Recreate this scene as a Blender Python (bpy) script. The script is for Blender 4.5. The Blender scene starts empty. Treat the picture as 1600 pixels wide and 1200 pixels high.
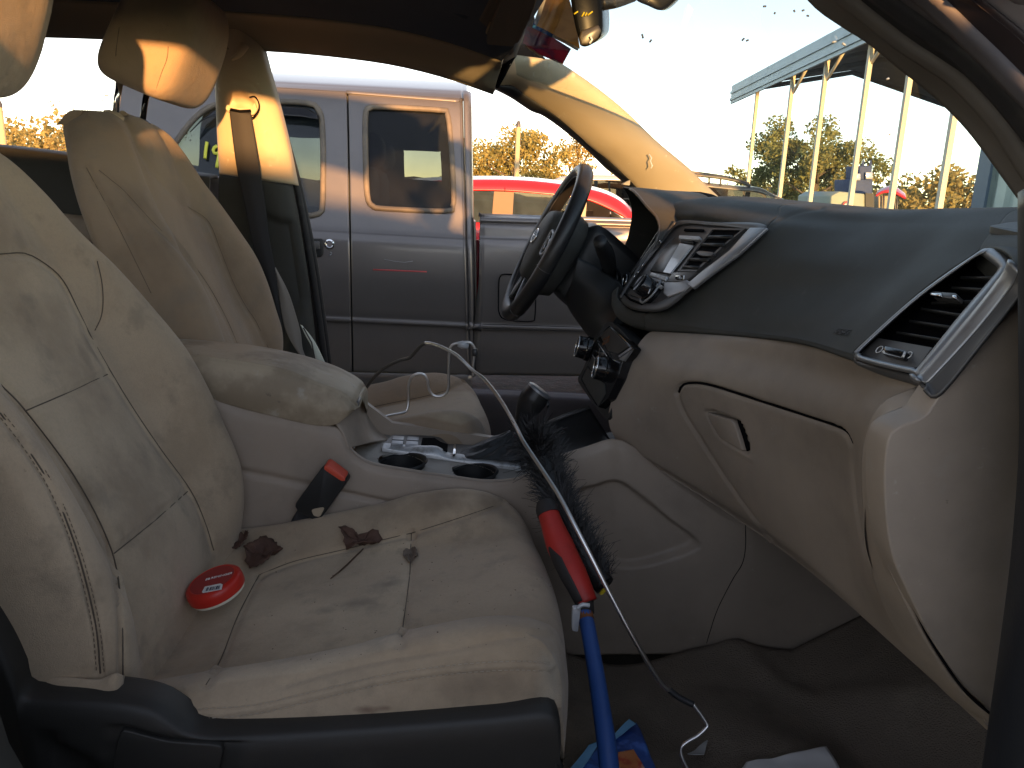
import bpy, bmesh, math, random
import numpy as np
from mathutils import Vector, Matrix, noise as mnoise

random.seed(7); RNG = np.random.default_rng(7)
SC = bpy.context.scene
COL = SC.collection
rad = math.radians

# ------------------------------------------------------------------ camera
EYE = np.array([0.0, 0.0, 1.2]); FPX = 1209.0
_psi, _p, _rho = rad(5.0), rad(13.7), rad(2.2)
CD = np.array([math.sin(_psi)*math.cos(_p), math.cos(_psi)*math.cos(_p), -math.sin(_p)])
_r0 = np.array([math.cos(_psi), -math.sin(_psi), 0.0]); _u0 = np.cross(_r0, CD)
CR = _r0*math.cos(_rho) + _u0*math.sin(_rho)
CU = _u0*math.cos(_rho) - _r0*math.sin(_rho)
cam_d = bpy.data.cameras.new('camera'); cam = bpy.data.objects.new('camera', cam_d); COL.objects.link(cam)
cam_d.sensor_width = 36.0; cam_d.lens = FPX/1600*36.0; cam_d.clip_start = 0.02; cam_d.clip_end = 3000
m = Matrix.Identity(4)
for i in range(3):
    m[i][0] = CR[i]; m[i][1] = CU[i]; m[i][2] = -CD[i]; m[i][3] = EYE[i]
cam.matrix_world = m
SC.camera = cam

# ------------------------------------------------------------------ light
SUN_EL, SUN_AZ = 3.6, 9.0          # the sun stands low behind the passenger side; azimuth measured from -Y towards +X
W = bpy.data.worlds.new('World'); SC.world = W; W.use_nodes = True
nt = W.node_tree; nt.nodes.clear()
sky = nt.nodes.new('ShaderNodeTexSky'); sky.sky_type = 'NISHITA'; sky.sun_disc = False
sky.sun_elevation = rad(SUN_EL); sky.sun_rotation = rad(180.0 - SUN_AZ)
sky.altitude = 2000; sky.air_density = 0.6; sky.dust_density = 0.05; sky.ozone_density = 0.2
bg = nt.nodes.new('ShaderNodeBackground'); bg.inputs[1].default_value = 0.15
wo = nt.nodes.new('ShaderNodeOutputWorld')
nt.links.new(sky.outputs[0], bg.inputs[0]); nt.links.new(bg.outputs[0], wo.inputs[0])
sd = bpy.data.lights.new('sun', 'SUN'); sd.energy = 2.2; sd.color = (1.0, 0.60, 0.25); sd.angle = rad(1.0)
sun = bpy.data.objects.new('sun', sd); COL.objects.link(sun)
_to = Vector((math.sin(rad(SUN_AZ))*math.cos(rad(SUN_EL)), -math.cos(rad(SUN_AZ))*math.cos(rad(SUN_EL)), math.sin(rad(SUN_EL))))
sun.rotation_euler = _to.to_track_quat('Z', 'Y').to_euler()
SC.view_settings.view_transform = 'Standard'; SC.view_settings.look = 'None'
SC.view_settings.exposure = 2.3; SC.view_settings.gamma = 1.0; SC.view_settings.use_curve_mapping = False
SC.view_settings.use_white_balance = True; SC.view_settings.white_balance_temperature = 8700; SC.view_settings.white_balance_tint = 26
SC.render.engine = 'CYCLES'
SC.cycles.use_denoising = True
SC.cycles.max_bounces = 8; SC.cycles.diffuse_bounces = 5; SC.cycles.transparent_max_bounces = 16
SC.cycles.caustics_reflective = False; SC.cycles.caustics_refractive = False
SC.cycles.sample_clamp_indirect = 6.0

# ------------------------------------------------------------------ geometry helpers
def Ray(u, v): return CD*FPX + CR*(u-800.0) - CU*(v-600.0)
def P(u, v, Y=None, X=None, Z=None):
    k = Ray(u, v)
    if Y is not None: t = (Y-EYE[1])/k[1]
    elif X is not None: t = (X-EYE[0])/k[0]
    else: t = (Z-EYE[2])/k[2]
    return EYE + t*k
def PL(pts, Y=None):
    return np.array([P(q[0], q[1], q[2] if len(q) > 2 else Y) for q in pts])
class Plane:
    def __init__(s, a, b, c, towards=None):
        s.o = np.array(a); s.n = np.cross(np.array(b)-s.o, np.array(c)-s.o); s.n /= np.linalg.norm(s.n)
        if s.n @ (EYE - s.o) < 0: s.n = -s.n
    def at(s, u, v, h=0.0):
        k = Ray(u, v); o = s.o + s.n*h
        t = ((o-EYE) @ s.n)/(k @ s.n)
        return EYE + t*k
    def pts(s, l, h=0.0): return np.array([s.at(q[0], q[1], h) for q in l])
def proj(V):
    q = np.asarray(V) - EYE; z = q @ CD
    z = np.where(z < 0.05, 0.05, z)
    return 800 + FPX*(q @ CR)/z, 600 - FPX*(q @ CU)/z

def resample(pts, n, closed=False, even=True):
    """Catmull-Rom through pts, n samples (even: by chord length)."""
    p = np.asarray(pts, float); m_ = len(p)
    if closed: q = np.concatenate([p[-1:], p, p[:2]])
    else: q = np.concatenate([2*p[:1]-p[1:2], p, 2*p[-1:]-p[-2:-1]])
    segs = m_ if closed else m_-1
    if even:
        d = np.linalg.norm(np.diff(np.vstack([p, p[:1]]) if closed else p, axis=0), axis=1) + 1e-9
        cum = np.concatenate([[0], np.cumsum(d)])
        s = np.linspace(0, cum[-1], n, endpoint=not closed)
        i = np.clip(np.searchsorted(cum, s, side='right')-1, 0, segs-1); t = (s-cum[i])/d[i]
    else:
        s = np.linspace(0, segs, n, endpoint=not closed)
        i = np.clip(s.astype(int), 0, segs-1); t = s-i
    t = t.reshape((-1,) + (1,)*(p.ndim-1))
    p0, p1, p2, p3 = q[i], q[i+1], q[i+2], q[i+3]
    if even:
        return 0.5*((2*p1)+(p2-p0)*t+(2*p0-5*p1+4*p2-p3)*t*t+(3*p1-p0-3*p2+p3)*t**3)
    return 0.5*((2*p1)+(p2-p0)*t+(2*p0-5*p1+4*p2-p3)*t*t+(3*p1-p0-3*p2+p3)*t**3)
def loft(rows, nu, nv, even_u=True):
    R = np.array([resample(r, nu, even=even_u) for r in rows])
    return resample(R, nv, even=False)
def lin(pts, n):
    p = np.asarray(pts, float); d = np.linalg.norm(np.diff(p, axis=0), axis=1)+1e-12; c = np.concatenate([[0], np.cumsum(d)])
    s = np.linspace(0, c[-1], n)
    return np.stack([np.interp(s, c, p[:, k]) for k in range(p.shape[1])], 1)
def grid_normals(A):
    du = np.gradient(A, axis=1); dv = np.gradient(A, axis=0)
    N = np.cross(du, dv); l = np.linalg.norm(N, axis=2, keepdims=True)+1e-12
    return N/l
def face_cam(A, N):
    s = np.sign(np.einsum('ijk,ijk->ij', N, EYE - A))[..., None]
    return N*np.where(s == 0, 1, s)
def seg_dist(U, V, line):
    l = np.asarray(line, float); best = np.full(U.shape, 1e9)
    for a, b in zip(l[:-1], l[1:]):
        ab = b-a; L = ab @ ab + 1e-9
        t = np.clip(((U-a[0])*ab[0]+(V-a[1])*ab[1])/L, 0, 1)
        best = np.minimum(best, np.hypot(U-a[0]-t*ab[0], V-a[1]-t*ab[1]))
    return best
def smooth_line(pts, n=40): return resample(np.array(pts, float), n)
def grooves(A, lines, width, depth, smooth=True):
    """press seams into a grid: lines are traced seams, width in picture units, depth in metres (negative: raised)"""
    N = face_cam(A, grid_normals(A)); U, V = proj(A)
    for l in lines:
        d = seg_dist(U, V, smooth_line(l) if (smooth and len(l) > 2) else l)
        A = A - N*(depth*np.exp(-(d/width)**2))[..., None]
    return A
def inside(U, V, poly):
    p = np.asarray(poly, float); c = np.zeros(U.shape, bool); j = len(p)-1
    for i in range(len(p)):
        a, b = p[i], p[j]
        c ^= ((a[1] > V) != (b[1] > V)) & (U < (b[0]-a[0])*(V-a[1])/(b[1]-a[1]+1e-12)+a[0]); j = i
    return c
def recess(A, poly, depth, soft):
    N = face_cam(A, grid_normals(A)); U, V = proj(A)
    pl = np.vstack([resample(np.array(poly, float), 80, closed=True), ]); pl = np.vstack([pl, pl[:1]])
    d = seg_dist(U, V, pl); sgn = np.where(inside(U, V, pl), d, -d)
    f = np.clip(sgn/soft, 0, 1); f = f*f*(3-2*f)
    return A - N*(depth*f)[..., None]

def rawmesh(name, V, F, mats, smooth=True, mat_idx=None):
    me = bpy.data.meshes.new(name)
    me.from_pydata([tuple(map(float, v)) for v in V], [], [tuple(map(int, f)) for f in F])
    for mm in (mats if isinstance(mats, (list, tuple)) else [mats]): me.materials.append(mm)
    if smooth: me.polygons.foreach_set('use_smooth', [True]*len(me.polygons))
    if mat_idx is not None: me.polygons.foreach_set('material_index', list(map(int, mat_idx)))
    me.update()
    return me
def fix_normals(me):
    b = bmesh.new(); b.from_mesh(me); bmesh.ops.recalc_face_normals(b, faces=b.faces[:]); b.to_mesh(me); b.free()
def attach(o, parent):
    if parent is not None:
        o.parent = parent
        base = Vector((0, 0, 0)); q = parent
        while q is not None: base += q.location; q = q.parent
        o.location = -base
def link(name, me, parent=None, label=None, bevel=0, seg=2, auto=False, solid=0, solid_off=-1.0):
    o = bpy.data.objects.new(name, me); COL.objects.link(o); attach(o, parent)
    if label: o['label'] = label
    if solid:
        md = o.modifiers.new('solid', 'SOLIDIFY'); md.thickness = solid; md.offset = solid_off
    if bevel:
        md = o.modifiers.new('bevel', 'BEVEL'); md.width = bevel; md.segments = seg; md.limit_method = 'ANGLE'; md.angle_limit = rad(35)
        md.harden_normals = False
    return o
def thing(name, label, cat, loc=(0, 0, 0), group=None):
    o = bpy.data.objects.new(name, None); COL.objects.link(o); o.location = [float(x) for x in loc]
    o.empty_display_size = 0.1
    o['label'] = label; o['category'] = cat
    if group: o['group'] = group
    return o
def tag(o, label, cat, group=None):
    o['label'] = label; o['category'] = cat
    if group: o['group'] = group
    return o
def structure(o): o['kind'] = 'structure'; return o
def gridmesh(name, A, mats, closed=False, cut=None, idx=None, cap=False):
    n, m_ = A.shape[:2]; V = A.reshape(-1, 3); F = []; I = []
    mm = m_ if closed else m_-1
    for i in range(n-1):
        for j in range(mm):
            if cut is not None and cut[i, j]: continue
            k = (j+1) % m_
            F.append((i*m_+j, i*m_+k, (i+1)*m_+k, (i+1)*m_+j))
            if idx is not None: I.append(idx[i, j])
    if cap:
        F.append(tuple(range(m_))); F.append(tuple((n-1)*m_+j for j in range(m_)))
        if idx is not None: I += [0, 0]
    return rawmesh(name, V, F, mats, True, I if idx is not None else None)
def sheet(name, A, mat, parent=None, solid=0, solid_off=-1.0, label=None, cut=None, closed=False, idx=None, toward_cam=True, cap=False):
    if toward_cam:
        N = grid_normals(A); c = np.einsum('ijk,ijk->ij', N, EYE-A)
        if np.median(np.sign(c)) < 0:
            A = A[:, ::-1]
            if cut is not None: cut = cut[:, ::-1]
            if idx is not None: idx = idx[:, ::-1]
    me = gridmesh(name, A, mat, closed, cut, idx, cap)
    return link(name, me, parent, label, solid=solid, solid_off=solid_off)
def tube_mesh(name, path, r, mat, n=10, closed=False, cap=True, squash=None):
    p = np.asarray(path, float); m_ = len(p)
    rr = np.asarray(r, float)
    rr = np.full(m_, float(r)) if rr.ndim == 0 else np.interp(np.linspace(0, 1, m_), np.linspace(0, 1, len(rr)), rr)
    T = np.gradient(p, axis=0) if not closed else np.roll(p, -1, 0)-np.roll(p, 1, 0)
    T /= np.linalg.norm(T, axis=1, keepdims=True)+1e-12
    ref = np.array([0, 0, 1.0]) if abs(T[0][2]) < .9 else np.array([1.0, 0, 0])
    nrm = ref - T[0]*(ref @ T[0]); nrm /= np.linalg.norm(nrm)
    V = []
    for i in range(m_):
        nrm = nrm - T[i]*(nrm @ T[i]); nrm /= np.linalg.norm(nrm)+1e-12
        b = np.cross(T[i], nrm)
        for k in range(n):
            a = 2*math.pi*k/n
            V.append(p[i]+rr[i]*(math.cos(a)*nrm*(squash or 1)+math.sin(a)*b))
    F = []
    for i in range(m_ if closed else m_-1):
        for k in range(n):
            a = i*n+k; b_ = i*n+(k+1) % n; c = ((i+1) % m_)*n+(k+1) % n; d = ((i+1) % m_)*n+k
            F.append((a, b_, c, d))
    if cap and not closed:
        F.append(tuple(range(n))[::-1]); F.append(tuple((m_-1)*n+k for k in range(n)))
    return rawmesh(name, V, F, mat)
def tube(name, path, r, mat, parent=None, n=10, smooth=0, closed=False, label=None):
    if smooth: path = resample(path, smooth, closed)
    return link(name, tube_mesh(name, path, r, mat, n, closed), parent, label)
def plate_mesh(name, outline, thick, mat, inner=None):
    """closed flat plate: outline (3D points) pushed back by the vector thick; optional hole"""
    o = np.asarray(outline, float); t = np.asarray(thick, float); n = len(o)
    if inner is None:
        V = np.vstack([o, o+t]); F = [tuple(range(n)), tuple(range(2*n-1, n-1, -1))]
        F += [(i, n+i, n+(i+1) % n, (i+1) % n) for i in range(n)]
    else:
        q = np.asarray(inner, float); V = np.vstack([o, q, o+t, q+t]); F = []
        for i in range(n):
            j = (i+1) % n
            F += [(i, j, n+j, n+i), (2*n+i, 3*n+i, 3*n+j, 2*n+j), (i, 2*n+i, 2*n+j, j), (n+i, n+j, 3*n+j, 3*n+i)]
    me = rawmesh(name, V, F, mat, False); fix_normals(me)
    return me
def plate(name, outline, thick, mat, parent=None, bevel=0.0, inner=None, label=None, seg=2):
    o = link(name, plate_mesh(name, outline, thick, mat, inner), parent, label, bevel=bevel, seg=seg)
    o.data.polygons.foreach_set('use_smooth', [bool(bevel)]*len(o.data.polygons))
    return o
def rnd_outline(pts, n=40, r=0.25):
    """closed 3D polygon with rounded corners"""
    p = np.asarray(pts, float); out = []
    k = max(2, n//len(p))
    for i in range(len(p)):
        a, b, c = p[i-1], p[i], p[(i+1) % len(p)]
        s = b+(a-b)*r; e = b+(c-b)*r
        for t in np.linspace(0, 1, k): out.append((1-t)**2*s+2*t*(1-t)*b+t*t*e)
    return np.array(out)
def box_mesh(name, c, size, mat, B=None):
    B = np.eye(3) if B is None else np.asarray(B, float)      # rows = local axes
    V = []
    for sx in (-.5, .5):
        for sy in (-.5, .5):
            for sz in (-.5, .5): V.append(np.asarray(c)+B[0]*sx*size[0]+B[1]*sy*size[1]+B[2]*sz*size[2])
    F = [(0, 1, 3, 2), (4, 6, 7, 5), (0, 4, 5, 1), (2, 3, 7, 6), (0, 2, 6, 4), (1, 5, 7, 3)]
    me = rawmesh(name, V, F, mat, False); fix_normals(me)
    return me
def box(name, c, size, mat, parent=None, B=None, bevel=0, label=None, seg=2):
    o = link(name, box_mesh(name, c, size, mat, B), parent, label, bevel=bevel, seg=seg)
    if bevel: o.data.polygons.foreach_set('use_smooth', [True]*6)
    return o
def lathe(name, c, axis, prof, mat, parent=None, n=28, ref=(1, 0, 0), label=None, squash=1.0, caps=(1, 1)):
    """prof: (radius, height) along axis"""
    a = np.asarray(axis, float); a /= np.linalg.norm(a); r = np.asarray(ref, float); r = r-a*(r @ a); r /= np.linalg.norm(r); b = np.cross(a, r)
    V = []; F = []
    for (q, h) in prof:
        for k in range(n):
            t = 2*math.pi*k/n; V.append(np.asarray(c)+a*h+q*(math.cos(t)*r+math.sin(t)*b*squash))
    for i in range(len(prof)-1):
        for k in range(n): F.append((i*n+k, i*n+(k+1) % n, (i+1)*n+(k+1) % n, (i+1)*n+k))
    if caps[0]: F.append(tuple(range(n)))
    if caps[1]: F.append(tuple((len(prof)-1)*n+k for k in range(n)))
    me = rawmesh(name, V, F, mat); fix_normals(me)
    o = link(name, me, parent, label)
    me.set_sharp_from_angle(angle=rad(40))
    return o
def strip_path(name, left, right, mat, parent=None, solid=0.0015, label=None, n=40):
    A = loft([left, right], n, 2)
    return sheet(name, A, mat, parent, solid=solid, label=label)
def text_obj(name, body, size, o, ex, ey, mat, parent, thick=0.0004, align='CENTER', shear=0.0):
    cu = bpy.data.curves.new(name, 'FONT'); cu.body = body; cu.size = size; cu.extrude = thick
    cu.align_x = align; cu.align_y = 'CENTER'; cu.shear = shear
    t = bpy.data.objects.new(name, cu); cu.materials.append(mat); COL.objects.link(t)
    ex = np.asarray(ex, float); ex /= np.linalg.norm(ex); ey = np.asarray(ey, float); ey = ey-ex*(ex @ ey); ey /= np.linalg.norm(ey); ez = np.cross(ex, ey)
    base = np.zeros(3)
    q = parent
    while q is not None: base += np.array(q.location); q = q.parent
    M = Matrix.Identity(4)
    for i in range(3):
        M[i][0] = ex[i]; M[i][1] = ey[i]; M[i][2] = ez[i]; M[i][3] = o[i]-base[i]
    bpy.context.view_layer.update()
    me = bpy.data.meshes.new_from_object(t.evaluated_get(bpy.context.evaluated_depsgraph_get())); bpy.data.objects.remove(t)
    me.materials.clear(); me.materials.append(mat)
    t = bpy.data.objects.new(name, me); COL.objects.link(t); t.parent = parent
    t.matrix_local = M
    return t

_cache = {}
def _surf(A):
    k = id(A)
    if k not in _cache:
        pts = A.reshape(-1, 3); U, V = proj(pts); n0 = grid_normals(A).reshape(-1, 3); _cache[k] = (A, pts, U, V, n0, np.linalg.norm(pts-EYE, axis=1))
    return _cache[k]
def onA(A, u, v, off=0.0):
    """point of surface A under a sight line, lifted along its normal"""
    _, pts, U, V, n0, D = _surf(A); d = (U-u)**2+(V-v)**2
    k = np.argpartition(d, 6)[:6]; k = k[D[k] < D[k].min()+.05]; w = 1/(d[k]+.05); w /= w.sum()
    t = (D[k]*w).sum(); N = n0[k[0]]; kk = Ray(u, v); kk = kk/np.linalg.norm(kk); p = EYE+kk*t
    if N @ (EYE-p) < 0: N = -N
    return p+N*off
def trace(A, line, off, n=48):
    l = resample(np.array(line, float), n) if len(line) > 2 else lin(line, n)
    p = np.array([onA(A, q[0], q[1], 0) for q in l]); t = np.linalg.norm(p-EYE, axis=1)
    for _ in range(3): t[1:-1] = .25*t[:-2]+.5*t[1:-1]+.25*t[2:]
    k = np.array([Ray(q[0], q[1]) for q in l]); k /= np.linalg.norm(k, axis=1, keepdims=True)
    return EYE+k*(t-off)[:, None]
def seam(A, line, parent, mt, r=.0007, off=.0002, name='seam'):
    return link(name, tube_mesh(name, trace(A, line, off), r, mt, 6), parent)
def panel_mask(o, poly, soft=2.0):
    me = o.data; V = np.empty(len(me.vertices)*3); me.vertices.foreach_get('co', V); U, W_ = proj(V.reshape(-1, 3))
    p = np.array(poly, float); p = np.vstack([p, p[:1]]); d = seg_dist(U, W_, p); s = np.where(inside(U, W_, p[:-1]), d, -d); f = np.clip(s/soft*.5+.5, 0, 1)
    a = me.attributes.new('panel', 'FLOAT', 'POINT'); a.data.foreach_set('value', f.astype(np.float32))

# ------------------------------------------------------------------ materials
def mat(name, base, rough=0.5, metal=0.0, layers=(), bumps=(), spec=0.5, coat=0.0, alpha=None, sheen=0.0, spots=(), rough_var=None, panel=None):
    """layers: (colour, scale, lo, hi, amount[, stretch]) noise stains; bumps: (scale, strength, distance); spots: (point, radius, colour, amount)"""
    kx = lambda c: tuple(min(.82, q*1.42) for q in c)
    base = kx(base); layers = [(kx(l[0]),)+tuple(l[1:]) for l in layers]; spots = [(p_, r_, kx(c_), a_, s_) for p_, r_, c_, a_, s_ in spots]; panel = kx(panel) if panel else None
    m_ = bpy.data.materials.new(name); m_.use_nodes = True; t = m_.node_tree; N = t.nodes; L = t.links
    b = N['Principled BSDF']
    b.inputs['Roughness'].default_value = rough; b.inputs['Metallic'].default_value = metal
    b.inputs['Specular IOR Level'].default_value = spec; b.inputs['Coat Weight'].default_value = coat
    b.inputs['Coat Roughness'].default_value = 0.08
    if sheen: b.inputs['Sheen Weight'].default_value = sheen; b.inputs['Sheen Roughness'].default_value = 0.6
    tc = N.new('ShaderNodeTexCoord')
    rgb = N.new('ShaderNodeRGB'); rgb.outputs[0].default_value = (*base, 1); cur = rgb.outputs[0]
    def mixin(cur, fac, col):
        x = N.new('ShaderNodeMix'); x.data_type = 'RGBA'; L.new(fac, x.inputs['Factor']); L.new(cur, x.inputs['A']); x.inputs['B'].default_value = (*col, 1)
        return x.outputs['Result']
    if panel:
        at_ = N.new('ShaderNodeAttribute'); at_.attribute_name = 'panel'; cur = mixin(cur, at_.outputs['Fac'], panel)
    for ly in layers:
        col, sc, lo, hi, amt = ly[:5]
        nz = N.new('ShaderNodeTexNoise'); nz.inputs['Scale'].default_value = sc; nz.inputs['Detail'].default_value = 6; nz.inputs['Roughness'].default_value = 0.62
        mp = N.new('ShaderNodeMapping'); mp.inputs['Location'].default_value = (sc*.37+3, sc*.11, amt*5)
        if len(ly) > 5: mp.inputs['Scale'].default_value = ly[5]
        L.new(tc.outputs['Object'], mp.inputs[0]); L.new(mp.outputs[0], nz.inputs['Vector'])
        mr = N.new('ShaderNodeMapRange'); mr.interpolation_type = 'SMOOTHSTEP'; mr.inputs['From Min'].default_value = lo; mr.inputs['From Max'].default_value = hi; mr.inputs['To Max'].default_value = amt
        L.new(nz.outputs['Fac'], mr.inputs['Value']); cur = mixin(cur, mr.outputs[0], col)
    for (pt, r, col, amt, st) in spots:
        d = N.new('ShaderNodeVectorMath'); d.operation = 'SUBTRACT'; L.new(tc.outputs['Object'], d.inputs[0]); d.inputs[1].default_value = [float(x) for x in pt]
        s = N.new('ShaderNodeVectorMath'); s.operation = 'MULTIPLY'; L.new(d.outputs[0], s.inputs[0]); s.inputs[1].default_value = st
        nz = N.new('ShaderNodeTexNoise'); nz.inputs['Scale'].default_value = 40; nz.inputs['Detail'].default_value = 5; L.new(tc.outputs['Object'], nz.inputs['Vector'])
        ln = N.new('ShaderNodeVectorMath'); ln.operation = 'LENGTH'; L.new(s.outputs[0], ln.inputs[0])
        ad = N.new('ShaderNodeMath'); ad.operation = 'MULTIPLY_ADD'; L.new(nz.outputs['Fac'], ad.inputs[0]); ad.inputs[1].default_value = r*1.5; L.new(ln.outputs['Value'], ad.inputs[2])
        mr = N.new('ShaderNodeMapRange'); mr.interpolation_type = 'SMOOTHSTEP'; mr.inputs['From Min'].default_value = r*2.0; mr.inputs['From Max'].default_value = r*0.9; mr.inputs['To Max'].default_value = amt
        L.new(ad.outputs[0], mr.inputs['Value']); cur = mixin(cur, mr.outputs[0], col)
    L.new(cur, b.inputs['Base Color'])
    prev = None
    for (sc, st, dist) in bumps:
        nz = N.new('ShaderNodeTexNoise'); nz.inputs['Scale'].default_value = sc; nz.inputs['Detail'].default_value = 3
        L.new(tc.outputs['Object'], nz.inputs['Vector'])
        bp = N.new('ShaderNodeBump'); bp.inputs['Strength'].default_value = st; bp.inputs['Distance'].default_value = dist
        L.new(nz.outputs['Fac'], bp.inputs['Height'])
        if prev: L.new(prev, bp.inputs['Normal'])
        prev = bp.outputs['Normal']
    if prev: L.new(prev, b.inputs['Normal'])
    if rough_var:
        sc, lo, hi = rough_var
        nz = N.new('ShaderNodeTexNoise'); nz.inputs['Scale'].default_value = sc; nz.inputs['Detail'].default_value = 5; L.new(tc.outputs['Object'], nz.inputs['Vector'])
        mr = N.new('ShaderNodeMapRange'); mr.inputs['From Min'].default_value = .3; mr.inputs['From Max'].default_value = .7; mr.inputs['To Min'].default_value = lo; mr.inputs['To Max'].default_value = hi
        L.new(nz.outputs['Fac'], mr.inputs['Value']); L.new(mr.outputs[0], b.inputs['Roughness'])
    return m_
def glass(name, tint, ior=1.5, dust=0.0, dust_col=(.8, .8, .8), rough=0.0):
    m_ = bpy.data.materials.new(name); m_.use_nodes = True; t = m_.node_tree; N = t.nodes; L = t.links
    N.remove(N['Principled BSDF']); out = N['Material Output']
    tr = N.new('ShaderNodeBsdfTransparent'); tr.inputs[0].default_value = (*tint, 1)
    gl = N.new('ShaderNodeBsdfGlossy'); gl.inputs['Roughness'].default_value = rough; gl.inputs['Color'].default_value = (1, 1, 1, 1)
    fr = N.new('ShaderNodeFresnel'); fr.inputs[0].default_value = ior
    mx = N.new('ShaderNodeMixShader'); L.new(fr.outputs[0], mx.inputs[0]); L.new(tr.outputs[0], mx.inputs[1]); L.new(gl.outputs[0], mx.inputs[2])
    last = mx.outputs[0]
    if dust:
        df = N.new('ShaderNodeBsdfDiffuse'); df.inputs[0].default_value = (*dust_col, 1)
        tc = N.new('ShaderNodeTexCoord'); nz = N.new('ShaderNodeTexNoise'); nz.inputs['Scale'].default_value = 9; nz.inputs['Detail'].default_value = 8; L.new(tc.outputs['Object'], nz.inputs['Vector'])
        mr = N.new('ShaderNodeMapRange'); mr.inputs['From Min'].default_value = .25; mr.inputs['From Max'].default_value = .8; mr.inputs['To Min'].default_value = dust*.4; mr.inputs['To Max'].default_value = dust
        L.new(nz.outputs['Fac'], mr.inputs['Value'])
        m2 = N.new('ShaderNodeMixShader'); L.new(mr.outputs[0], m2.inputs[0]); L.new(last, m2.inputs[1]); L.new(df.outputs[0], m2.inputs[2]); last = m2.outputs[0]
    L.new(last, out.inputs[0])
    return m_

STAIN = (0.115, 0.082, 0.056); GREY_STAIN = (0.16, 0.14, 0.115)
M = {}
_brown = (.105, .070, .048); _grey = (.135, .105, .075)
SPOTS = [(P(560, 945, Y=.93), .030, _grey, .65, (1, 1.9, 1)), (P(505, 965, Y=.92), .022, _grey, .55, (1, 1.8, 1)), (P(610, 915, Y=.97), .020, _grey, .4, (1, 1.8, 1)),
    (P(520, 1025, Y=.84), .018, _grey, .5, (1, 2.2, 1)), (P(690, 800, Y=1.15), .050, _brown, .5, (1, 1.2, 1)), (P(770, 790, Y=1.14), .035, _brown, .45, (1, 1, 1)), (P(600, 815, Y=1.15), .035, _brown, .35, (1, 1, 1)),
    (P(670, 840, Y=1.05), .018, _grey, .6, (1, 1.5, 1)), (P(535, 870, Y=1.03), .012, _brown, .5, (1, 1.5, 1)), (P(570, 1113, Y=.675), .012, (.10, .045, .03), .75, (.8, 1, 2.4)), (P(598, 1110, Y=.675), .008, (.10, .045, .03), .75, (.8, 1, 2)),
    (P(760, 1075, Y=.675), .05, _brown, .40, (.6, 1, 2)), (P(860, 1060, Y=.70), .03, (.33, .29, .23), .5, (1.6, 1, .7)), (P(745, 1080, Y=.672), .004, (.03, .025, .02), .9, (1, 1, 1)), (P(371, 1124, Y=.675), .003, (.05, .04, .03), .9, (1, 1, 1)),
    (P(180, 440, Y=1.17), .020, _grey, .55, (1, 1, 1)), (P(205, 478, Y=1.18), .015, _grey, .5, (1, 1, 1)), (P(50, 275, Y=1.02), .016, _grey, .5, (1.4, 1, .8)), (P(145, 545, Y=1.03), .016, _brown, .5, (1, 1.3, .4)), (P(135, 560, Y=1.0), .016, _brown, .35, (1, 1.3, .4)),
    (P(285, 665, Y=1.15), .014, _grey, .5, (1, 1, 1)), (P(320, 705, Y=1.16), .010, _grey, .45, (1, 1, 1)), (P(285, 695, Y=1.14), .008, _grey, .4, (1, 1, 1)), (P(235, 850, Y=.93), .007, _grey, .6, (1, 1, 1)), (P(283, 855, Y=.98), .006, _grey, .5, (1, 1, 1)),
    (P(94, 673, Y=.88), .0035, (.05, .045, .04), .9, (1, 1, .45)), (P(230, 700, Y=.99), .022, _brown, .3, (1, 1, .5))]
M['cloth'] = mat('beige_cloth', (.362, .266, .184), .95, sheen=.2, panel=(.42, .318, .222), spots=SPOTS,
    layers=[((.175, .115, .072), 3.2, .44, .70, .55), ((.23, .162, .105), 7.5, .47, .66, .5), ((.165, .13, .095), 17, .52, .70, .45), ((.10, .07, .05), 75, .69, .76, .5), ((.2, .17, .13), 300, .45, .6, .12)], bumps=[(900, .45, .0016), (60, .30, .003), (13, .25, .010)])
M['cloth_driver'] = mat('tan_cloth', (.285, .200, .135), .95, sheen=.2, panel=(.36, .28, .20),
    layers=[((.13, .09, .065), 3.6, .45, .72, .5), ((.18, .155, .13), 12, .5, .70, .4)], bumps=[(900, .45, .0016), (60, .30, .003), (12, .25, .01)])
M['armrest'] = mat('grubby_armrest_vinyl', (.335, .268, .195), .62, layers=[((.165, .125, .088), 7, .44, .62, .7), ((.38, .37, .345), 26, .57, .72, .35), ((.10, .08, .06), 45, .62, .72, .6)], bumps=[(500, .2, .001), (40, .3, .002)])
M['beige_plastic'] = mat('beige_grained_plastic', (.275, .217, .175), .55, layers=[((.15, .125, .105), 6, .45, .75, .5), ((.27, .255, .235), 22, .6, .8, .35), ((.12, .1, .08), 120, .70, .76, .6), ((.36, .33, .29), 60, .66, .74, .35), ((.17, .14, .115), 2.2, .5, .72, .4)], bumps=[(1400, .25, .0007), (200, .12, .0006)], rough_var=(14, .45, .68))
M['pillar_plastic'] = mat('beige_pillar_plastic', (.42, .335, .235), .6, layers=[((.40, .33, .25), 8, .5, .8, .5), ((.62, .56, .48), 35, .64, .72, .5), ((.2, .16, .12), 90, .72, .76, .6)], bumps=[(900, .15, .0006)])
M['dark_plastic'] = mat('charcoal_dash_plastic', (.045, .0455, .042), .6, spec=.3, layers=[((.05, .05, .05), 9, .5, .8, .5), ((.10, .095, .085), 40, .62, .78, .4), ((.13, .125, .115), 170, .66, .76, .35)], bumps=[(1100, .35, .0008)], rough_var=(10, .56, .70))
M['black_plastic'] = mat('black_plastic', (.012, .013, .014), .45, layers=[((.05, .045, .04), 18, .6, .8, .4)], bumps=[(900, .2, .0006)])
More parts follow.
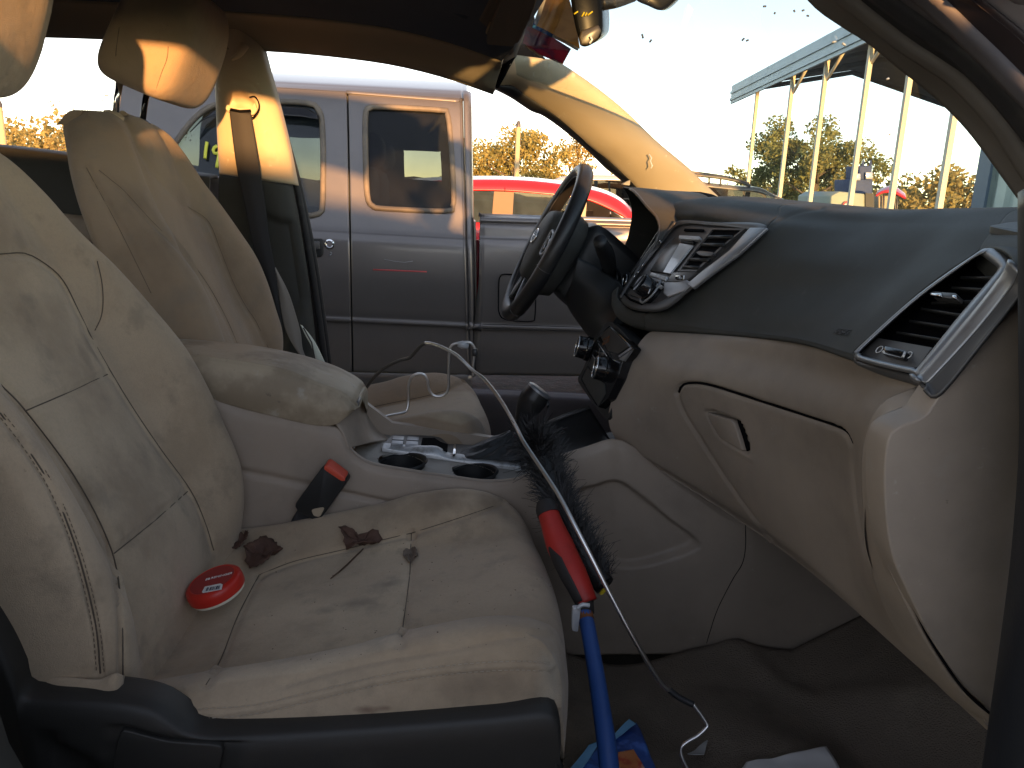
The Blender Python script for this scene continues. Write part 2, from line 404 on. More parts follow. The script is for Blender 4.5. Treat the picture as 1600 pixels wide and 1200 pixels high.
M['seat_shield'] = mat('charcoal_seat_shield', (.019, .0185, .0175), .55, layers=[((.06, .055, .05), 8, .55, .8, .4)], bumps=[(900, .25, .0006)])
M['gloss_black'] = mat('gloss_black', (.008, .008, .009), .12, layers=[((.08, .07, .06), 12, .55, .8, .25)])
M['mirror_black'] = mat('mirror_black', (.004, .004, .004), .25, spec=.07)
M['pillar_shade_paint'] = mat('matte_shaded_silver_paint', (.10, .092, .10), .6, .1, layers=[((.13, .11, .105), 20, .5, .75, .4)], spec=.3)  # darker copy of the silver car paint, the band's shade put into its colour
M['piano'] = mat('dusty_black_panel', (.025, .022, .020), .3, layers=[((.10, .08, .065), 12, .45, .75, .4)])
M['leather'] = mat('black_wheel_leather', (.014, .014, .015), .38, layers=[((.04, .036, .03), 14, .5, .75, .5)], bumps=[(420, .3, .0008)])
M['silver'] = mat('silver_trim', (.25, .26, .275), .42, .65, layers=[((.16, .15, .14), 25, .55, .75, .4)], bumps=[(800, .06, .0004)])
M['worn_silver'] = mat('worn_silver_trim', (.42, .43, .44), .45, .5, layers=[((.12, .10, .08), 30, .52, .68, .6), ((.06, .05, .04), 110, .62, .7, .7)])
M['dark_trim'] = mat('dark_grey_trim', (.07, .068, .068), .42, .25, layers=[((.11, .10, .09), 20, .55, .75, .3)])
M['stack_dark'] = mat('centre_stack_grey', (.045, .043, .044), .4, .1, layers=[((.12, .105, .09), 30, .5, .75, .35)])
M['chrome'] = mat('chrome', (.75, .76, .78), .12, 1.0)
M['steel'] = mat('steel_rod', (.68, .66, .64), .36, 1.0, layers=[((.22, .2, .18), 20, .5, .75, .5)])
M['dark_steel'] = mat('dark_sleeved_rod', (.10, .095, .09), .35, .6)
M['screen'] = mat('dusty_screen', (.40, .42, .44), .22, .0, layers=[((.30, .30, .31), 25, .4, .7, .5)], coat=.6)
M['headliner'] = mat('grey_headliner_cloth', (.042, .056, .082), .95, layers=[((.03, .038, .055), 4, .4, .7, .5)], bumps=[(700, .25, .001)])
M['rail_cloth'] = mat('tan_roof_rail', (.22, .18, .135), .85, layers=[((.24, .2, .15), 7, .45, .75, .5), ((.2, .15, .1), 80, .7, .75, .6)], bumps=[(700, .2, .001)])
M['visor'] = mat('sun_visor_cloth', (.075, .065, .058), .9, bumps=[(600, .2, .001)])
M['rubber'] = mat('black_rubber_seal', (.018, .018, .02), .6, layers=[((.05, .048, .045), 30, .55, .75, .5)], bumps=[(300, .2, .001)])
M['carpet'] = mat('dark_carpet', (.022, .019, .017), 1.0, layers=[((.05, .042, .035), 14, .5, .75, .6)], bumps=[(500, .9, .004), (40, .5, .006)])
M['mat_carpet'] = mat('brown_floor_mat', (.135, .106, .083), 1.0, layers=[((.20, .165, .13), 10, .45, .75, .6)], bumps=[(420, .9, .004), (25, .4, .008)])
M['sill_carpet'] = mat('purple_grey_sill', (.085, .075, .08), .8, layers=[((.12, .10, .09), 12, .5, .75, .5)], bumps=[(500, .4, .002)])
M['belt'] = mat('dark_belt_webbing', (.022, .022, .025), .75, bumps=[(800, .3, .0008)])
M['belt_light'] = mat('grey_belt_webbing', (.22, .20, .18), .8, bumps=[(800, .3, .0008)])
M['belt_pale'] = mat('pale_green_belt_lining', (.48, .52, .46), .8)
M['red_button'] = mat('red_release_button', (.62, .07, .04), .4)
M['tin_red'] = mat('red_tin_plastic', (.48, .022, .014), .36, layers=[((.30, .015, .012), 20, .5, .8, .5)])
M['tin_red_dark'] = mat('dark_red_disc', (.30, .018, .02), .4)
M['white_plastic'] = mat('cream_plastic', (.62, .55, .46), .5)
M['white_print'] = mat('white_print', (.75, .73, .70), .6)
M['ink'] = mat('dark_ink', (.03, .03, .06), .6)
M['leaf'] = mat('dry_leaf', (.085, .042, .030), .8, layers=[((.045, .022, .018), 40, .4, .7, .7), ((.16, .09, .06), 90, .55, .75, .5)], bumps=[(200, .5, .002)])
M['lint'] = mat('grey_brown_lint', (.16, .12, .095), 1.0, bumps=[(400, .6, .002)])
M['twig'] = mat('brown_stalk', (.07, .04, .025), .8)
M['bristle'] = mat('black_bristle', (.007, .007, .008), .5)
M['grip_red'] = mat('red_rubber_grip', (.42, .022, .016), .5, layers=[((.22, .02, .015), 25, .5, .75, .5)])
M['grip_black'] = mat('black_rubber_grip', (.022, .02, .02), .65)
M['pole_blue'] = mat('blue_pole', (.008, .062, .215), .42, layers=[((.006, .042, .14), 18, .5, .75, .5)])
M['yellow'] = mat('yellow_plastic', (.65, .42, .03), .5)
M['clip'] = mat('grey_white_clip', (.42, .44, .46), .4, .2)
M['rust'] = mat('rusty_collar', (.16, .055, .02), .7)
M['bag_blue'] = mat('blue_foil', (.02, .10, .36), .28, .2, layers=[((.05, .25, .6), 14, .5, .65, .7), ((.012, .04, .16), 10, .5, .6, .7)], bumps=[(25, .8, .01)])
M['bag_light'] = mat('pale_blue_foil', (.10, .36, .68), .3, .1, bumps=[(25, .6, .01)])
M['bag_food'] = mat('orange_snack_print', (.55, .17, .06), .4, layers=[((.45, .03, .02), 35, .45, .6, .8), ((.75, .6, .5), 30, .55, .65, .8)])
M['paper'] = mat('white_paper', (.62, .66, .74), .7, layers=[((.45, .48, .55), 10, .5, .8, .5)], bumps=[(12, .3, .01)])
M['card_brown'] = mat('brown_card', (.50, .30, .14), .5, layers=[((.36, .20, .09), 18, .45, .7, .6, (1, 1, 4)), ], bumps=[(30, .3, .003)])
M['card_white'] = mat('white_card_edge', (.62, .64, .70), .5)
M['card_blue'] = mat('blue_card_edge', (.03, .28, .62), .4)
M['card_purple'] = mat('purple_card', (.16, .08, .13), .45, layers=[((.42, .07, .10), 22, .42, .58, .9), ((.35, .18, .10), 15, .52, .7, .8)])
M['car_paint'] = mat('silver_car_paint', (.34, .31, .32), .35, .5, coat=.6, layers=[((.26, .23, .23), 15, .5, .8, .4)])
M['seal_dark'] = mat('maroon_black_seal', (.022, .014, .015), .55)
M['windshield'] = glass('windshield_glass', (.71, .865, .905), 1.45, .05, (.75, .85, .88))
M['screw'] = mat('cavity_black', (.004, .004, .005), .9, spec=.05)
def translucent(m_, amt):
    t = m_.node_tree; b = t.nodes['Principled BSDF']; src = b.inputs['Base Color'].links[0].from_socket
    tr = t.nodes.new('ShaderNodeBsdfTranslucent'); mx = t.nodes.new('ShaderNodeMixShader'); mx.inputs[0].default_value = amt
    t.links.new(src, tr.inputs[0]); t.links.new(b.outputs[0], mx.inputs[1]); t.links.new(tr.outputs[0], mx.inputs[2]); t.links.new(mx.outputs[0], t.nodes['Material Output'].inputs[0])
for k_ in ('card_brown', 'card_purple', 'card_white', 'card_blue'): translucent(M[k_], .65)
# ================================================================== OUTSIDE
M['gravel'] = mat('gravel_lot', (.055, .053, .052), .95, layers=[((.05, .048, .046), .6, .45, .65, .7), ((.13, .125, .12), 8, .5, .7, .5)], bumps=[(12, .6, .03), (60, .5, .01)])
M['hill'] = mat('autumn_hill', (.075, .062, .028), .95, layers=[((.12, .08, .03), .08, .4, .6, .7), ((.04, .045, .02), .3, .5, .7, .6)], bumps=[(.8, 1, .5)])
M['truck'] = mat('grey_metallic_paint', (.135, .124, .120), .32, .5, coat=.25, layers=[((.20, .17, .14), 1.8, .50, .74, .30), ((.115, .105, .10), 5, .45, .75, .5), ((.24, .22, .19), 60, .68, .76, .35)])
M['truck_glass'] = glass('tinted_truck_glass', (.22, .26, .28), 1.5, .22, (.10, .135, .155))
M['truck_dark_glass'] = glass('dark_privacy_glass', (.34, .37, .36), 1.28, .16, (.075, .083, .105))
M['tan_seal'] = mat('dusty_window_seal', (.10, .085, .07), .55, layers=[((.2, .16, .12), 12, .4, .7, .6)])
M['red_paint'] = mat('red_car_paint', (.50, .02, .03), .3, .0, coat=.5, layers=[((.42, .03, .035), 6, .5, .8, .5)])
M['car_glass'] = glass('blue_grey_car_glass', (.30, .37, .40), 1.5, .35, (.14, .20, .23))
M['dark_car_glass'] = glass('dark_car_glass', (.16, .17, .18), 1.5, .25, (.07, .06, .055))
M['suv_grey'] = mat('grey_suv_paint', (.16, .15, .145), .35, .4, coat=.4)
M['suv_pale'] = mat('pale_grey_suv_paint', (.36, .38, .43), .35, .3, coat=.4)
M['suv_brown'] = mat('brown_pillar_trim', (.14, .09, .06), .6)
M['tyre'] = mat('tyre_rubber', (.015, .015, .015), .85, bumps=[(60, .5, .004)])
M['rim'] = mat('alloy_rim', (.45, .45, .46), .35, .8)
M['yellow_ink'] = mat('yellow_paint_pen', (.75, .62, .08), .7)
M['red_scuff'] = mat('red_paint_scuff', (.45, .06, .06), .6)
M['bare_wood'] = mat('pale_timber_post', (.56, .52, .44), .85, layers=[((.46, .42, .35), 3, .45, .7, .6, (6, 6, .5))], bumps=[(30, .3, .01)])
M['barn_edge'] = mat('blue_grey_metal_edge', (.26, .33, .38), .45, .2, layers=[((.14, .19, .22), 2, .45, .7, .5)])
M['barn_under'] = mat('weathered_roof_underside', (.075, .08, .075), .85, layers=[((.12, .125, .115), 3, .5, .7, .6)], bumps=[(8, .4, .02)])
M['barn_wall'] = mat('green_grey_wall_sheet', (.34, .43, .41), .5, .1, layers=[((.13, .16, .15), 1.5, .45, .7, .5)])
M['barn_corner'] = mat('blue_corner_flashing', (.055, .10, .15), .5)
M['tarp_blue'] = mat('dark_blue_tarpaulin', (.035, .055, .12), .7, bumps=[(6, .6, .04)])
M['trailer'] = mat('pale_green_trailer', (.26, .30, .27), .6, layers=[((.2, .22, .2), 2, .5, .75, .5)])
M['pole_wood'] = mat('weathered_pole_wood', (.42, .33, .20), .9, bumps=[(20, .4, .01)])
M['bark'] = mat('tree_bark', (.09, .07, .05), .95, bumps=[(14, .8, .03)])
def leafmat(name, c, c2):
    m_ = mat(name, c, .75, layers=[(c2, .9, .42, .6, .85), ((c[0]*.55, c[1]*.55, c[2]*.5), 2.2, .5, .65, .7)], spec=.2)
    translucent(m_, .35)
    return m_
M['leaf_olive'] = leafmat('olive_autumn_leaves', (.25, .235, .09), (.32, .26, .105))
M['leaf_yellow'] = leafmat('yellow_brown_leaves', (.33, .26, .11), (.26, .225, .09))
M['leaf_green'] = leafmat('dull_green_leaves', (.20, .215, .085), (.27, .25, .105))
M['leaf_brown'] = leafmat('bare_brown_twigs', (.22, .15, .10), (.3, .21, .14))

def gsheet(name, mt, z, size, n, hole=None):
    xs = np.linspace(-1, 1, n); s = np.sign(xs)*np.abs(xs)**2.2*size
    X, Y = np.meshgrid(s, s); Z = np.zeros_like(X)+z
    for i in range(n):
        for j in range(n):
            r = math.hypot(X[i, j], Y[i, j])
            Z[i, j] += .03*mnoise.noise((X[i, j]*.4, Y[i, j]*.4, 0)) if r > 4 else 0
    return structure(sheet(name, np.stack([X, Y, Z], 2), mt, toward_cam=False))
gsheet('ground', M['gravel'], 0.0, 1500, 71)

def hill(name, ang0, ang1, R, h, seed, label=None):
    a = np.linspace(rad(ang0), rad(ang1), 90); rows = []
    for k, (dr, f) in enumerate([(0, 0), (18, .55), (40, .9), (70, 1.0), (110, .8), (160, .3)]):
        r = []
        for t in a:
            hh = h*(.55+.45*mnoise.noise((t*6+seed, 1.3, seed))+.18*mnoise.noise((t*22+seed, 4.3, seed)))
            hh *= min(1, (t-a[0])/.12, (a[-1]-t)/.12)
            r.append([(R+dr)*math.sin(t), (R+dr)*math.cos(t), -.3+hh*f])
        rows.append(r)
    return structure(sheet(name, np.array(rows), M['hill']))
hill('hills', -75, 75, 260, 13, 2.0)

def leaf_cloud(name, mt, centers, radii, n, size, parent=None, squash=.8, seed=1, bare=0):
    r = np.random.default_rng(seed); V = []; F = []
    w = np.array([q**2 for q in radii]); w = w/w.sum()
    for i in range(n):
        c = r.choice(len(centers), p=w); d = r.normal(size=3); d /= np.linalg.norm(d)
        p = np.array(centers[c])+d*radii[c]*(r.random()**.45)*np.array([1, 1, squash])
        s = size*.8*(.4+r.random()); a = r.normal(size=3); a /= np.linalg.norm(a); b = np.cross(a, r.normal(size=3)); b /= np.linalg.norm(b)+1e-9
        k = len(V); V += [p-a*s, p-b*s*.55, p+a*s, p+b*s*.55+np.cross(a, b)*s*.3]; F.append((k, k+1, k+2, k+3))
    return link(name, rawmesh(name, V, F, mt, False), parent)
def tree(x, y, h, w, mt, label, seed, n=2600, leaf=.17, airy=.5, group='trees beyond the lot', base_z=0, nb=9, twiggy=0):
    r = np.random.default_rng(seed)
    t = thing('tree', label, 'tree', (x, y, base_z), group)
    V = []; F = []
    def limb(p0, p1, r0, r1, bend=.08):
        pts = [p0+(p1-p0)*s+np.array([r.normal()*bend, r.normal()*bend, 0])*h*.12*math.sin(s*math.pi) for s in np.linspace(0, 1, 6)]
        me = tube_mesh('limb', pts, np.linspace(r0, r1, 6), M['bark'], 6)
        k = len(V); V.extend([tuple(q.co) for q in me.vertices]); F.extend([tuple(k+i for i in f.vertices) for f in me.polygons]); bpy.data.meshes.remove(me)
        return pts
    base = np.array([x, y, base_z-.1]); top = base+np.array([r.normal()*.2, r.normal()*.2, h*.72])
    tr = limb(base, top, h*.028, h*.010)
    cs = []; rs = []
    for k in range(nb):
        a = k*2.4+r.random(); s0 = .28+.6*k/nb; p0 = base+(top-base)*s0
        L = w*(.55+.4*r.random())*(1-.45*abs(s0-.5))
        p1 = p0+np.array([math.cos(a)*L, math.sin(a)*L, h*(.14+.16*r.random())])
        limb(p0, p1, h*.012, h*.003)
        for s in (.55, .8, 1.0):
            cs.append(p0+(p1-p0)*s+r.normal(size=3)*w*.08); rs.append(w*(.16+.17*r.random())*(1.15-airy*.4))
        for q in range(2+twiggy):
            e = p0+(p1-p0)*(.4+.5*r.random()); f = e+np.array([r.normal()*w*.22, r.normal()*w*.22, h*.09*(1+r.random())]); limb(e, f, h*.004, h*.0012, .03)
    cs.append(top+np.array([0, 0, h*.1])); rs.append(w*.3); cs.append(top-np.array([0, 0, h*.1])); rs.append(w*.36)
    link('trunk', rawmesh('trunk', V, F, M['bark']), t)
    leaf_cloud('crown', mt, cs, rs, int(n*3.0), leaf*.8, t, seed=seed)
    return t
def at(u, d, base=0):            # ground point under a sight line, d metres out
    k = Ray(u, 306+.038*(u-800)); k = k/np.linalg.norm(k[:2]); return k[0]*d, k[1]*d
x, y = at(832, 46); tree(x-1.2, y, 5.4, 3.4, M['leaf_olive'], 'olive yellow tree with bushy crown behind the red car roof and timber pole', 11, 3600, .15)
x, y = at(775, 50); tree(x, y, 3.9, 2.2, M['leaf_yellow'], 'thin yellow brown tree at the edge of the truck cab, left of the timber pole', 12, 1500, .12)
x, y = at(890, 49); tree(x, y, 6.2, 2.4, M['leaf_yellow'], 'tall sparse yellow tree between the bushy olive tree and the windshield pillar', 13, 1600, .12, .9)
x, y = at(1205, 48); tree(x, y, 6.3, 2.8, M['leaf_green'], 'tall green yellow tree seen between the first barn posts', 14, 2800, .15)
x, y = at(1275, 46); tree(x, y, 6.5, 3.1, M['leaf_green'], 'broad green yellow tree behind the middle barn posts, left of the blue tarpaulin stack', 15, 3200, .15)
x, y = at(1160, 52); tree(x, y, 3.2, 1.4, M['leaf_olive'], 'small thin tree above the dark roof rack, left of the barn posts', 16, 500, .12, .9)
x, y = at(1322, 40); tree(x, y, 3.6, 1.5, M['leaf_olive'], 'small rounded tree just left of the blue tarpaulin stack', 17, 900, .13)
x, y = at(210, 34); tree(x, y, 5.0, 2.6, M['leaf_brown'], 'nearly bare brown tree behind the driver headrest posts', 18, 700, .07, 1.0, twiggy=5, nb=12)
x, y = at(40, 60); tree(x, y, 4.2, 3.4, M['leaf_yellow'], 'yellow brown tree beside the passenger headrest in the rear window', 19, 1500, .17)

def treeline(name, u0, u1, d, h, mt, seed, n):
    r = np.random.default_rng(seed); cs = []; rs = []
    for u in np.linspace(u0, u1, 34):
        x, y = at(u, d*(.95+.1*r.random())); hh = h*(.55+.5*r.random())
        for s in (.2, .55, .85): cs.append((x+r.normal()*.8, y+r.normal()*.8, hh*s)); rs.append(hh*(.32+.12*r.random()))
    o = leaf_cloud(name, mt, cs, rs, n, .30, None, seed=seed); o['kind'] = 'stuff'
    return o
treeline('far_woods', -60, 130, 75, 5.4, M['leaf_yellow'], 21, 6500)
treeline('far_woods', 700, 1010, 95, 4.6, M['leaf_yellow'], 22, 4500)
treeline('far_woods', 1340, 1640, 62, 3.6, M['leaf_yellow'], 23, 7000)
treeline('far_woods', 1130, 1340, 80, 3.4, M['leaf_olive'], 24, 4000)

def wood_pole(u, d, z1, r, label):
    x, y = at(u, d); t = thing('utility_pole', label, 'pole', (x, y, 0), 'timber poles beyond the lot')
    tube('shaft', [(x, y, -.2), (x, y, z1*.5), (x, y, z1)], [r, r*.93, r*.82], M['pole_wood'], t, 10)
    lathe('cap', (x, y, z1), (0, 0, 1), [(r*.9, -.1), (r*.9, 0), (r*.5, .12)], M['dark_trim'], t, 10)
wood_pole(806, 30, 3.75, .10, 'pale sunlit timber pole rising behind the red car')
wood_pole(11, 30, 3.35, .11, 'pale sunlit timber pole in the rear window beside the passenger headrest')

# ------------------------------------------------------------------ pickup truck parked alongside
truck = thing('pickup_truck', 'grey extended cab pickup truck parked alongside the open driver door', 'pickup truck', (-0.6, 4.2, 0))
def trow(pts):                                  # (v at u=550, slope, Y) rows of the body side
    return pts
TR = [(131, .05, 3.74), (137, .05, 3.64), (144, .062, 3.575), (165, .05, 3.545), (240, .05, 3.49), (330, .05, 3.425), (352, .055, 3.408), (361.5, .057, 3.397), (367, .056, 3.388), (385, .055, 3.376), (430, .052, 3.372), (480, .05, 3.384), (495.5, .048, 3.392), (498, .048, 3.381), (503, .047, 3.381), (507, .047, 3.394), (545, .04, 3.398), (577, .03, 3.405), (579.5, .027, 3.42)]
TL = [(582, .025, 3.405), (592, .025, 3.405), (615, .02, 3.43), (640, .02, 3.50)]
def tpt(u, row, dY=0): return P(u, row[0]+row[1]*(u-550), Y=row[2]+dY)
def tpanel(name, cols, rows, mt, holes=(), nu=70, nv=150, label=None, edge=None, parent=truck, solid=.012):
    """cols: list of (u at top, u at bottom, dY)"""
    n = len(rows); R = []
    for i, rw in enumerate(rows):
        s = (rw[0]-rows[0][0])/(rows[-1][0]-rows[0][0])
        R.append([tpt(c[0]+(c[1]-c[0])*s, rw, c[2]) for c in cols])
    A = np.array([lin(r, nu) if len(cols) == 2 else resample(r, nu) for r in R]); A = resample(A, nv, even=False)
    cut = None
    if holes:
        c = .25*(A[:-1, :-1]+A[1:, :-1]+A[:-1, 1:]+A[1:, 1:]); U, V = proj(c); cut = np.zeros(U.shape, bool)
        for h in holes: cut |= inside(U, V, h)
    return sheet(name, A, mt, parent, solid=solid, label=label, cut=cut)
def wpt(u, v):                                   # point on the glass surface of the cab side
    vr = v-.05*(u-550); Yv = np.interp(vr, [r[0] for r in TR], [r[2] for r in TR]); return P(u, v, Y=Yv)
w_rear = [(583, 167), (685, 172), (699, 180), (705, 230), (709, 305), (707, 322), (697, 330), (600, 326), (583, 322), (574, 306), (571, 230), (571, 182), (574, 171)]
w_front = [(262, 246), (285, 208), (312, 178), (340, 163), (400, 158), (480, 161), (494, 168), (502, 182), (505, 240), (504, 320), (499, 333), (488, 337), (400, 333), (250, 326), (245, 300)]
def wround(w, n=70): return resample(np.array(w, float), n, closed=True)
wr, wf = wround(w_rear), wround(w_front)
fdoor = tpanel('front_door', [(180, 180, 0), (350, 355, 0), (541.5, 549.5, 0)], TR[2:], M['truck'], [wf], 110, 190)
rdoor = tpanel('rear_door', [(544.3, 552.5, 0), (640, 645, 0), (716, 727, 0), (722, 733, .006)], TR[2:], M['truck'], [wr], 90, 190)
tpanel('cab_corner', [(723.5, 734, .008), (728, 737.5, .012), (731.5, 739, .03), (733, 740, .09), (733, 740, .35)], TR[1:], M['truck'], (), 20, 120)
tpanel('roof', [(330, 330, 0), (541, 541, 0), (700, 700, 0), (722, 722, .03), (730, 730, .1)], [(120, .05, 4.6), (124, .05, 4.1)]+TR[0:3], M['truck'], (), 60, 30)
tpanel('roof_drip', [(541, 541, -.008), (640, 640, -.008), (719, 719, -.008)], [(142, .078, 3.575), (146.5, .078, 3.572)], M['truck'], (), 20, 4)
tpanel('rocker_panel', [(180, 180, 0), (450, 450, 0), (737, 737, 0)], TL, M['truck'], (), 50, 20)
# door gap backing, cab floor, far side and seats so that the windows look through
plate('cab_floor', [(-2.1, 3.46, .45), (.12, 3.46, .45), (.12, 4.95, .45), (-2.1, 4.95, .45)], (0, 0, -.05), M['black_plastic'], truck)
plate('cab_back_wall', [(.10, 3.50, .45), (.10, 4.9, .45), (.08, 4.84, 1.08), (.08, 3.55, 1.08)], (.04, 0, 0), M['truck'], truck)
plate('door_gap_post', [tpt(528, TR[2], .03), tpt(560, TR[2], .03), tpt(566, TR[-1], .03), tpt(536, TR[-1], .03)], (0, .05, 0), M['black_plastic'], truck)
def mirror_far(pts): p = np.array(pts); p[:, 1] = 8.42-p[:, 1]; return p
fo = [tpt(330, TR[2]), tpt(730, TR[2]), tpt(738, TR[-1]), tpt(180, TR[-1]), tpt(180, TR[7])]
def far_at(u, v): return P(u, v, Y=4.98)
plate('side_panel', [far_at(*q) for q in [(140, 352), (714, 370), (714, 610), (140, 590)]], (0, .03, 0), M['dark_plastic'], truck)
hole = [(634, 235), (684, 237), (688, 240), (690, 280), (686, 283), (636, 279), (632, 276), (631, 238)]
plate('side_panel', resample(np.array([far_at(*q) for q in [(555, 140), (640, 144), (704, 148), (712, 250), (714, 368), (660, 364), (555, 358), (555, 250)]]), 64, True), (0, .03, 0), M['dark_plastic'], truck, inner=resample(np.array([far_at(*q) for q in hole]), 64, True))
hole = [(380, 215), (470, 215), (530, 222), (532, 270), (528, 318), (470, 322), (380, 318), (372, 270)]
plate('side_panel', resample(np.array([far_at(*q) for q in [(330, 160), (460, 135), (554, 138), (554, 250), (554, 358), (460, 355), (300, 350), (310, 260)]]), 64, True), (0, .03, 0), M['dark_plastic'], truck, inner=resample(np.array([far_at(*q) for q in hole]), 64, True))
for yy in (3.86, 4.5):
    box('cab_seat', (-.55, yy, .72), (.55, .52, .18), M['dark_plastic'], truck, bevel=.05)
    box('cab_seat_back', (-.42, yy, 1.0), (.14, .5, .62), M['dark_plastic'], truck, bevel=.06)
    box('cab_headrest', (-.36, yy, 1.38), (.10, .26, .16), M['dark_plastic'], truck, bevel=.05)
# windows: glass, seal, vent visor
def window(door, w, glass_m, seal_r, seal_m):
    pts = np.array([wpt(q[0], q[1]) for q in w])
    k = proj(pts)
    g = plate('window_glass', pts+np.array([0, .012, 0]), (0, .004, 0), glass_m, door)
    tube('window_seal', pts, seal_r, seal_m, door, 8, closed=True)
window(fdoor, wf, M['truck_glass'], .0125, M['tan_seal']); window(rdoor, wr, M['truck_dark_glass'], .0125, M['tan_seal'])
v_l = [wpt(u, v)-np.array([0, .02, 0]) for u, v in [(318, 186), (345, 170), (400, 165), (470, 168), (488, 174), (499, 181)]]
v_h = [wpt(u, v)-np.array([0, .045, 0]) for u, v in [(302, 207), (332, 184), (400, 180), (470, 183), (490, 186), (500, 187)]]
sheet('vent_visor', loft([v_l, v_h], 40, 6), M['gloss_black'], fdoor, solid=.003)
# handle, lock, marks
hp = [P(u, v, Y=3.366) for u, v in [(470, 373), (502, 373), (505, 376), (505, 398), (501, 402), (470, 402)]]
plate('door_handle', rnd_outline(hp, 36, .2), (0, .02, 0), M['black_plastic'], fdoor, bevel=.004)
plate('handle_flap', [P(u, v, Y=3.358) for u, v in [(472, 377), (499, 377), (500, 390), (472, 390)]], (0, .01, 0), M['dark_trim'], fdoor, bevel=.004)
lathe('door_lock', P(515, 381.5, Y=3.374), (0, -1, 0), [(.021, -.005), (.021, .004), (.015, .006), (.012, .001), (.006, .001)], M['chrome'], fdoor, 20)
for a, b in (((516, 394), (519, 396)), ((514, 400), (518, 397))): tube('scratch', [P(a[0], a[1], Y=3.372), P(b[0], b[1], Y=3.372)], .0025, M['silver'], fdoor, 5)
tube('red_scuff', [P(u, v, Y=3.3735) for u, v in [(583, 421.3), (610, 422.3), (640, 423.6), (667, 424.6)]], .0042, M['red_scuff'], rdoor, 6)
tube('scratch', [P(u, v, Y=3.373) for u, v in [(600, 405), (615, 408), (632, 410), (645, 408)]], .0014, M['silver'], rdoor, 5)
for s in ([(324, 222), (322, 236), (321, 248)], [(340, 228), (335, 231), (334, 237), (338, 241), (343, 237), (344, 230), (342, 245), (339, 262)]):
    tube('painted_number', [wpt(u, v)-np.array([0, .006, 0]) for u, v in s], .007, M['yellow_ink'], fdoor, 6, smooth=14)
# windscreen pillar and bonnet running off to the left behind the seat
tube('windscreen_pillar', [P(230, 203, Y=3.56), P(262, 180, Y=3.57), P(300, 158, Y=3.6), P(345, 141, Y=3.64)], .035, M['truck'], truck, 10, smooth=16)
tube('windscreen_seal', [P(240, 216, Y=3.52), P(268, 193, Y=3.53), P(300, 170, Y=3.56)], .012, M['rubber'], truck, 8)
bon = loft([[(-2.0, 3.42, .5), (-2.0, 3.40, .95), (-2.0, 3.55, 1.10), (-2.0, 4.2, 1.15), (-2.0, 4.85, 1.10), (-2.0, 5.0, .9), (-2.0, 5.0, .5)],
            [(-3.2, 3.48, .5), (-3.2, 3.45, .9), (-3.2, 3.6, 1.02), (-3.2, 4.2, 1.06), (-3.2, 4.8, 1.02), (-3.2, 4.95, .9), (-3.2, 4.95, .5)]], 40, 14)
sheet('bonnet', bon, M['truck'], truck, toward_cam=False)
# load bed
BR = [(338.5, .03, 3.455), (339.5, .03, 3.425), (345, .03, 3.415), (349, .031, 3.425), (352, .031, 3.405), (370, .032, 3.397), (375, .033, 3.386), (392, .033, 3.376), (430, .034, 3.372), (485, .036, 3.384), (505, .030, 3.392), (507.5, .030, 3.381), (512.5, .030, 3.381), (516, .030, 3.394), (550, .028, 3.398), (586, .012, 3.42)]
def bpt(u, row, dY=0): return P(u, row[0]+row[1]*(u-755), Y=row[2]+dY)
bed_cols = [(749.5, 745.5, .4), (749.8, 745.8, .05), (751, 747, .012), (754, 750, 0), (900, 900, 0), (1250, 1250, 0)]
R_ = []
for rw in BR:
    s = (rw[0]-338)/(586-338); R_.append([bpt(c[0]+(c[1]-c[0])*s, rw, c[2]) for c in bed_cols])
A = resample(np.array([resample(r, 90) for r in R_]), 90, even=False)
bedo = sheet('bed_side', A, M['truck'], truck, solid=.02)
plate('bed_floor', [(.2, 3.46, .62), (1.9, 3.46, .62), (1.9, 4.95, .62), (.2, 4.95, .62)], (0, 0, -.06), M['black_plastic'], truck)
plate('bed_far_side', [(.2, 4.95, .5), (1.9, 4.95, .5), (1.9, 4.95, 1.04), (.2, 4.95, 1.04)], (0, .05, 0), M['truck'], truck)
tube('bed_rail_cap', [bpt(u, BR[0], .015) for u in (752, 800, 900, 1100, 1240)], .013, M['silver'], truck, 8)
fl = [bpt(u, (v, .03, 3.366)) for u, v in [(779, 470), (779.5, 440), (782, 431), (790, 427.5), (830, 429), (836, 438), (836, 490), (829, 500), (790, 498), (780, 488)]]
tube('fuel_door_gap', fl, .003, M['screw'], truck, 6, closed=True, smooth=60)
tube('gap_marker', [P(747, 375, Y=3.6), P(745.5, 430, Y=3.6), P(744, 490, Y=3.6)], .012, M['red_paint'], truck, 8)
for wx in (-2.45, 1.15):
    for wy in (3.52, 4.86):
        wl = lathe('wheel', (wx, wy, .36), (0, 1, 0), [(.20, -.11), (.33, -.11), (.36, -.08), (.36, .08), (.33, .11), (.2, .11)], M['tyre'], truck, 32)
        lathe('rim', (wx, wy, .36), (0, 1, 0), [(.05, -.09), (.19, -.10), (.21, -.112), (.21, .0)], M['rim'], wl, 24)

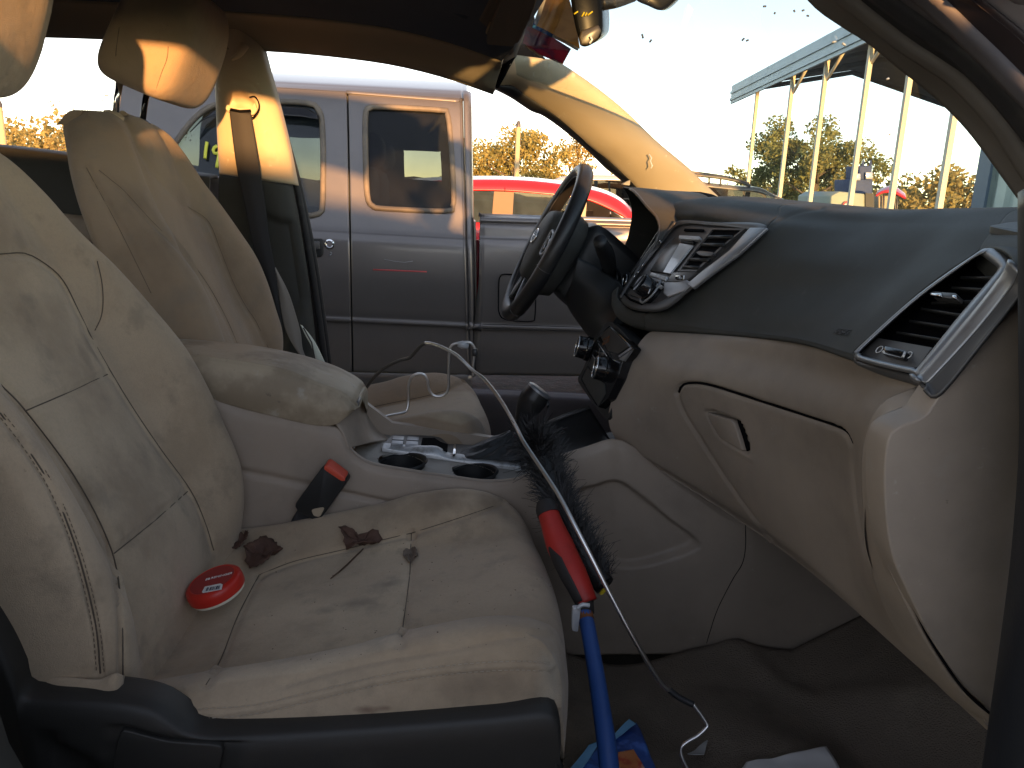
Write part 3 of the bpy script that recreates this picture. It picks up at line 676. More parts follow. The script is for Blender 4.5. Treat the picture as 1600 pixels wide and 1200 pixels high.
# ------------------------------------------------------------------ red car beyond the truck bed
RY = 7.6
redcar = thing('red_car', 'bright red coupe behind the truck bed with its sloping rear to the right', 'car', (*P(850, 300, Y=RY)[:2], 0))
top_l = [(560, 312), (610, 293), (660, 284), (742, 281), (800, 281.5), (850, 285), (900, 292), (940, 301), (968, 314), (985, 330), (1000, 350)]
win_t = [(590, 324), (640, 305), (690, 298), (742, 297), (800, 298.5), (850, 303), (880, 306), (915, 311), (950, 325), (975, 338), (990, 352)]
belt = [(560, 344), (620, 345), (690, 346), (742, 347), (800, 348), (850, 349), (880, 350), (915, 351), (950, 352), (975, 353), (990, 354)]
rowsR = [PL([(u, v-6) for u, v in top_l], RY+.75), PL([(u, v-1) for u, v in top_l], RY+.28), PL(top_l, RY+.20), PL([(a[0]*.5+b[0]*.5, a[1]*.5+b[1]*.5) for a, b in zip(top_l, win_t)], RY+.13), PL(win_t, RY+.11)]
rb = sheet('roof', loft(rowsR, 70, 24), M['red_paint'], redcar, solid=.03)
low = [PL(belt, RY+.02), PL([(u, v+12) for u, v in belt], RY-.04), PL([(u, v+60) for u, v in belt], RY-.03), PL([(u, v+110) for u, v in belt], RY+.03)]
sheet('body_side', loft(low, 60, 20), M['red_paint'], redcar, solid=.03)
def redpane(nm, p, g, dy=.075):
    return plate(nm, PL(p, RY+dy+.02), (0, .01, 0), g, redcar)
redpane('rear_window', [(700, 299), (742, 298.5), (772, 299), (768, 347.5), (700, 346)], M['car_glass'])
redpane('front_window', [(803, 299.5), (850, 303.5), (880, 306.5), (902, 311), (900, 350), (800, 348)], M['car_glass'])
redpane('quarter_window', [(918, 313), (940, 321), (953, 328), (953, 352), (914, 351)], M['dark_car_glass'])
redpane('quarter_window', [(955, 329), (970, 338), (984, 351), (984, 353), (955, 352.5)], M['dark_car_glass'])
plate('door_pillar', PL([(772, 299), (803, 300), (800, 348), (768, 347.5)], RY+.09), (0, .04, 0), M['suv_brown'], redcar)
plate('door_pillar', PL([(903, 310), (917, 313), (914, 351), (901, 350)], RY+.09), (0, .04, 0), M['dark_trim'], redcar)
tube('door_gap', PL([(789, 293), (789, 297), (788, 299)], RY+.1), .003, M['screw'], redcar, 5)
plate('cabin_lining', PL([(600, 318), (742, 300), (900, 308), (990, 352), (600, 352)], RY+1.0), (0, .02, 0), M['dark_plastic'], redcar)
for u in (735, 870):
    plate('cabin_seat', rnd_outline(PL([(u-17, 352), (u+10, 352), (u+14, 322), (u+6, 313), (u-6, 314), (u-14, 325)], RY+.5), 30, .3), (0, .4, 0), M['dark_trim'], redcar)
for u in (640, 960):
    lathe('wheel', P(u, 430, Y=RY+.12)*np.array([1, 1, 0])+np.array([0, 0, .32]), (0, 1, 0), [(.2, -.1), (.3, -.1), (.32, -.07), (.32, .1)], M['tyre'], redcar, 24)

# ------------------------------------------------------------------ other parked vehicles
def far_suv(name, label, cat, Y, top, belt_, depth, paint, panes, rack=False, cap=None):
    t = thing(name, label, cat, (*P(top[len(top)//2][0], 320, Y=Y)[:2], 0))
    A = loft([PL([(u, v-1.5) for u, v in top], Y+depth*.5), PL([(u, v-.6) for u, v in top], Y+.18), PL(top, Y+.08), PL([(u, v+(b-v)*.12) for (u, v), (_, b) in zip(top, belt_)], Y+.04)], 50, 16)
    sheet('roof', A, paint, t, solid=.03)
    lo = [PL(belt_, Y), PL([(u, v+8) for u, v in belt_], Y-.05), PL([(u, v+75*7/Y) for u, v in belt_], Y)]
    sheet('body_side', loft(lo, 40, 10), paint, t, solid=.03)
    for p, g in panes: plate('window', PL(p, Y+.05), (0, .02, 0), g, t)
    plate('cabin_lining', PL([top[0], top[len(top)//2], top[-1], belt_[-1], belt_[0]], Y+depth), (0, .02, 0), M['dark_plastic'], t)
    return t
s1 = far_suv('grey_van', 'pale blue grey van roof behind the red car, right of the steering wheel', 'van', 14.0, [(850, 290), (868, 281), (885, 276.5), (930, 274.5), (975, 275), (1000, 276), (1040, 279)], [(850, 330), (868, 330), (885, 330), (930, 330), (975, 331), (1000, 331), (1040, 332)], 1.6, M['suv_pale'],
              [([(880, 283), (928, 281), (930, 320), (876, 320)], M['dark_car_glass']), ([(934, 281), (950, 281), (952, 320), (934, 320)], M['dark_car_glass']), ([(953, 281), (1030, 284), (1035, 320), (955, 320)], M['dark_car_glass'])])
s2t = [(1040, 281), (1085, 283.5), (1115, 287), (1150, 291), (1175, 292.5), (1192, 296), (1205, 303), (1222, 311), (1240, 322)]
s2 = far_suv('dark_suv', 'brown grey suv with roof rack seen over the dashboard by the windshield pillar', 'suv', 11.0, s2t, [(1040, 330), (1085, 331), (1115, 332), (1150, 333), (1175, 334), (1192, 335), (1205, 335), (1222, 336), (1240, 337)], 1.5, M['suv_grey'],
              [([(1100, 292), (1140, 296.5), (1160, 298.5), (1163, 325), (1100, 322)], M['dark_car_glass']), ([(1164, 299), (1183, 301), (1192, 306), (1200, 318), (1167, 318)], M['dark_car_glass']), ([(1194, 299), (1204, 305), (1222, 315), (1205, 322), (1200, 312)], M['car_glass'])])
tube('rack_rail', PL([(1075, 272), (1100, 275), (1130, 278.5), (1160, 285), (1172, 291)], 11.05), .022, M['dark_trim'], s2, 8, smooth=20)
tube('rack_rail', PL([(1080, 269), (1110, 273), (1140, 278), (1170, 287)], 12.2), .022, M['dark_trim'], s2, 8, smooth=20)
for u, v in ((1126, 278.5), (1108, 276)): tube('rack_foot', PL([(u, v), (u, v+12)], 11.05), .014, M['dark_trim'], s2, 6)
lathe('side_mirror', P(1226, 300, Y=10.9), (1, 0, 0), [(.03, 0), (.10, .02), (.11, .1), (.06, .16)], M['black_plastic'], s2, 12)

# unseen wagon added on the sunny side: its roofline throws the low shade into the cabin
nb = thing('shade_wagon', 'unseen dark wagon added on the passenger side to shade the cabin', 'car', (-0.4, -3.2, 0))
zt = 1.56
prof = [(-3.4, .55), (-3.45, 1.0), (-3.2, 1.28), (-2.7, zt-.06), (-1.6, zt), (-.4, zt-.01), (.5, zt-.06), (1.0, zt-.16), (1.6, 1.20), (2.6, 1.06), (3.05, .9), (3.1, .5)]
rows_ = []
for yy, f in ((-2.25, 0), (-2.25, .45), (-2.36, .97), (-2.65, 1.0), (-3.2, 1.02), (-3.75, 1.0), (-4.02, .97), (-4.15, .45), (-4.15, 0)):
    rows_.append([(x_, yy, .35+(z_-.35)*f) for x_, z_ in prof])
sheet('body', loft(rows_, 70, 50), M['suv_grey'], nb, toward_cam=False)
for wx in (-2.4, 2.1):
    lathe('wheel', (wx, -2.3, .34), (0, 1, 0), [(.2, -.1), (.32, -.1), (.34, -.07), (.34, .1)], M['tyre'], nb, 24)

# ------------------------------------------------------------------ open-sided barn ahead
barn = thing('open_barn', 'open-sided pole barn with blue grey metal roof edge seen through the windshield', 'barn', (8.5, 14, 0))
EX, ZT, ZB, Y0, Y1, SK = 5.5, 3.68, 3.31, 8.6, 17.4, .098       # the barn stands a few degrees off the car's axis
def bq(x, y, z): return (x+SK*(y-10.5), y, z)
def bplate(name, pts, thick, mt, **k): return plate(name, [bq(*q) for q in pts], thick, mt, barn, **k)
def eave_y(u, v=320):
    k = Ray(u, v); return (EX-SK*10.5)/(k[0]/k[1]-SK)
YN = 5.2
bplate('roof_fascia', [(EX-.12, Y1, ZB), (EX-.12, YN, ZB), (EX-.12, YN, ZT), (EX-.12, Y1, ZT)], (.04, 0, 0), M['barn_edge'])
for z_ in (ZB+.06, ZB+.20): bplate('fascia_rib', [(EX-.145, Y1, z_), (EX-.145, YN, z_), (EX-.145, YN, z_+.05), (EX-.145, Y1, z_+.05)], (.02, 0, 0), M['barn_edge'])
RX, RZ, FX, FZ = 8.0, 4.12, 11.6, 3.2
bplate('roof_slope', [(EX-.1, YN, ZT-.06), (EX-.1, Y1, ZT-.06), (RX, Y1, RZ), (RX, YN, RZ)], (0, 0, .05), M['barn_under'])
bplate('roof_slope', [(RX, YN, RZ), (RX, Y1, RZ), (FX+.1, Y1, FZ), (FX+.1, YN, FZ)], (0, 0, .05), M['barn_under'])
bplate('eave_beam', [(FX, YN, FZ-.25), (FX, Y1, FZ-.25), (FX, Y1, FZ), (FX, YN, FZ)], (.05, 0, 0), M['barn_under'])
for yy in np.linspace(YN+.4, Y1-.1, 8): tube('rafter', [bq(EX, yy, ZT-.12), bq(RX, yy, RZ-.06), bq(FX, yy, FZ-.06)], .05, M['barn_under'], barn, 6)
for k, u_ in enumerate((1163, 1214, 1262, 1325, 1388, 1464)):
    yy = min(eave_y(u_), Y1-.1); w = .06
    bplate('post', [(EX, yy-w/2, -.1), (EX+w, yy-w/2, -.1), (EX+w, yy-w/2, ZB+.1), (EX, yy-w/2, ZB+.1)], (0, w, 0), M['bare_wood'])
    if k: tube('knee_brace', [bq(EX+.05, yy-.02, ZB-.22), bq(EX+.10, yy-.62, ZB+.22)], .03, M['bare_wood'], barn, 4)
# corrugated side wall on the near end
yw = eave_y(1532, 300); ys = np.linspace(yw, YN, 220)
ww = np.array([[bq(EX+.045*(1 if math.sin(q*2*math.pi/.30) > .2 else 0), q, z) for q in ys] for z in (-.1, 1.0, 2.4, ZB+.1)])
wl = sheet('wall_sheeting', ww, M['barn_wall'], barn, solid=.004)
bplate('corner_flashing', [(EX-.04, yw+.06, -.1), (EX-.04, yw-.16, -.1), (EX-.04, yw-.16, ZB+.1), (EX-.04, yw+.06, ZB+.1)], (.03, 0, 0), M['barn_corner'])

# things standing beyond the barn
def solid_at(u0, u1, v0, v1, d, dep): return [P(u0, v1, Y=d), P(u1, v1, Y=d), P(u1, v0, Y=d), P(u0, v0, Y=d)], (0, dep, 0)
tp = thing('tarped_stack', 'dark blue tarpaulin covered stack with two prongs, behind the barn posts', 'stack', (*P(1350, 320, Y=24)[:2], 0))
o_, d_ = solid_at(1332, 1364, 280, 340, 24, 1.2); plate('lower_block', o_, d_, M['tarp_blue'], tp, bevel=.04)
o_, d_ = solid_at(1343, 1363, 259, 281, 24, .9); plate('upper_block', o_, d_, M['tarp_blue'], tp, bevel=.04)
for u in (1349, 1361): tube('prong', [P(u-1.5, 262, Y=24.2), P(u, 250, Y=24.2)], [.06, .02], M['tarp_blue'], tp, 6)
for uu, vv in ((1338, 274), (1357, 272)):
    o_, d_ = solid_at(uu-4, uu+7, vv-3, vv+8, 23.9, .06); plate('pale_panel', o_, d_, M['suv_pale'], tp, bevel=.02)
tl = thing('site_trailer', 'low pale green trailer with round red and white sign beyond the barn', 'trailer', (*P(1325, 330, Y=20)[:2], 0))
plate('body', [P(u, v, Y=20) for u, v in [(1296, 345), (1352, 345), (1352, 303), (1312, 299), (1299, 306)]], (0, 2.0, 0), M['trailer'], tl, bevel=.03)
lathe('sign', P(1323, 322, Y=19.95), (0, -1, 0), [(.13, 0), (.13, .02)], M['red_paint'], tl, 20)
lathe('sign_face', P(1322, 323, Y=19.92), (0, -1, 0), [(.085, 0), (.085, .01)], M['white_print'], tl, 16)
plate('doorway', [P(u, v, Y=19.96) for u, v in [(1352.5, 345), (1366, 345), (1366, 302), (1352.5, 302)]], (0, .3, 0), M['black_plastic'], tl)
rc = thing('canopy_cart', 'small beige kiosk under a red canopy beyond the barn posts', 'kiosk', (*P(1390, 330, Y=21)[:2], 0))
plate('kiosk_body', [P(u, v, Y=21) for u, v in [(1373, 345), (1400, 345), (1400, 306), (1373, 306)]], (0, 1.2, 0), mat('beige_kiosk', (.34, .28, .2), .7), rc, bevel=.02)
A = loft([PL([(1368, 305), (1380, 299), (1398, 300), (1416, 309)], 20.8), PL([(1371, 297), (1384, 291.5), (1398, 291), (1414, 302)], 21.5), PL([(1371, 300), (1384, 295), (1398, 294), (1414, 304)], 22.6)], 24, 10)
sheet('canopy', A, M['red_paint'], rc, solid=.05)
for u in (1381, 1402): tube('canopy_leg', PL([(u, 303), (u-1, 345)], 20.9), .03, M['dark_trim'], rc, 6)
# ================================================================== CAR SHELL
YC = 1.31
car = thing('parked_car', 'car whose cabin this is, with dark headliner, beige pillars and windshield', 'car', (0, YC, 0))
def mir(p): p = np.array(p, float); p[..., 1] = 2*YC-p[..., 1]; return p
# --- headliner and roof rails.  rail edge above the driver door, traced
rail_edge = PL([(-60, 40, 2.06), (30, 41, 2.06), (180, 46, 2.05), (300, 54, 2.04), (400, 63, 2.02), (450, 66, 2.02), (540, 75, 2.02), (620, 87, 2.02), (700, 107, 2.01), (775, 133, 2.0)])
back = rail_edge[0]+np.array([-.75, -.02, -.06])
rail_edge = np.vstack([[back+np.array([-.6, 0, -.25])], [back], rail_edge])
nR = 60
rail = resample(rail_edge, nR)
def shift(a, dy, dz, dx=0): b = np.array(a); b[:, 1] += dy; b[:, 2] += dz; b[:, 0] += dx; return b
r1 = shift(rail, -.025, .006); r2 = shift(rail, -.07, .040, .01); r3 = shift(rail, -.12, .052, .01)
rl = sheet('roof_rail', loft([shift(rail, .012, -.004), rail, r1, r2, r3], nR, 18, False), M['rail_cloth'], car, solid=.02, solid_off=1)
mid = np.array(r3); zt_ = np.maximum(mid[:, 2]+.03, 0); mid1 = shift(r3, -.16, .028, .03); mid2 = shift(r3, -.57, .045, .05); mid2[:, 1] = YC
mid1b = mir(mid1); r3b, r2b, r1b, railb = mir(r3), mir(r2), mir(r1), mir(rail)
hl = sheet('headliner', loft([shift(r3, .004, .002), mid1, mid2, mid1b, r3b], nR, 50, False), M['headliner'], car, solid=.02, solid_off=1, toward_cam=True)
sheet('roof_rail', loft([shift(railb, -.012, -.004), railb, r1b, r2b, r3b], nR, 18, False), M['rail_cloth'], car, solid=.02)
sheet('roof_panel', loft([shift(rail, .07, .0), shift(rail, .06, .05), shift(mid1, 0, .075), shift(mid2, 0, .08), shift(mid1b, 0, .075), shift(railb, -.06, .05), shift(railb, -.07, 0)], nR, 50, False), M['car_paint'], car, solid=.012)
# raised plates on the headliner: grab handle recess and lamp bezel towards the front
gh = plate('visor_clip_recess', rnd_outline(PL([(690, 19, 1.78), (730, 24, 1.78), (728, 42, 1.86), (700, 40, 1.86)]), 24, .25), (0, .01, .012), M['dark_trim'], car, bevel=.004)
plate('grab_handle', rnd_outline(PL([(688, 3, 1.72), (731, 26, 1.72), (729, 32, 1.73), (686, 9, 1.73)]), 24, .25), (0, .02, .012), M['headliner'], car, bevel=.004)
# --- windshield header trim and visor
vis = np.array([P(757, 64, Y=1.86), P(800, 84, Y=1.93), P(836, 2, Y=1.47), P(844, -60, Y=1.28), P(800, -60, Y=1.25), P(783, -10, Y=1.46)])
sheet('visor_backing', loft([PL([(731, 60, 1.90), (775, 100, 1.96), (806, 90, 1.95)]), PL([(765, 0, 1.56), (800, 20, 1.60), (838, 4, 1.52)]), PL([(790, -70, 1.28), (820, -60, 1.3), (852, -66, 1.28)])], 24, 20), M['visor'], car, solid=.012)
sv = link('sun_visor', plate_mesh('sun_visor', rnd_outline([vis[0], vis[1], vis[2], vis[3], vis[4], vis[5]], 42, .2)-np.array([0, .02, .012]), (0, .004, .014), M['visor']), car, bevel=.005)
tube('visor_edge', [P(758, 60, Y=1.84), P(763, 46, Y=1.76), P(768, 36, Y=1.70)], .005, M['rail_cloth'], sv, 6)
# --- driver side windshield pillar
ap_up = PL([(806, 86, 1.95), (850, 92, 1.96), (872, 97, 1.97), (925, 132, 1.985), (975, 172, 2.0), (1025, 220, 2.015), (1075, 262, 2.03), (1112, 298, 2.05), (1150, 334, 2.06)])
ap_lo = PL([(777, 134, 2.01), (800, 133, 2.02), (825, 149, 2.025), (875, 184, 2.04), (925, 227, 2.05), (950, 247, 2.06), (975, 270, 2.07), (995, 290, 2.08), (1030, 330, 2.10)])
n = 50; u_ = resample(ap_up, n); l_ = resample(ap_lo, n)
ap1 = u_*.72+l_*.28+np.array([0, -.02, 0]); ap2 = u_*.3+l_*.7+np.array([0, -.022, 0])
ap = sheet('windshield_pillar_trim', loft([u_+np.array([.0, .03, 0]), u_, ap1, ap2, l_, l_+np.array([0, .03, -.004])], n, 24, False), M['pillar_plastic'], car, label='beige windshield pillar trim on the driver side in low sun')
for pts in ([(1014, 241), (1018, 247), (1016, 252), (1019, 259), (1017, 263)], [(812, 113), (817, 118), (823, 121)], [(831, 101), (828, 96)]):
    tube('scratch', [P(u, v, Y=2.0) for u, v in pts], .0018, M['white_print'], ap, 5)
s1_ = resample(PL([(775, 137, 2.02), (800, 150, 2.05), (832, 171, 2.06), (850, 178, 2.065), (875, 195, 2.075), (900, 215, 2.08), (925, 237, 2.09), (950, 262, 2.10), (975, 282, 2.11), (1010, 322, 2.12)]), n)
sheet('pillar_seal', loft([l_+np.array([0, .004, .002]), (l_+s1_)/2+np.array([0, -.008, 0]), s1_, s1_+np.array([0, .04, 0])], n, 12, False), M['rubber'], car, solid=.006)
gapA = PL([(803, 86, 1.955), (790, 110, 1.975), (775, 136, 2.005)])-np.array([0, .012, 0])
plate('trim_backing', [P(740, 96, Y=2.03), P(782, 140, Y=2.06), P(835, 140, Y=2.06), P(850, 92, Y=2.02), P(836, 30, Y=1.90), P(800, 50, Y=1.95)], (.0, .02, .01), M['screw'], car)
tube('trim_gap', gapA, .007, M['screw'], car, 6, smooth=14)
# --- windshield
wtop_d = P(838, 10, Y=1.60); wt = [(.155, 1.97, 1.48), (.13, 1.75, 1.515), (.12, YC, 1.535), (.13, 2*YC-1.75, 1.515), (.155, 2*YC-1.97, 1.48)]
wb = [(.86, 2.10, 1.10), (1.0, 1.8, 1.10), (1.06, YC, 1.10), (1.0, 2*YC-1.8, 1.10), (.86, 2*YC-2.10, 1.10)]
wm = [tuple((np.array(a)+np.array(b))/2+np.array([.05, 0, .045])) for a, b in zip(wt, wb)]
ws = sheet('windshield', loft([wt, wm, wb], 40, 24), M['windshield'], car, toward_cam=True)
for (u, v, s) in ((1005, 60, 7), (1015, 66, 5), (1163, 60, 5), (1166, 64, 4), (1197, 10, 5), (1242, 19, 4), (1253, 17, 4), (1264, 25, 4), (1300, 66, 6), (1321, 71, 6), (1385, 124, 4), (1440, 112, 5), (1461, 144, 4), (1491, 168, 5), (1389, 211, 3), (1210, 22, 3)):
    yq = 1.2 if u < 1280 else 1.05
    p0 = P(u, v, Y=yq); a = random.random()*6
    tube('dirt_speck', [p0, p0+np.array([math.cos(a), 0, math.sin(a)])*s*.0009], .0014, M['clip'] if u > 1290 else M['dark_trim'], ws, 5)
# --- passenger side pillar close to the camera (traced bands from inside to outside)
bands = [[(1240, -60, .66), (1287, 0, .66), (1335, 35, .65), (1375, 60, .64), (1430, 105, .63), (1477, 142, .62), (1535, 199, .60), (1600, 285, .57), (1650, 360, .55)],
         [(1290, -40, .60), (1340, 0, .60), (1384, 35, .595), (1425, 67, .59), (1470, 96, .58), (1512, 126, .57), (1575, 193, .55), (1600, 232, .545), (1660, 330, .53)],
         [(1350, -40, .56), (1400, 0, .56), (1445, 33, .555), (1487, 64, .55), (1530, 100, .54), (1575, 145, .53), (1620, 200, .52), (1660, 250, .51), (1700, 320, .50)],
         [(1420, -40, .52), (1470, 0, .52), (1520, 48, .515), (1560, 86, .51), (1600, 127, .50), (1640, 168, .49), (1680, 210, .48), (1720, 260, .475), (1760, 320, .47)],
         [(1490, -40, .50), (1537, 0, .50), (1575, 30, .495), (1600, 50, .49), (1640, 92, .48), (1690, 140, .47), (1730, 190, .46), (1770, 240, .455), (1810, 300, .45)],
         [(1580, -40, .47), (1640, 0, .47), (1680, 30, .465), (1710, 60, .46), (1750, 100, .45), (1790, 150, .44), (1830, 200, .43), (1880, 260, .425), (1920, 320, .42)]]
bands = [b+[(b[-1][0]+70, b[-1][1]+150, b[-1][2]-.004), (b[-1][0]+95, b[-1][1]+420, b[-1][2]-.006)] for b in bands]
B = [resample(PL(b), 64) for b in bands]
def band(name, a, b, mt, bulge):
    mid_ = (a+b)/2+np.array([-.2, -1, .3])*bulge
    return sheet(name, loft([a+np.array([.0, .02, 0]), a, mid_, b, b+np.array([.0, .015, .0])], 64, 16, False), mt, car, solid=.004)
band('windshield_pillar_trim', B[0], B[1], mat('grey_brown_pillar_trim', (.105, .092, .082), .7, bumps=[(900, .2, .0006)]), .004)
band('weatherstrip', B[1], B[2], M['rubber'], .010)
band('windshield_pillar', B[2], B[3], M['pillar_shade_paint'], .006)
band('outer_seal', B[3], B[4], M['seal_dark'], .008)
band('pillar_skin', B[4], B[5], M['car_paint'], .012)
# hinge pillar beside the dash end
hp_ = [PL([(1592, 300, .50), (1592, 420, .50), (1593, 560, .50), (1594, 700, .50), (1583, 860, .50), (1566, 1000, .50), (1546, 1140, .50), (1530, 1250, .50)]),
       PL([(1640, 280, .46), (1640, 420, .46), (1640, 560, .46), (1640, 700, .46), (1630, 860, .46), (1610, 1000, .46), (1590, 1140, .46), (1575, 1250, .46)]),
       PL([(1760, 280, .42), (1760, 420, .42), (1760, 560, .42), (1760, 700, .42), (1750, 860, .42), (1730, 1000, .42), (1710, 1140, .42), (1690, 1250, .42)])]
sheet('hinge_pillar_seal', loft([hp_[0]+np.array([.04, .05, 0])]+hp_, 40, 14), mat('blue_black_pillar', (.012, .014, .018), .5, bumps=[(300, .2, .001)]), car, solid=.004)
# --- driver side centre pillar
bp_l = PL([(318, 30, 2.0), (330, 62, 2.0), (336, 120, 2.02), (340, 200, 2.05), (344, 272, 2.07)])
bp_r = PL([(396, 40, 1.985), (402, 66, 1.985), (420, 130, 2.005), (444, 220, 2.03), (456, 288, 2.05)])
bp_rr = PL([(404, 40, 2.02), (410, 66, 2.02), (430, 130, 2.04), (453, 220, 2.065), (467, 290, 2.08)])
def bmid(f, dy): return [tuple(np.array(a)*(1-f)+np.array(b)*f+np.array([0, dy, 0])) for a, b in zip(bp_l, bp_r)]
A = loft([[tuple(np.array(a)+np.array([-.01, .05, 0])) for a in bp_l], bp_l, bmid(.3, -.02), bmid(.7, -.025), bp_r, bp_rr], 60, 60)
A = grooves(A, [[(352, 128), (372, 127), (388, 129), (402, 140), (409, 160), (416, 195), (424, 225), (433, 243), (433, 251), (420, 254), (404, 254)]], 1.6, .003)
A = recess(A, [(350, 165), (352, 150), (362, 142), (378, 140), (392, 150), (402, 158), (402, 180), (394, 190), (380, 176), (362, 176)], .014, 12)
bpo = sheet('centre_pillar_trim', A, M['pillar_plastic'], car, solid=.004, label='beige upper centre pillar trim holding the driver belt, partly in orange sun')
tube('coat_hook', [P(383, 70, Y=1.955), P(376, 82, Y=1.95), P(370, 88, Y=1.95), P(362, 92, Y=1.955)], [.010, .008, .006, .004], M['pillar_plastic'], bpo, 8, smooth=14)
plate('hook_recess', rnd_outline(PL([(350, 63), (374, 66), (372, 76), (356, 78), (350, 74)], 1.975), 24, .3), (0, .01, 0), M['rail_cloth'], bpo, bevel=.003)
lw_l = PL([(342, 272, 2.075), (342, 330, 2.08), (350, 420, 2.085), (370, 520, 2.09), (390, 640, 2.10)])
lw_r = PL([(457, 289, 2.055), (467, 340, 2.06), (480, 420, 2.07), (490, 500, 2.08), (505, 640, 2.09)])
def lmid(f, dy): return [tuple(np.array(a)*(1-f)+np.array(b)*f+np.array([0, dy, 0])) for a, b in zip(lw_l, lw_r)]
A = loft([lw_l, lmid(.35, -.03), lmid(.7, -.035), lmid(.9, -.025), lw_r], 70, 60)
A = recess(A, [(392, 336), (440, 338), (462, 344), (468, 362), (482, 450), (485, 470), (470, 500), (430, 560), (400, 480)], .018, 14)
lt = sheet('lower_pillar_trim', A, M['dark_plastic'], car, solid=.004)
sl = [PL([(402, 60, 2.02), (412, 110, 2.05), (436, 195, 2.08), (462, 285, 2.10), (484, 400, 2.10), (499, 500, 2.11), (512, 600, 2.12)]),
      PL([(406, 62, 2.03), (420, 115, 2.06), (444, 205, 2.09), (467, 290, 2.11), (490, 400, 2.11), (505, 500, 2.12), (518, 600, 2.13)])]
for k, s in enumerate(sl): tube('door_seal', resample(s, 40), .0085, M['rubber'], car, 10)
sheet('door_frame', loft([sl[0]+np.array([0, .02, 0]), sl[1]+np.array([0, .03, 0]), sl[1]+np.array([-.02, .10, 0]), sl[0]+np.array([-.09, .12, 0]), sl[0]+np.array([-.12, .04, 0])], 40, 14), M['car_paint'], car)
# seal along the upper edge of the driver door opening
tube('door_seal', shift(rail[10:], .014, -.006), .008, M['rubber'], car, 8)
sheet('door_frame', loft([shift(railb, -.012, .0), shift(railb, -.014, -.022), shift(railb, -.03, -.034), shift(railb, -.045, 0)], nR, 10, False), M['rubber'], car, solid=.004, toward_cam=False)  # unseen passenger rail edge, added lower to shade the top of the driver headrest
# --- rear door on the driver side (only its window sill and trim show)
rd_top = PL([(-260, 205, 2.10), (-60, 222, 2.10), (40, 232, 2.10), (130, 244, 2.10), (330, 275, 2.10)])
A = loft([rd_top+np.array([0, .06, .004]), rd_top, rd_top+np.array([0, -.02, -.015]), rd_top+np.array([0, -.035, -.09]), rd_top+np.array([0, -.03, -.3]), rd_top+np.array([0, -.02, -.75])], 40, 24)
rdr = sheet('rear_door_trim', A, M['dark_plastic'], car, solid=.01, label='dark rear door trim under the bright rear window')
plate('rear_armrest', [P(60, 330, Y=2.04), P(320, 360, Y=2.04), P(320, 400, Y=2.04), P(60, 370, Y=2.04)], (0, .06, 0), M['beige_plastic'], rdr, bevel=.012)
sheet('rear_door_skin', loft([rd_top+np.array([0, .07, 0]), rd_top+np.array([0, .11, -.1]), rd_top+np.array([0, .12, -.5]), rd_top+np.array([0, .08, -.8])], 30, 10), M['car_paint'], car, solid=.006, toward_cam=False)
cq = np.array(rail[0])
sheet('rear_quarter', np.array([[(-1.75, 2.05, 1.53), (-2.5, 1.95, 1.30), (-3.0, 1.95, 1.1)], [(-1.72, 2.10, 1.22), (-2.5, 2.12, 1.15), (-3.0, 2.1, 1.0)], [(-1.72, 2.14, .5), (-2.5, 2.16, .5), (-3.0, 2.14, .5)]]), M['dark_plastic'], car, solid=.02, toward_cam=False)
sheet('rear_quarter', mir(np.array([[(-1.75, 2.05, 1.53), (-2.5, 1.95, 1.30), (-3.0, 1.95, 1.1)], [(-1.72, 2.10, 1.22), (-2.5, 2.12, 1.15), (-3.0, 2.1, 1.0)], [(-1.72, 2.14, .5), (-2.5, 2.16, .5), (-3.0, 2.14, .5)]])), M['dark_plastic'], car, solid=.02, toward_cam=False)
# --- passenger side shell behind the open door (out of the frame, keeps the light right)
ml = mir(rd_top)
sheet('rear_door', loft([ml+np.array([-.25, 0, .0]), ml+np.array([-.25, -.04, -.2]), ml+np.array([-.25, -.03, -.75])], 20, 8), M['car_paint'], car, solid=.06, toward_cam=False)
sheet('centre_pillar', mir(np.array([[(-.47, 2.0, 1.53), (-.66, 2.0, 1.53)], [(-.40, 2.10, 1.12), (-.64, 2.10, 1.12)], [(-.33, 2.13, .78), (-.62, 2.13, .78)], [(-.24, 2.14, .55), (-.60, 2.14, .55)], [(-.18, 2.14, .42), (-.60, 2.14, .42)]])), M['dark_plastic'], car, solid=.05, toward_cam=False)
# --- floor, sills, tunnel, toe board
fl_ = np.array([[(x_, y_, .40+.0*x_ + (max(0, x_-.62)*.75 if x_ < 1.2 else .435)) for x_ in np.linspace(-2.4, 1.15, 60)] for y_ in np.linspace(.50, 2.12, 16)])
structure_floor = sheet('floor_carpet', fl_, M['carpet'], car, solid=.02)
sp = [PL([(480, 603, 2.14), (700, 607, 2.14), (860, 613, 2.14), (930, 617, 2.14), (1000, 620, 2.14)]), PL([(480, 606, 2.08), (700, 610, 2.08), (860, 617, 2.08), (930, 621, 2.08), (1000, 625, 2.08)])]
A = loft([sp[0]+np.array([0, .03, -.12]), sp[0]+np.array([0, .01, -.01]), sp[0], sp[1], sp[1]+np.array([0, -.03, -.03]), sp[1]+np.array([0, -.04, -.22])], 30, 24)
sheet('door_sill', A, M['sill_carpet'], car, solid=.005, label='dusty purple grey sill along the driver door opening')
sheet('door_sill', mir(np.array([[(-.4, 2.14, .56), (.6, 2.14, .56)], [(-.4, 2.08, .57), (.6, 2.08, .57)], [(-.4, 2.04, .42), (.6, 2.04, .42)], [(-.4, 2.20, .35), (.6, 2.20, .35)]])), M['black_plastic'], car, solid=.005, toward_cam=False)
plate('underbody', [(-2.6, .50, .26), (1.9, .50, .26), (1.9, 2.12, .26), (-2.6, 2.12, .26)], (0, 0, .03), M['black_plastic'], car)
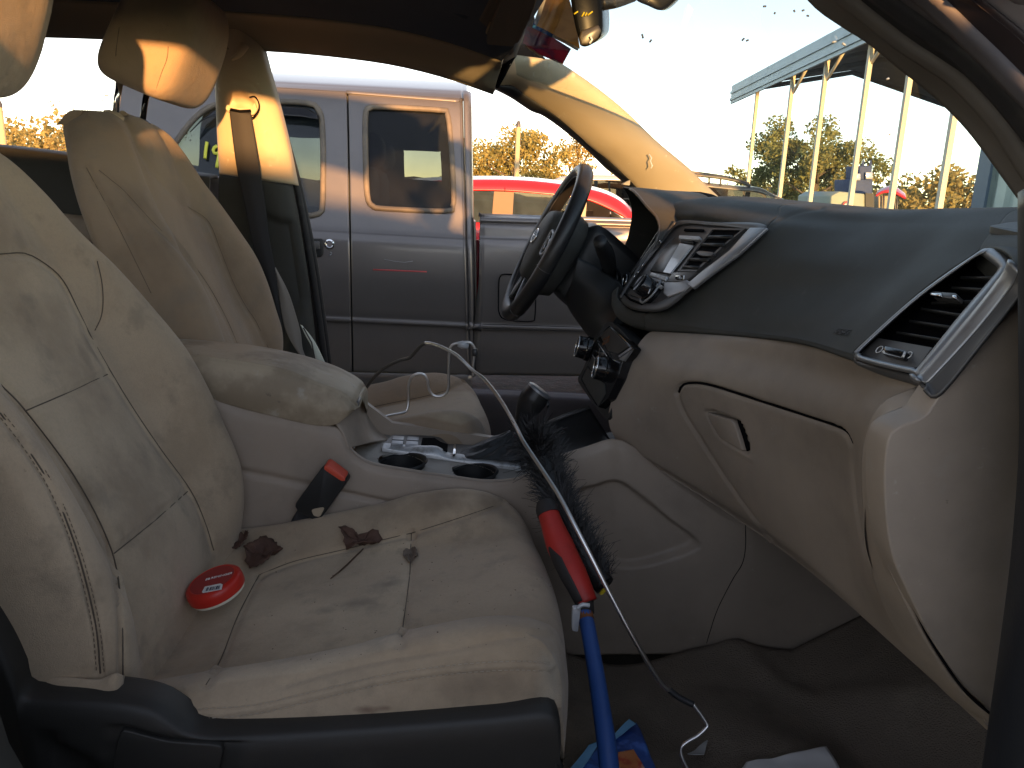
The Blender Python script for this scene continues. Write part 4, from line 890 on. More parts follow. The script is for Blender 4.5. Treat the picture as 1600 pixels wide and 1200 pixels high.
for f in (0, 1):
    w_ = np.array([[(-.60, 2.17, .565), (.3, 2.17, .565), (.9, 2.17, .565)], [(-.60, 2.225, .54), (.3, 2.225, .54), (.9, 2.225, .54)], [(-.60, 2.24, .40), (.3, 2.24, .40), (.9, 2.24, .40)], [(-.60, 2.20, .25), (.3, 2.20, .25), (.9, 2.20, .25)]])
    sheet('rocker_cladding', w_ if f == 0 else mir(w_), M['black_plastic'], car, solid=.006, toward_cam=False)
plate('firewall', [(1.1, .45, .45), (1.1, 2.17, .45), (1.1, 2.17, 1.1), (1.1, .45, 1.1)], (.03, 0, 0), M['black_plastic'], car)
# bonnet, wings and open passenger door (out of the frame)
hd = loft([[(1.02, .52, 1.06), (1.0, YC, 1.10), (1.02, 2.10, 1.06)], [(1.5, .48, .98), (1.5, YC, 1.04), (1.5, 2.14, .98)], [(1.95, .55, .80), (2.05, YC, .86), (1.95, 2.07, .80)]], 30, 16)
sheet('bonnet', hd, M['car_paint'], car, solid=.01, toward_cam=False)
for f in (0, 1):
    w_ = np.array([[(.66, 2.20, 1.0), (1.5, 2.2, .97), (1.95, 2.1, .8)], [(.66, 2.24, .7), (1.5, 2.24, .7), (2.0, 2.12, .6)], [(.66, 2.2, .35), (1.5, 2.2, .35), (2.0, 2.1, .35)]])
    sheet('wing', w_ if f == 0 else mir(w_), M['car_paint'], car, solid=.01, toward_cam=False)
hx, hy = .72, .43; a_ = rad(78); dv = np.array([-math.cos(a_), -math.sin(a_), 0]); dn = np.array([-math.sin(a_), math.cos(a_), 0])
O = np.array([hx, hy, 0])
od = sheet('front_door', np.array([[O+dv*s+dn*q*.02+np.array([0, 0, z]) for s in np.linspace(0, 1.08, 12)] for q, z in ((0, .42), (2.2, .6), (2.6, .9), (1.4, 1.08))]), M['dark_plastic'], car, solid=.09, toward_cam=False)
tube('door_window_frame', [O+dv*.02+np.array([0, 0, 1.08]), O+dv*.55+np.array([0, .03, 1.42]), O+dv*.95+np.array([0, .03, 1.48]), O+dv*1.06+np.array([0, 0, 1.08])], .022, M['rubber'], od, 8, smooth=30)
# ================================================================== SEATS
M['thread'] = mat('beige_thread', (.34, .28, .22), .8)
M['thread_brown'] = mat('brown_thread', (.12, .088, .062), .8)
M['thread_dark'] = mat('dark_thread', (.075, .056, .042), .8)
def seat_back(yc, dx, dz, shear, lines, mt_main, mt_ins, name_parent, ins_poly, smalls=(), thk=.105, thread='thread_dark'):
    Z = [.60, .66, .72, .78, .84, .90, .96, 1.02, 1.08, 1.14, 1.19, 1.225, 1.243, 1.251, 1.248, 1.225]
    XI = [-.325, -.338, -.347, -.366, -.396, -.426, -.453, -.480, -.506, -.530, -.549, -.566, -.582, -.602, -.625, -.642]
    PR = [.010, .020, .035, .050, .060, .068, .066, .052, .036, .026, .016, .008, 0, 0, 0, 0]
    WD = [.238, .247, .252, .253, .253, .253, .253, .248, .235, .208, .178, .152, .132, .12, .12, .13]
    rows = []
    for z, xi, pr, w in zip(Z, XI, PR, WD):
        th = min(thk, max(.012, xi+(.652 if z < 1.23 or xi > -.57 else .640)))
        half = [(w*.80, xi-th-.012), (w-.004, xi-th+.012), (w+.006, xi-th*.55), (w, xi+pr-.030), (w-.012, xi+pr-.008), (w*.86, xi+pr), (w*.74, xi+pr*.82), (w*.60, xi+pr*.25), (w*.50, xi+.001), (w*.28, xi+.006)]
        prof = [(-a, b) for a, b in half]+[(0, xi+.008)]+[(a, b) for a, b in half[::-1]]
        rows.append([(x_+dx+shear*(z-.75), yc+a, z+dz-.02*(abs(a)/.25)**2*(1 if z > 1.1 else 0)) for a, x_ in prof])
    A = loft(rows, 220, 230, False)
    A = grooves(A, lines, 3.2, .0030)
    A = grooves(A, lines, 8.0, .0030)
    for l in smalls: A = grooves(A, [l], 3.0, -.0016)
    o = sheet('backrest', A, mt_main, name_parent, toward_cam=False)
    if ins_poly: panel_mask(o, resample(np.array(ins_poly, float), 120, closed=True))
    for l in lines: seam(A, [q for q in l if q[0] > -12], o, M[thread], .0008 if thread == 'thread_dark' else .0006)
    return o, A
def stitches(A, line, parent, off=0.0016, mt=None, step=.0058, ln=.0036, r=.00042):
    """thread stitches laid on the surface A along a traced seam"""
    T = trace(A, line, off, 70); P3 = lin(T, max(4, int(np.linalg.norm(np.diff(T, axis=0), axis=1).sum()/step)))
    Vv = []; F = []
    for a, b in zip(P3[:-1], P3[1:]):
        d = (b-a); L_ = np.linalg.norm(d)+1e-9; d = d/L_; e = a+d*min(ln, L_*.7); n_ = np.cross(d, EYE-a); n_ /= np.linalg.norm(n_); m2 = np.cross(n_, d)
        k = len(Vv)
        for p in (a, e):
            for s, t in ((1, 0), (0, 1), (-1, 0), (0, -1)): Vv.append(p+n_*s*r+m2*t*r)
        F += [(k+i, k+(i+1) % 4, k+4+(i+1) % 4, k+4+i) for i in range(4)]
    o = link('stitching', rawmesh('stitching', Vv, F, mt or M['thread']), parent); o['kind'] = 'stuff'
    return o
def cushion(yc, dx, dz, lines, wide_lines, mt_main, mt_ins, parent, ins_poly, raised=()):
    #       x     z_ins  near  far   w
    S = [(-.42, .590, .640, .640, .245), (-.345, .632, .682, .662), (-.26, .648, .702, .676), (-.18, .660, .716, .694), (-.10, .670, .733, .712), (-.05, .678, .748, .728), (.03, .690, .764, .738), (.085, .700, .768, .732), (.12, .700, .760, .718), (.142, .686, .735, .700), (.155, .662, .69, .675), (.158, .630, .645, .645), (.150, .60, .60, .60), (.13, .575, .575, .575)]
    rows = []
    for k, q in enumerate(S):
        x_, zi, zn, zf = q[:4]; w = .26 if k else .245
        if x_ > .1: w = .26-.012*(k-7)/6
        tail = max(0.0, min(1, (x_+.05)/.18)) if k < 9 else 1
        low = .105 if k < 9 else max(.01, .105-(k-8)*.022)
        prof = [(-w+.004, zn-low), (-w-.002, zn-low*.62), (-w+.001, zn-low*.30), (-w+.013, zn-.010), (-w+.035, zn+.001), (-w+.075, zn-.012*(1 if k < 9 else .3)), (-.145, zi+.30*(zn-zi)), (-.122, zi+.004), (-.06, zi+.004), (0, zi+.005), (.06, zi+.004), (.122, zi+.004), (.150, zi+.30*(zf-zi)), (w-.070, zf-.010*(1 if k < 9 else .3)), (w-.032, zf+.001), (w-.012, zf-.012), (w, zf-low*.35), (w+.002, zf-low*.65), (w-.004, zf-low)]
        rows.append([(x_+dx-.030*(a/.26)**2*tail, yc+a, z_+dz) for a, z_ in prof])
    A = loft(rows, 230, 220, False)
    A = grooves(A, lines, 3.2, .0030); A = grooves(A, lines, 8.0, .0030); A = grooves(A, wide_lines, 6.0, .003); A = grooves(A, raised, 4.0, -.0022)
    o = sheet('cushion', A, mt_main, parent, toward_cam=True)
    if ins_poly: panel_mask(o, ins_poly)
    for l in lines: seam(A, l, o, M['thread_dark'])
    return o, A
def headrest(c, B, parent, mt, name='headrest', size=(.125, .265, .20), seed=0):
    """rounded pillow: B rows = front, side, up"""
    B = np.array(B, float); rows = []; nu, nv = 64, 40
    for i, ph in enumerate(np.linspace(-math.pi/2, math.pi/2, nv)):
        r = []
        for th in np.linspace(0, 2*math.pi, nu, endpoint=False):
            f = lambda v, e: math.copysign(abs(v)**e, v)
            a = f(math.cos(ph), .30)*f(math.cos(th), .40); b = f(math.cos(ph), .30)*f(math.sin(th), .32); s = f(math.sin(ph), .46)
            up = .5*s; fr = .5*a*(1-.18*up*1.2)+.05*s+.08*(1-(2*up)**2)*(1 if a > 0 else 0)*max(0, a); sd_ = .5*b*(1-.10*max(0, up))
            r.append(np.array(c)+B[0]*fr*size[0]+B[1]*sd_*size[1]+B[2]*up*size[2])
        rows.append(r)
    A = np.array(rows)
    return A
# ---------------- front passenger seat
pseat = thing('front_seat', 'front passenger seat nearest the camera in stained beige cloth with dried leaves on it', 'car seat', (-.1, .94, .42))
g_ins_r = [(0, 397), (40, 396), (75, 415), (100, 440), (125, 490), (150, 540), (200, 625), (250, 700), (297, 765), (320, 815), (334, 860)]
g_ins_l = [(-30, 570), (0, 600), (40, 642), (120, 750), (175, 862), (190, 960), (192, 1060)]
g_s1 = [(40, 642), (105, 614), (168, 585)]; g_s2 = [(178, 865), (240, 815), (293, 768)]
g_sh = [(152, 408), (159, 440), (161, 470), (158, 495), (148, 517)]
g_st = [(-40, 605), (0, 645), (40, 697), (80, 760), (110, 830), (132, 900), (150, 980), (157, 1052)]
insP = [(-60, 400), (0, 397), (40, 396), (75, 415), (100, 440), (125, 490), (150, 540), (200, 625), (250, 700), (297, 765), (320, 815), (334, 860), (260, 980), (195, 1075), (192, 1000), (190, 960), (175, 862), (120, 750), (40, 642), (-60, 560)]
bk, Ab = seat_back(.94, 0, 0, 0, [g_ins_r, g_ins_l, g_s1, g_s2, g_sh, g_st], M['cloth'], M['cloth'], pseat, insP)
bk['label'] = 'stained backrest with stitched insert panels'
for off in (-6, 6): stitches(Ab, [(u+off, v+off*.2) for u, v in g_st if u > -12], bk, mt=M['thread_brown'])
c_ins = [(322, 1070), (345, 1030), (370, 966), (392, 922), (405, 898)]; c_ins2 = [(405, 898), (460, 877), (540, 858), (600, 843), (643, 833)]
c_ins3 = [(643, 833), (641, 870), (640, 900), (632, 960), (626, 1008)]; c_far = [(643, 833), (700, 815), (745, 800), (785, 786)]
c_n1 = [(440, 1070), (520, 1048), (600, 1030), (700, 1014), (800, 995), (862, 992)]
c_n2 = [(190, 1092), (250, 1105), (310, 1115), (400, 1108), (500, 1085), (600, 1062), (700, 1047), (800, 1040), (862, 1043)]
c_fr = [(824, 994), (848, 1008), (868, 1040), (876, 1075), (874, 1105)]
c_f2 = [(785, 786), (800, 800), (840, 870), (868, 950), (878, 992)]
cu, Ac = cushion(.94, 0, 0, [c_ins, c_ins2, c_ins3, c_far], [c_n1], M['cloth'], M['cloth'], pseat, c_ins+c_ins2[1:]+c_ins3[1:]+[(480, 1050)], raised=[c_n2, c_fr])
cu['label'] = 'stained seat cushion with leaf litter'
stitches(Ac, [(u, v+7) for u, v in c_n2[1:]], cu); stitches(Ac, [(u, v-7) for u, v in c_n2[2:]], cu)
pp = [tuple(P(u, v, Y=y)) for u, v, y in [(40, 1062, .69), (90, 1058, .683), (150, 1062, .68), (180, 1052, .68), (195, 1056, .69)]]
flap = sheet('backrest_hem', loft([pp, [tuple(np.array(q)+np.array([0, -.006, -.012])) for q in pp], [tuple(np.array(q)+np.array([.0, .0, -.028])) for q in pp]], 30, 10), M['cloth'], pseat, solid=.006)
# headrest (right edge is in the picture)
A = headrest((-.553, .945, 1.395), [(.94, 0, -.34), (0, 1, 0), (.34, 0, .94)], pseat, M['cloth'])
hr = sheet('headrest', A, M['cloth'], pseat, closed=True, cap=True, toward_cam=False)
for yy in (.875, 1.015): tube('headrest_post', [(-.585, yy, 1.22), (-.575, yy, 1.36)], .006, M['chrome'], hr, 8)
# dark side shield of the seat base
up = [(-80, 860), (0, 980), (30, 1040), (45, 1078), (120, 1084), (190, 1088), (240, 1098), (270, 1114), (295, 1132), (330, 1140), (400, 1138), (500, 1132), (600, 1125), (700, 1117), (780, 1110), (840, 1103), (862, 1106), (874, 1120), (872, 1160), (862, 1210), (850, 1300)]
r0_ = resample(PL(up, .668), 90); r1_ = shift(r0_, -.012, -.010); r2_ = shift(r0_, -.014, -.05); r3_ = shift(r0_, -.010, -.16); r4_ = shift(r0_, .0, -.22)
A = loft([shift(r0_, .03, .0), r0_, r1_, r2_, r3_, r4_], 90, 60, False)
A = recess(A, [(165, 1230), (166, 1190), (180, 1142), (190, 1132), (262, 1152), (362, 1158), (372, 1165), (345, 1230)], .006, 5)
A = recess(A, [(62, 1130), (90, 1160), (150, 1195), (165, 1240), (90, 1240)], .012, 10)
sh = sheet('side_shield', A, M['seat_shield'], pseat, solid=.004)
hn = [(176, 1230), (178, 1185), (187, 1147), (193, 1141), (262, 1159), (350, 1165), (338, 1230)]
plate('adjuster_handle', rnd_outline(PL(hn, .6545), 48, .2), (0, .02, 0), M['seat_shield'], sh, bevel=.003)
plate('seat_base', [(-.30, .72, .44), (.08, .72, .44), (.10, .72, .64), (-.34, .72, .60)], (0, .44, 0), M['black_plastic'], pseat)
for yy in (.74, 1.12): plate('seat_rail', [(-.36, yy, .41), (.16, yy, .41), (.16, yy, .45), (-.36, yy, .45)], (0, .035, 0), M['black_plastic'], pseat)
# ---------------- driver seat
dseat = thing('front_seat', 'tan cloth driver seat beyond the centre armrest with headrest raised on posts', 'car seat', (-.15, 1.67, .42))
d1 = [(150, 168), (180, 180), (205, 197), (218, 235), (235, 265), (260, 320), (287, 395), (325, 445), (355, 500), (372, 540)]
d1 = [(158, 172), (185, 215), (210, 260), (237, 345), (287, 395), (325, 445), (355, 500), (372, 540)]
d1 = [(190, 172), (200, 195), (215, 232), (235, 268), (262, 300), (300, 345)]
d2 = [(196, 300), (237, 345), (287, 395), (325, 445), (355, 500), (372, 540)]
d3 = [(325, 345), (345, 392), (365, 442), (385, 480), (400, 502), (420, 545)]
d4 = [(258, 232), (275, 262), (300, 300), (325, 345)]
d5 = [(135, 262), (150, 290), (180, 345), (210, 405), (236, 458)]
d2 = [(155, 266), (176, 283)]+d2
d3 = [(190, 174), (205, 200), (222, 238), (245, 275), (290, 320)]+d3
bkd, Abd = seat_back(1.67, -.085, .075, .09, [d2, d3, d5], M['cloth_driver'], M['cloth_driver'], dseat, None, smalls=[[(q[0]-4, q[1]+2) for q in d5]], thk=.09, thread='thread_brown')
bkd['label'] = 'tan driver backrest in shade'
dl = [(560, 642), (600, 632), (660, 620), (700, 609), (722, 598)]; dl2 = [(575, 672), (620, 660), (660, 655), (700, 662), (720, 668)]
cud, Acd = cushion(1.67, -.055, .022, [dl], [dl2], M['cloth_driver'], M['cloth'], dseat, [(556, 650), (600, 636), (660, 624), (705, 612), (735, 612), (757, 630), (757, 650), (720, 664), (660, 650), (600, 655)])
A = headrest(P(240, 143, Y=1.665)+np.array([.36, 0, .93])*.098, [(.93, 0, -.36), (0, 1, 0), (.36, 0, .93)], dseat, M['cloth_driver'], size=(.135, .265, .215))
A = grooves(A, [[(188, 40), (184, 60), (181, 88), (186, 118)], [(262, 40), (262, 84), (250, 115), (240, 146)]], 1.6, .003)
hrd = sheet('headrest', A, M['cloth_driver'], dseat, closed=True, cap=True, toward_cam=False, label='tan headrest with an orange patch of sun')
for l in ([(188, 30), (184, 60), (181, 88), (186, 118)], [(262, 30), (262, 84), (252, 115), (243, 142)]): seam(A, l, hrd, M['thread_brown'], .0007)
for k, yy in enumerate((1.60, 1.735)):
    tube('headrest_post', [(-.640, yy, 1.285), (-.628, yy, 1.35), (-.615, yy, 1.40)], .0062, M['chrome'] if k == 0 else M['gloss_black'], hrd, 10)
    lathe('post_sleeve', (-.637, yy, 1.318), (.33, 0, .94), [(.018, -.006), (.018, .004), (.010, .008)], M['pillar_plastic'] if k == 0 else M['black_plastic'], dseat, 16)
plate('seat_base', [(-.33, 1.46, .44), (.04, 1.46, .44), (.05, 1.46, .66), (-.38, 1.46, .62)], (0, .42, 0), M['black_plastic'], dseat)
# ================================================================== DASHBOARD
dash = thing('dashboard', 'dashboard with charcoal upper pad, beige lower half, glovebox and silver-edged vents', 'dashboard', (.5, 1.1, .75))
# upper pad: face
rB = PL([(1198, 354, 1.12), (1310, 366, 1.01), (1420, 374, .86), (1530, 391, .69)])
rC = PL([(1155, 396, 1.14), (1275, 408, .985), (1385, 418, .845), (1482, 423, .695)])
rD = PL([(1108, 431, 1.18), (1225, 450, 1.02), (1340, 456, .86), (1432, 461, .71)])
rE = PL([(1060, 468, 1.23), (1175, 486, 1.05), (1285, 500, .88), (1383, 507, .722)])
rF = PL([(1010, 490, 1.29), (1125, 508, 1.10), (1243, 522, .92), (1339, 545, .735)])
rG = PL([(1010, 517, 1.29), (1122, 524, 1.10), (1242, 536, .92), (1339, 566, .73)])
rH = rG+np.array([.035, 0, -.004])
t1R = PL([(1215, 338, 1.15), (1320, 347, 1.04), (1430, 350, .89), (1560, 352, .72)]); t2R = PL([(1230, 319.5, 1.20), (1340, 329, 1.06), (1450, 328, .93), (1600, 326, .78)])
def fwd(t2): return [t2+np.array([.10, 0, .002]), t2*np.array([0, 1, 0])+np.array([.80, 0, 1.175]), t2*np.array([0, 1, 0])+np.array([1.0, 0, 1.14])]
pad = loft(fwd(t2R)[::-1]+[t2R, t1R, rB, rC, rD, rE, rF, (rF+rG)/2+np.array([-.004, 0, 0]), rG, rH], 110, 170, True)
pad = grooves(pad, [[(1203, 356), (1212, 350), (1225, 341), (1250, 331), (1285, 325)]], 3.0, .0016)
sheet('upper_pad', pad, M['dark_plastic'], dash, solid=.004)
# upper pad: top running forward under the windshield, with the instrument hood's shoulder
t0 = PL([(1054, 343, 1.445), (1120, 349, 1.28), (1198, 354, 1.12)]); t1 = PL([(1052, 330, 1.46), (1115, 331, 1.30), (1215, 338, 1.15)]); t2 = PL([(1050, 316, 1.52), (1110, 309.5, 1.40), (1230, 319.5, 1.20)])
sheet('upper_pad', loft(fwd(t2)[::-1]+[t2, t1, t0, t0+np.array([.012, 0, -.02])], 60, 80, True), M['dark_plastic'], dash, solid=.004)
t0 = PL([(1530, 391, .69), (1592, 402, .60), (1640, 410, .56)]); t1 = PL([(1560, 352, .72), (1625, 356, .63), (1680, 356, .58)]); t2 = PL([(1600, 326, .78), (1680, 322, .70), (1760, 318, .62)])
tA = loft(fwd(t2)[::-1]+[t2, t1, t0, t0+np.array([.0, 0, -.03])], 50, 80, True)
sheet('upper_pad', tA, M['dark_plastic'], dash, solid=.004)
plate('speaker_slot', rnd_outline([onA(tA, 1545, 356, .002), onA(tA, 1580, 350, .002), onA(tA, 1640, 349, .002), onA(tA, 1650, 372, .002), onA(tA, 1590, 366, .002)], 30, .2), (0, .0, -.006), M['black_plastic'], dash)
sheet('upper_pad', np.array([[(x_, y_, z_) for x_, z_ in ((.46, 1.20), (.62, 1.20), (.8, 1.175), (1.0, 1.14))] for y_ in (1.46, 1.6, 1.9, 2.08)]), M['dark_plastic'], dash, solid=.004)
# airbag lettering embossed on the pad
fA = loft([rB, rC, rD, rE, rF, rG], 110, 110, True)
pa, pb = onA(fA, 1303, 518, .001), onA(fA, 1331, 521, .001)
text_obj('embossed_lettering', 'AIRBAG', .0115, (pa+pb)/2, pb-pa, onA(fA, 1316, 512, .001)-onA(fA, 1317, 525, .001), M['black_plastic'], dash, .0003)
# lip running round the foot of the centre stack
f0 = PL([(1012, 489, 1.288), (990, 486, 1.34), (972, 474, 1.39), (964, 462, 1.41), (966, 448, 1.43)]); g0 = PL([(1012, 517, 1.288), (988, 511, 1.335), (968, 499, 1.385), (959, 482, 1.41), (958, 462, 1.43)])
sheet('pad_lip', loft([f0, (f0+g0)/2+np.array([-.005, 0, 0]), g0, g0+np.array([.035, .01, -.004])], 40, 14), M['dark_plastic'], dash, solid=.004)
# ---------------- centre stack
CP = Plane(P(1056, 346, Y=1.44), P(1198, 354, Y=1.115), P(1008, 486, Y=1.285))
cn = CP.n
so = [(1056, 346), (1120, 347), (1198, 353), (1155, 396), (1110, 430), (1080, 453), (1042, 483), (1010, 487), (985, 482), (969, 470), (970, 460), (990, 431), (1023, 380)]
si = [(1060, 352), (1110, 352), (1166, 357), (1172, 362), (1138, 392), (1096, 424), (1070, 446), (1034, 470), (1010, 474), (990, 470), (978, 462), (980, 452), (1000, 424), (1030, 385)]
n_s = 120
SO, SI = resample(CP.pts(so, .0), n_s, True), resample(CP.pts(si, .004), n_s, True)
def ring_sheet(name, rings, mt, parent, solid=.0):
    A = np.stack(rings, 0); return sheet(name, np.concatenate([A, A[:, :1]], 1), mt, parent, solid=solid)
back = resample(CP.pts(so, -.03), n_s, True)
face = link('centre_stack', plate_mesh('centre_stack', resample(CP.pts(si, .0005), 90, True), -cn*.02, M['stack_dark']), dash)
# inner dark bezel and outer silver bezel of the stack
ring_sheet('stack_surround', [back, resample(CP.pts(so, .003), n_s, True), resample(CP.pts([(a[0]*.6+b[0]*.4, a[1]*.6+b[1]*.4) for a, b in zip(resample(np.array(so, float), 60, True), resample(np.array(si, float), 60, True))], .006), n_s, True), SI], M['dark_trim'], face)
silver = [(1171, 355), (1198, 355), (1155, 395), (1110, 428), (1082, 450), (1072, 444), (1097, 423), (1139, 391)]
plate('silver_blade', CP.pts(silver, .0085), -cn*.006, M['silver'], face, bevel=.002)
plate('silver_blade', CP.pts([(1037, 440), (1058, 440), (1073, 437), (1082, 442), (1068, 455), (1043, 464), (1036, 458)], .0078), -cn*.006, M['silver'], face, bevel=.002)
tube('stack_edge', resample(CP.pts([(1056, 347), (1040, 364), (1024, 381), (1007, 404), (991, 431), (978, 451), (970, 466)], .006), 30), .0035, M['dark_trim'], face, 8)
tube('stack_edge', resample(CP.pts([(1043, 352), (1030, 366), (1016, 388), (1003, 408), (987, 430)], .002)+np.array([0, .01, 0]), 30), .003, M['black_plastic'], face, 8)
for u0, v0, u1, v1 in ((1029, 373, 1033, 379), (1006, 411, 1003, 416), (998, 424, 996, 427), (992, 430, 991, 433)):
    tube('bright_chip', CP.pts([(u0, v0), (u1, v1)], .010), .0012, M['chrome'], face, 5)
# centre vent
vo = [(1109, 356), (1164, 357), (1130, 385), (1088, 424), (1058, 424), (1082, 392)]
plate('air_vent', CP.pts(vo, .003), -cn*.03, M['screw'], face)
def cslat(u0, v0, u1, v1): tube('slat', [CP.at(u0, v0, .004), CP.at(u1, v1, .006)], .0034, M['black_plastic'], face, 6)
for a in ((1108, 371, 1144, 371), (1098, 383, 1132, 383.5), (1079, 406, 1108, 407), (1069, 418, 1092, 419)): cslat(*a)
plate('vent_tab', rnd_outline(CP.pts([(1087, 394), (1093, 391.5), (1114, 394), (1115, 397), (1108, 400), (1094, 399)], .010), 30, .25), -cn*.006, M['dark_trim'], face, bevel=.001)
plate('vent_frame', CP.pts(vo, .006), -cn*.006, M['stack_dark'], face, inner=CP.pts([(1113, 358.5), (1158, 359.5), (1127, 384), (1087, 421), (1064, 421), (1086, 392)], .006))
plate('vent_foot', CP.pts([(1052, 425), (1088, 425), (1070, 440), (1040, 440)], .007), -cn*.006, M['dark_trim'], face, bevel=.001)
plate('thumb_wheel', rnd_outline(CP.pts([(1055, 430), (1066, 430), (1066, 436), (1055, 436)], .010), 20, .2), -cn*.005, M['gloss_black'], face, bevel=.001)
tube('wheel_mark', CP.pts([(1069, 430.5), (1068, 436)], .0105), .0012, M['white_print'], face, 5)
# display, its bezel and buttons
plate('screen_bezel', CP.pts([(1056, 371), (1086, 373), (1084, 379), (1046, 427), (1028, 425), (1015, 423), (1040, 384)], .0035), -cn*.005, M['piano'], face, bevel=.001)
plate('display_screen', CP.pts([(1062, 380), (1082, 383.5), (1047, 427), (1036, 425)], .0060), -cn*.003, M['screen'], face)
plate('disc_slot', CP.pts([(1070, 357), (1099, 358), (1097, 361), (1068, 360)], .004), -cn*.004, M['screw'], face)
plate('button', CP.pts([(1061, 367), (1092, 369), (1094, 373), (1089, 374.5), (1060, 373)], .010), -cn*.008, M['worn_silver'], face, bevel=.0012)
plate('button', CP.pts([(1060, 374), (1084, 376), (1082, 380), (1063, 378)], .006), -cn*.006, M['black_plastic'], face, bevel=.0008)
plate('button', CP.pts([(1018, 425), (1042, 432), (1038, 438), (1014, 430)], .010), -cn*.008, M['worn_silver'], face, bevel=.001)
plate('button', CP.pts([(1012, 431), (1037, 438.5), (1034, 442), (1010, 435)], .008), -cn*.008, M['silver'], face, bevel=.001)
plate('button', CP.pts([(1005, 436), (1033, 444.5), (1028, 449), (1001, 440)], .010), -cn*.008, M['worn_silver'], face, bevel=.001)
for q in ([(999, 443), (1014, 446), (1010, 456), (993, 449)], [(988, 450), (1008, 458), (1002, 467), (980, 459)], [(978, 460), (1002, 468), (1007, 474), (990, 470)]):
    plate('button', rnd_outline(CP.pts(q, .0075), 24, .15), -cn*.006, M['dark_trim'], face, bevel=.0012)
for q in ([(986, 449), (1006, 457)], [(976, 459.5), (985, 468), (1003, 475)]): tube('button_gap', CP.pts(q, .007), .0022, M['screw'], face, 6)
kc = CP.at(1021, 458, 0)
kn = lathe('volume_knob', kc, cn, [(.026, 0), (.026, .006), (.0185, .008), (.018, .030), (.0165, .032), (.010, .031)], M['gloss_black'], face, 28)
tube('knob_mark', [CP.at(1016, 451.5, .034), CP.at(1013, 458.5, .034)], .001, M['white_print'], kn, 5)
tube('knob_ring', [kc+cn*.007+.0255*(math.cos(t)*np.array([0, 1, 0])+math.sin(t)*np.cross(cn, [0, 1, 0])) for t in np.linspace(0, 2*math.pi, 40, endpoint=False)], .0022, M['silver'], kn, 6, closed=True)
# ---------------- passenger vent at the door end
VP = Plane(P(1341, 545, Y=.72), P(1530, 395, Y=.665), P(1447, 590, Y=.585)); vn = VP.n
oo = [(1336, 553), (1342, 542), (1434, 460), (1526, 395), (1540, 388), (1554, 387), (1574, 396), (1583, 410), (1575, 428), (1510, 510), (1440, 589), (1428, 585), (1380, 574), (1340, 562)]
ii = [(1346, 552), (1350, 544), (1436, 467), (1525, 402), (1530, 399), (1536, 401), (1557, 417), (1558, 422), (1550, 433), (1497, 495), (1436, 571), (1428, 574), (1385, 565), (1350, 556)]
nv_ = 140
OO, II = resample(VP.pts(oo, .0), nv_, True), resample(VP.pts(ii, .0), nv_, True)
vhouse = link('air_vent', plate_mesh('air_vent', resample(VP.pts(ii, -.018), 90, True), -vn*.03, M['screw']), dash, label='tall passenger air vent with silver surround at the door end')
mid_r = lambda f, h: resample(VP.pts([(a[0]*(1-f)+b[0]*f, a[1]*(1-f)+b[1]*f) for a, b in zip(resample(np.array(oo, float), 140, True), resample(np.array(ii, float), 140, True))], h), nv_, True)
ring_sheet('vent_surround', [mid_r(0, -.03), mid_r(0, -.004), mid_r(.12, .003), mid_r(.5, .006), mid_r(.85, .004), mid_r(1.0, -.001), mid_r(1.0, -.022)], M['silver'], vhouse)
# broad right cheek: bright bevel, then dark side
ca = PL([(1581, 410, .560), (1566, 440, .566), (1510, 510, .577), (1441, 590, .588), (1432, 588, .592)])
cb = PL([(1591, 424, .545), (1577, 452, .552), (1522, 520, .560), (1450, 597, .570), (1445, 598, .572)])
cc = PL([(1600, 440, .535), (1590, 462, .540), (1534, 532, .545), (1466, 616, .552), (1447, 607, .56)])
sheet('vent_cheek', loft([ca+vn*.004, ca*.5+cb*.5+vn*.005, cb], 40, 10), M['silver'], vhouse, solid=.003)
sheet('vent_cheek_side', loft([cb, (cb+cc)/2+np.array([0, -.003, 0]), cc], 40, 8), M['dark_trim'], vhouse, solid=.003)
ub = PL([(1336, 554, .727), (1342, 563, .722), (1382, 575, .67), (1426, 586, .607), (1443, 594, .578)]); ubb = PL([(1339, 566, .730), (1345, 572, .722), (1385, 589, .672), (1432, 602, .605), (1449, 609, .570)])
sheet('vent_foot', loft([ub, (ub+ubb)/2+np.array([-.003, 0, 0]), ubb, ubb+np.array([.03, 0, 0])], 40, 10), M['dark_trim'], vhouse, solid=.003)
tpv = PL([(1540, 386, .668), (1560, 386, .63), (1581, 400, .575), (1591, 424, .545), (1600, 440, .535)]); 
sheet('vent_cheek_side', loft([tpv, tpv+np.array([.02, 0, .0]), tpv+np.array([.08, 0, -.01])], 30, 6), M['dark_plastic'], vhouse, solid=.003)
for (u0, v0, u1, v1) in ((1500, 431, 1552, 431.5), (1486, 447, 1538, 450), (1455, 471, 1524, 468), (1438, 480, 1502, 490), (1420, 499, 1486, 509), (1400, 517, 1468, 528)):
    a, b = VP.at(u0, v0, -.006), VP.at(u1, v1, -.003); d = b-a
    plate('slat', [a, b, b+np.array([.004, 0, .004])-vn*.014, a+np.array([.004, 0, .004])-vn*.014], np.array([0, 0, -.0028]), M['black_plastic'], vhouse, bevel=.0008)
tb = plate('vent_tab', rnd_outline(VP.pts([(1452, 458), (1458, 455.5), (1494, 458), (1496, 462), (1492, 467), (1455, 462)], .004), 30, .25), -vn*.008, M['dark_trim'], vhouse, bevel=.0012)
plate('tab_chrome', VP.pts([(1454, 457), (1471, 457.5), (1470, 462.5), (1454, 461)], .006), -vn*.004, M['chrome'], tb, bevel=.001)
plate('tab_chrome', VP.pts([(1487, 460), (1494, 460.5), (1493, 466), (1487, 465)], .006), -vn*.004, M['chrome'], tb, bevel=.001)
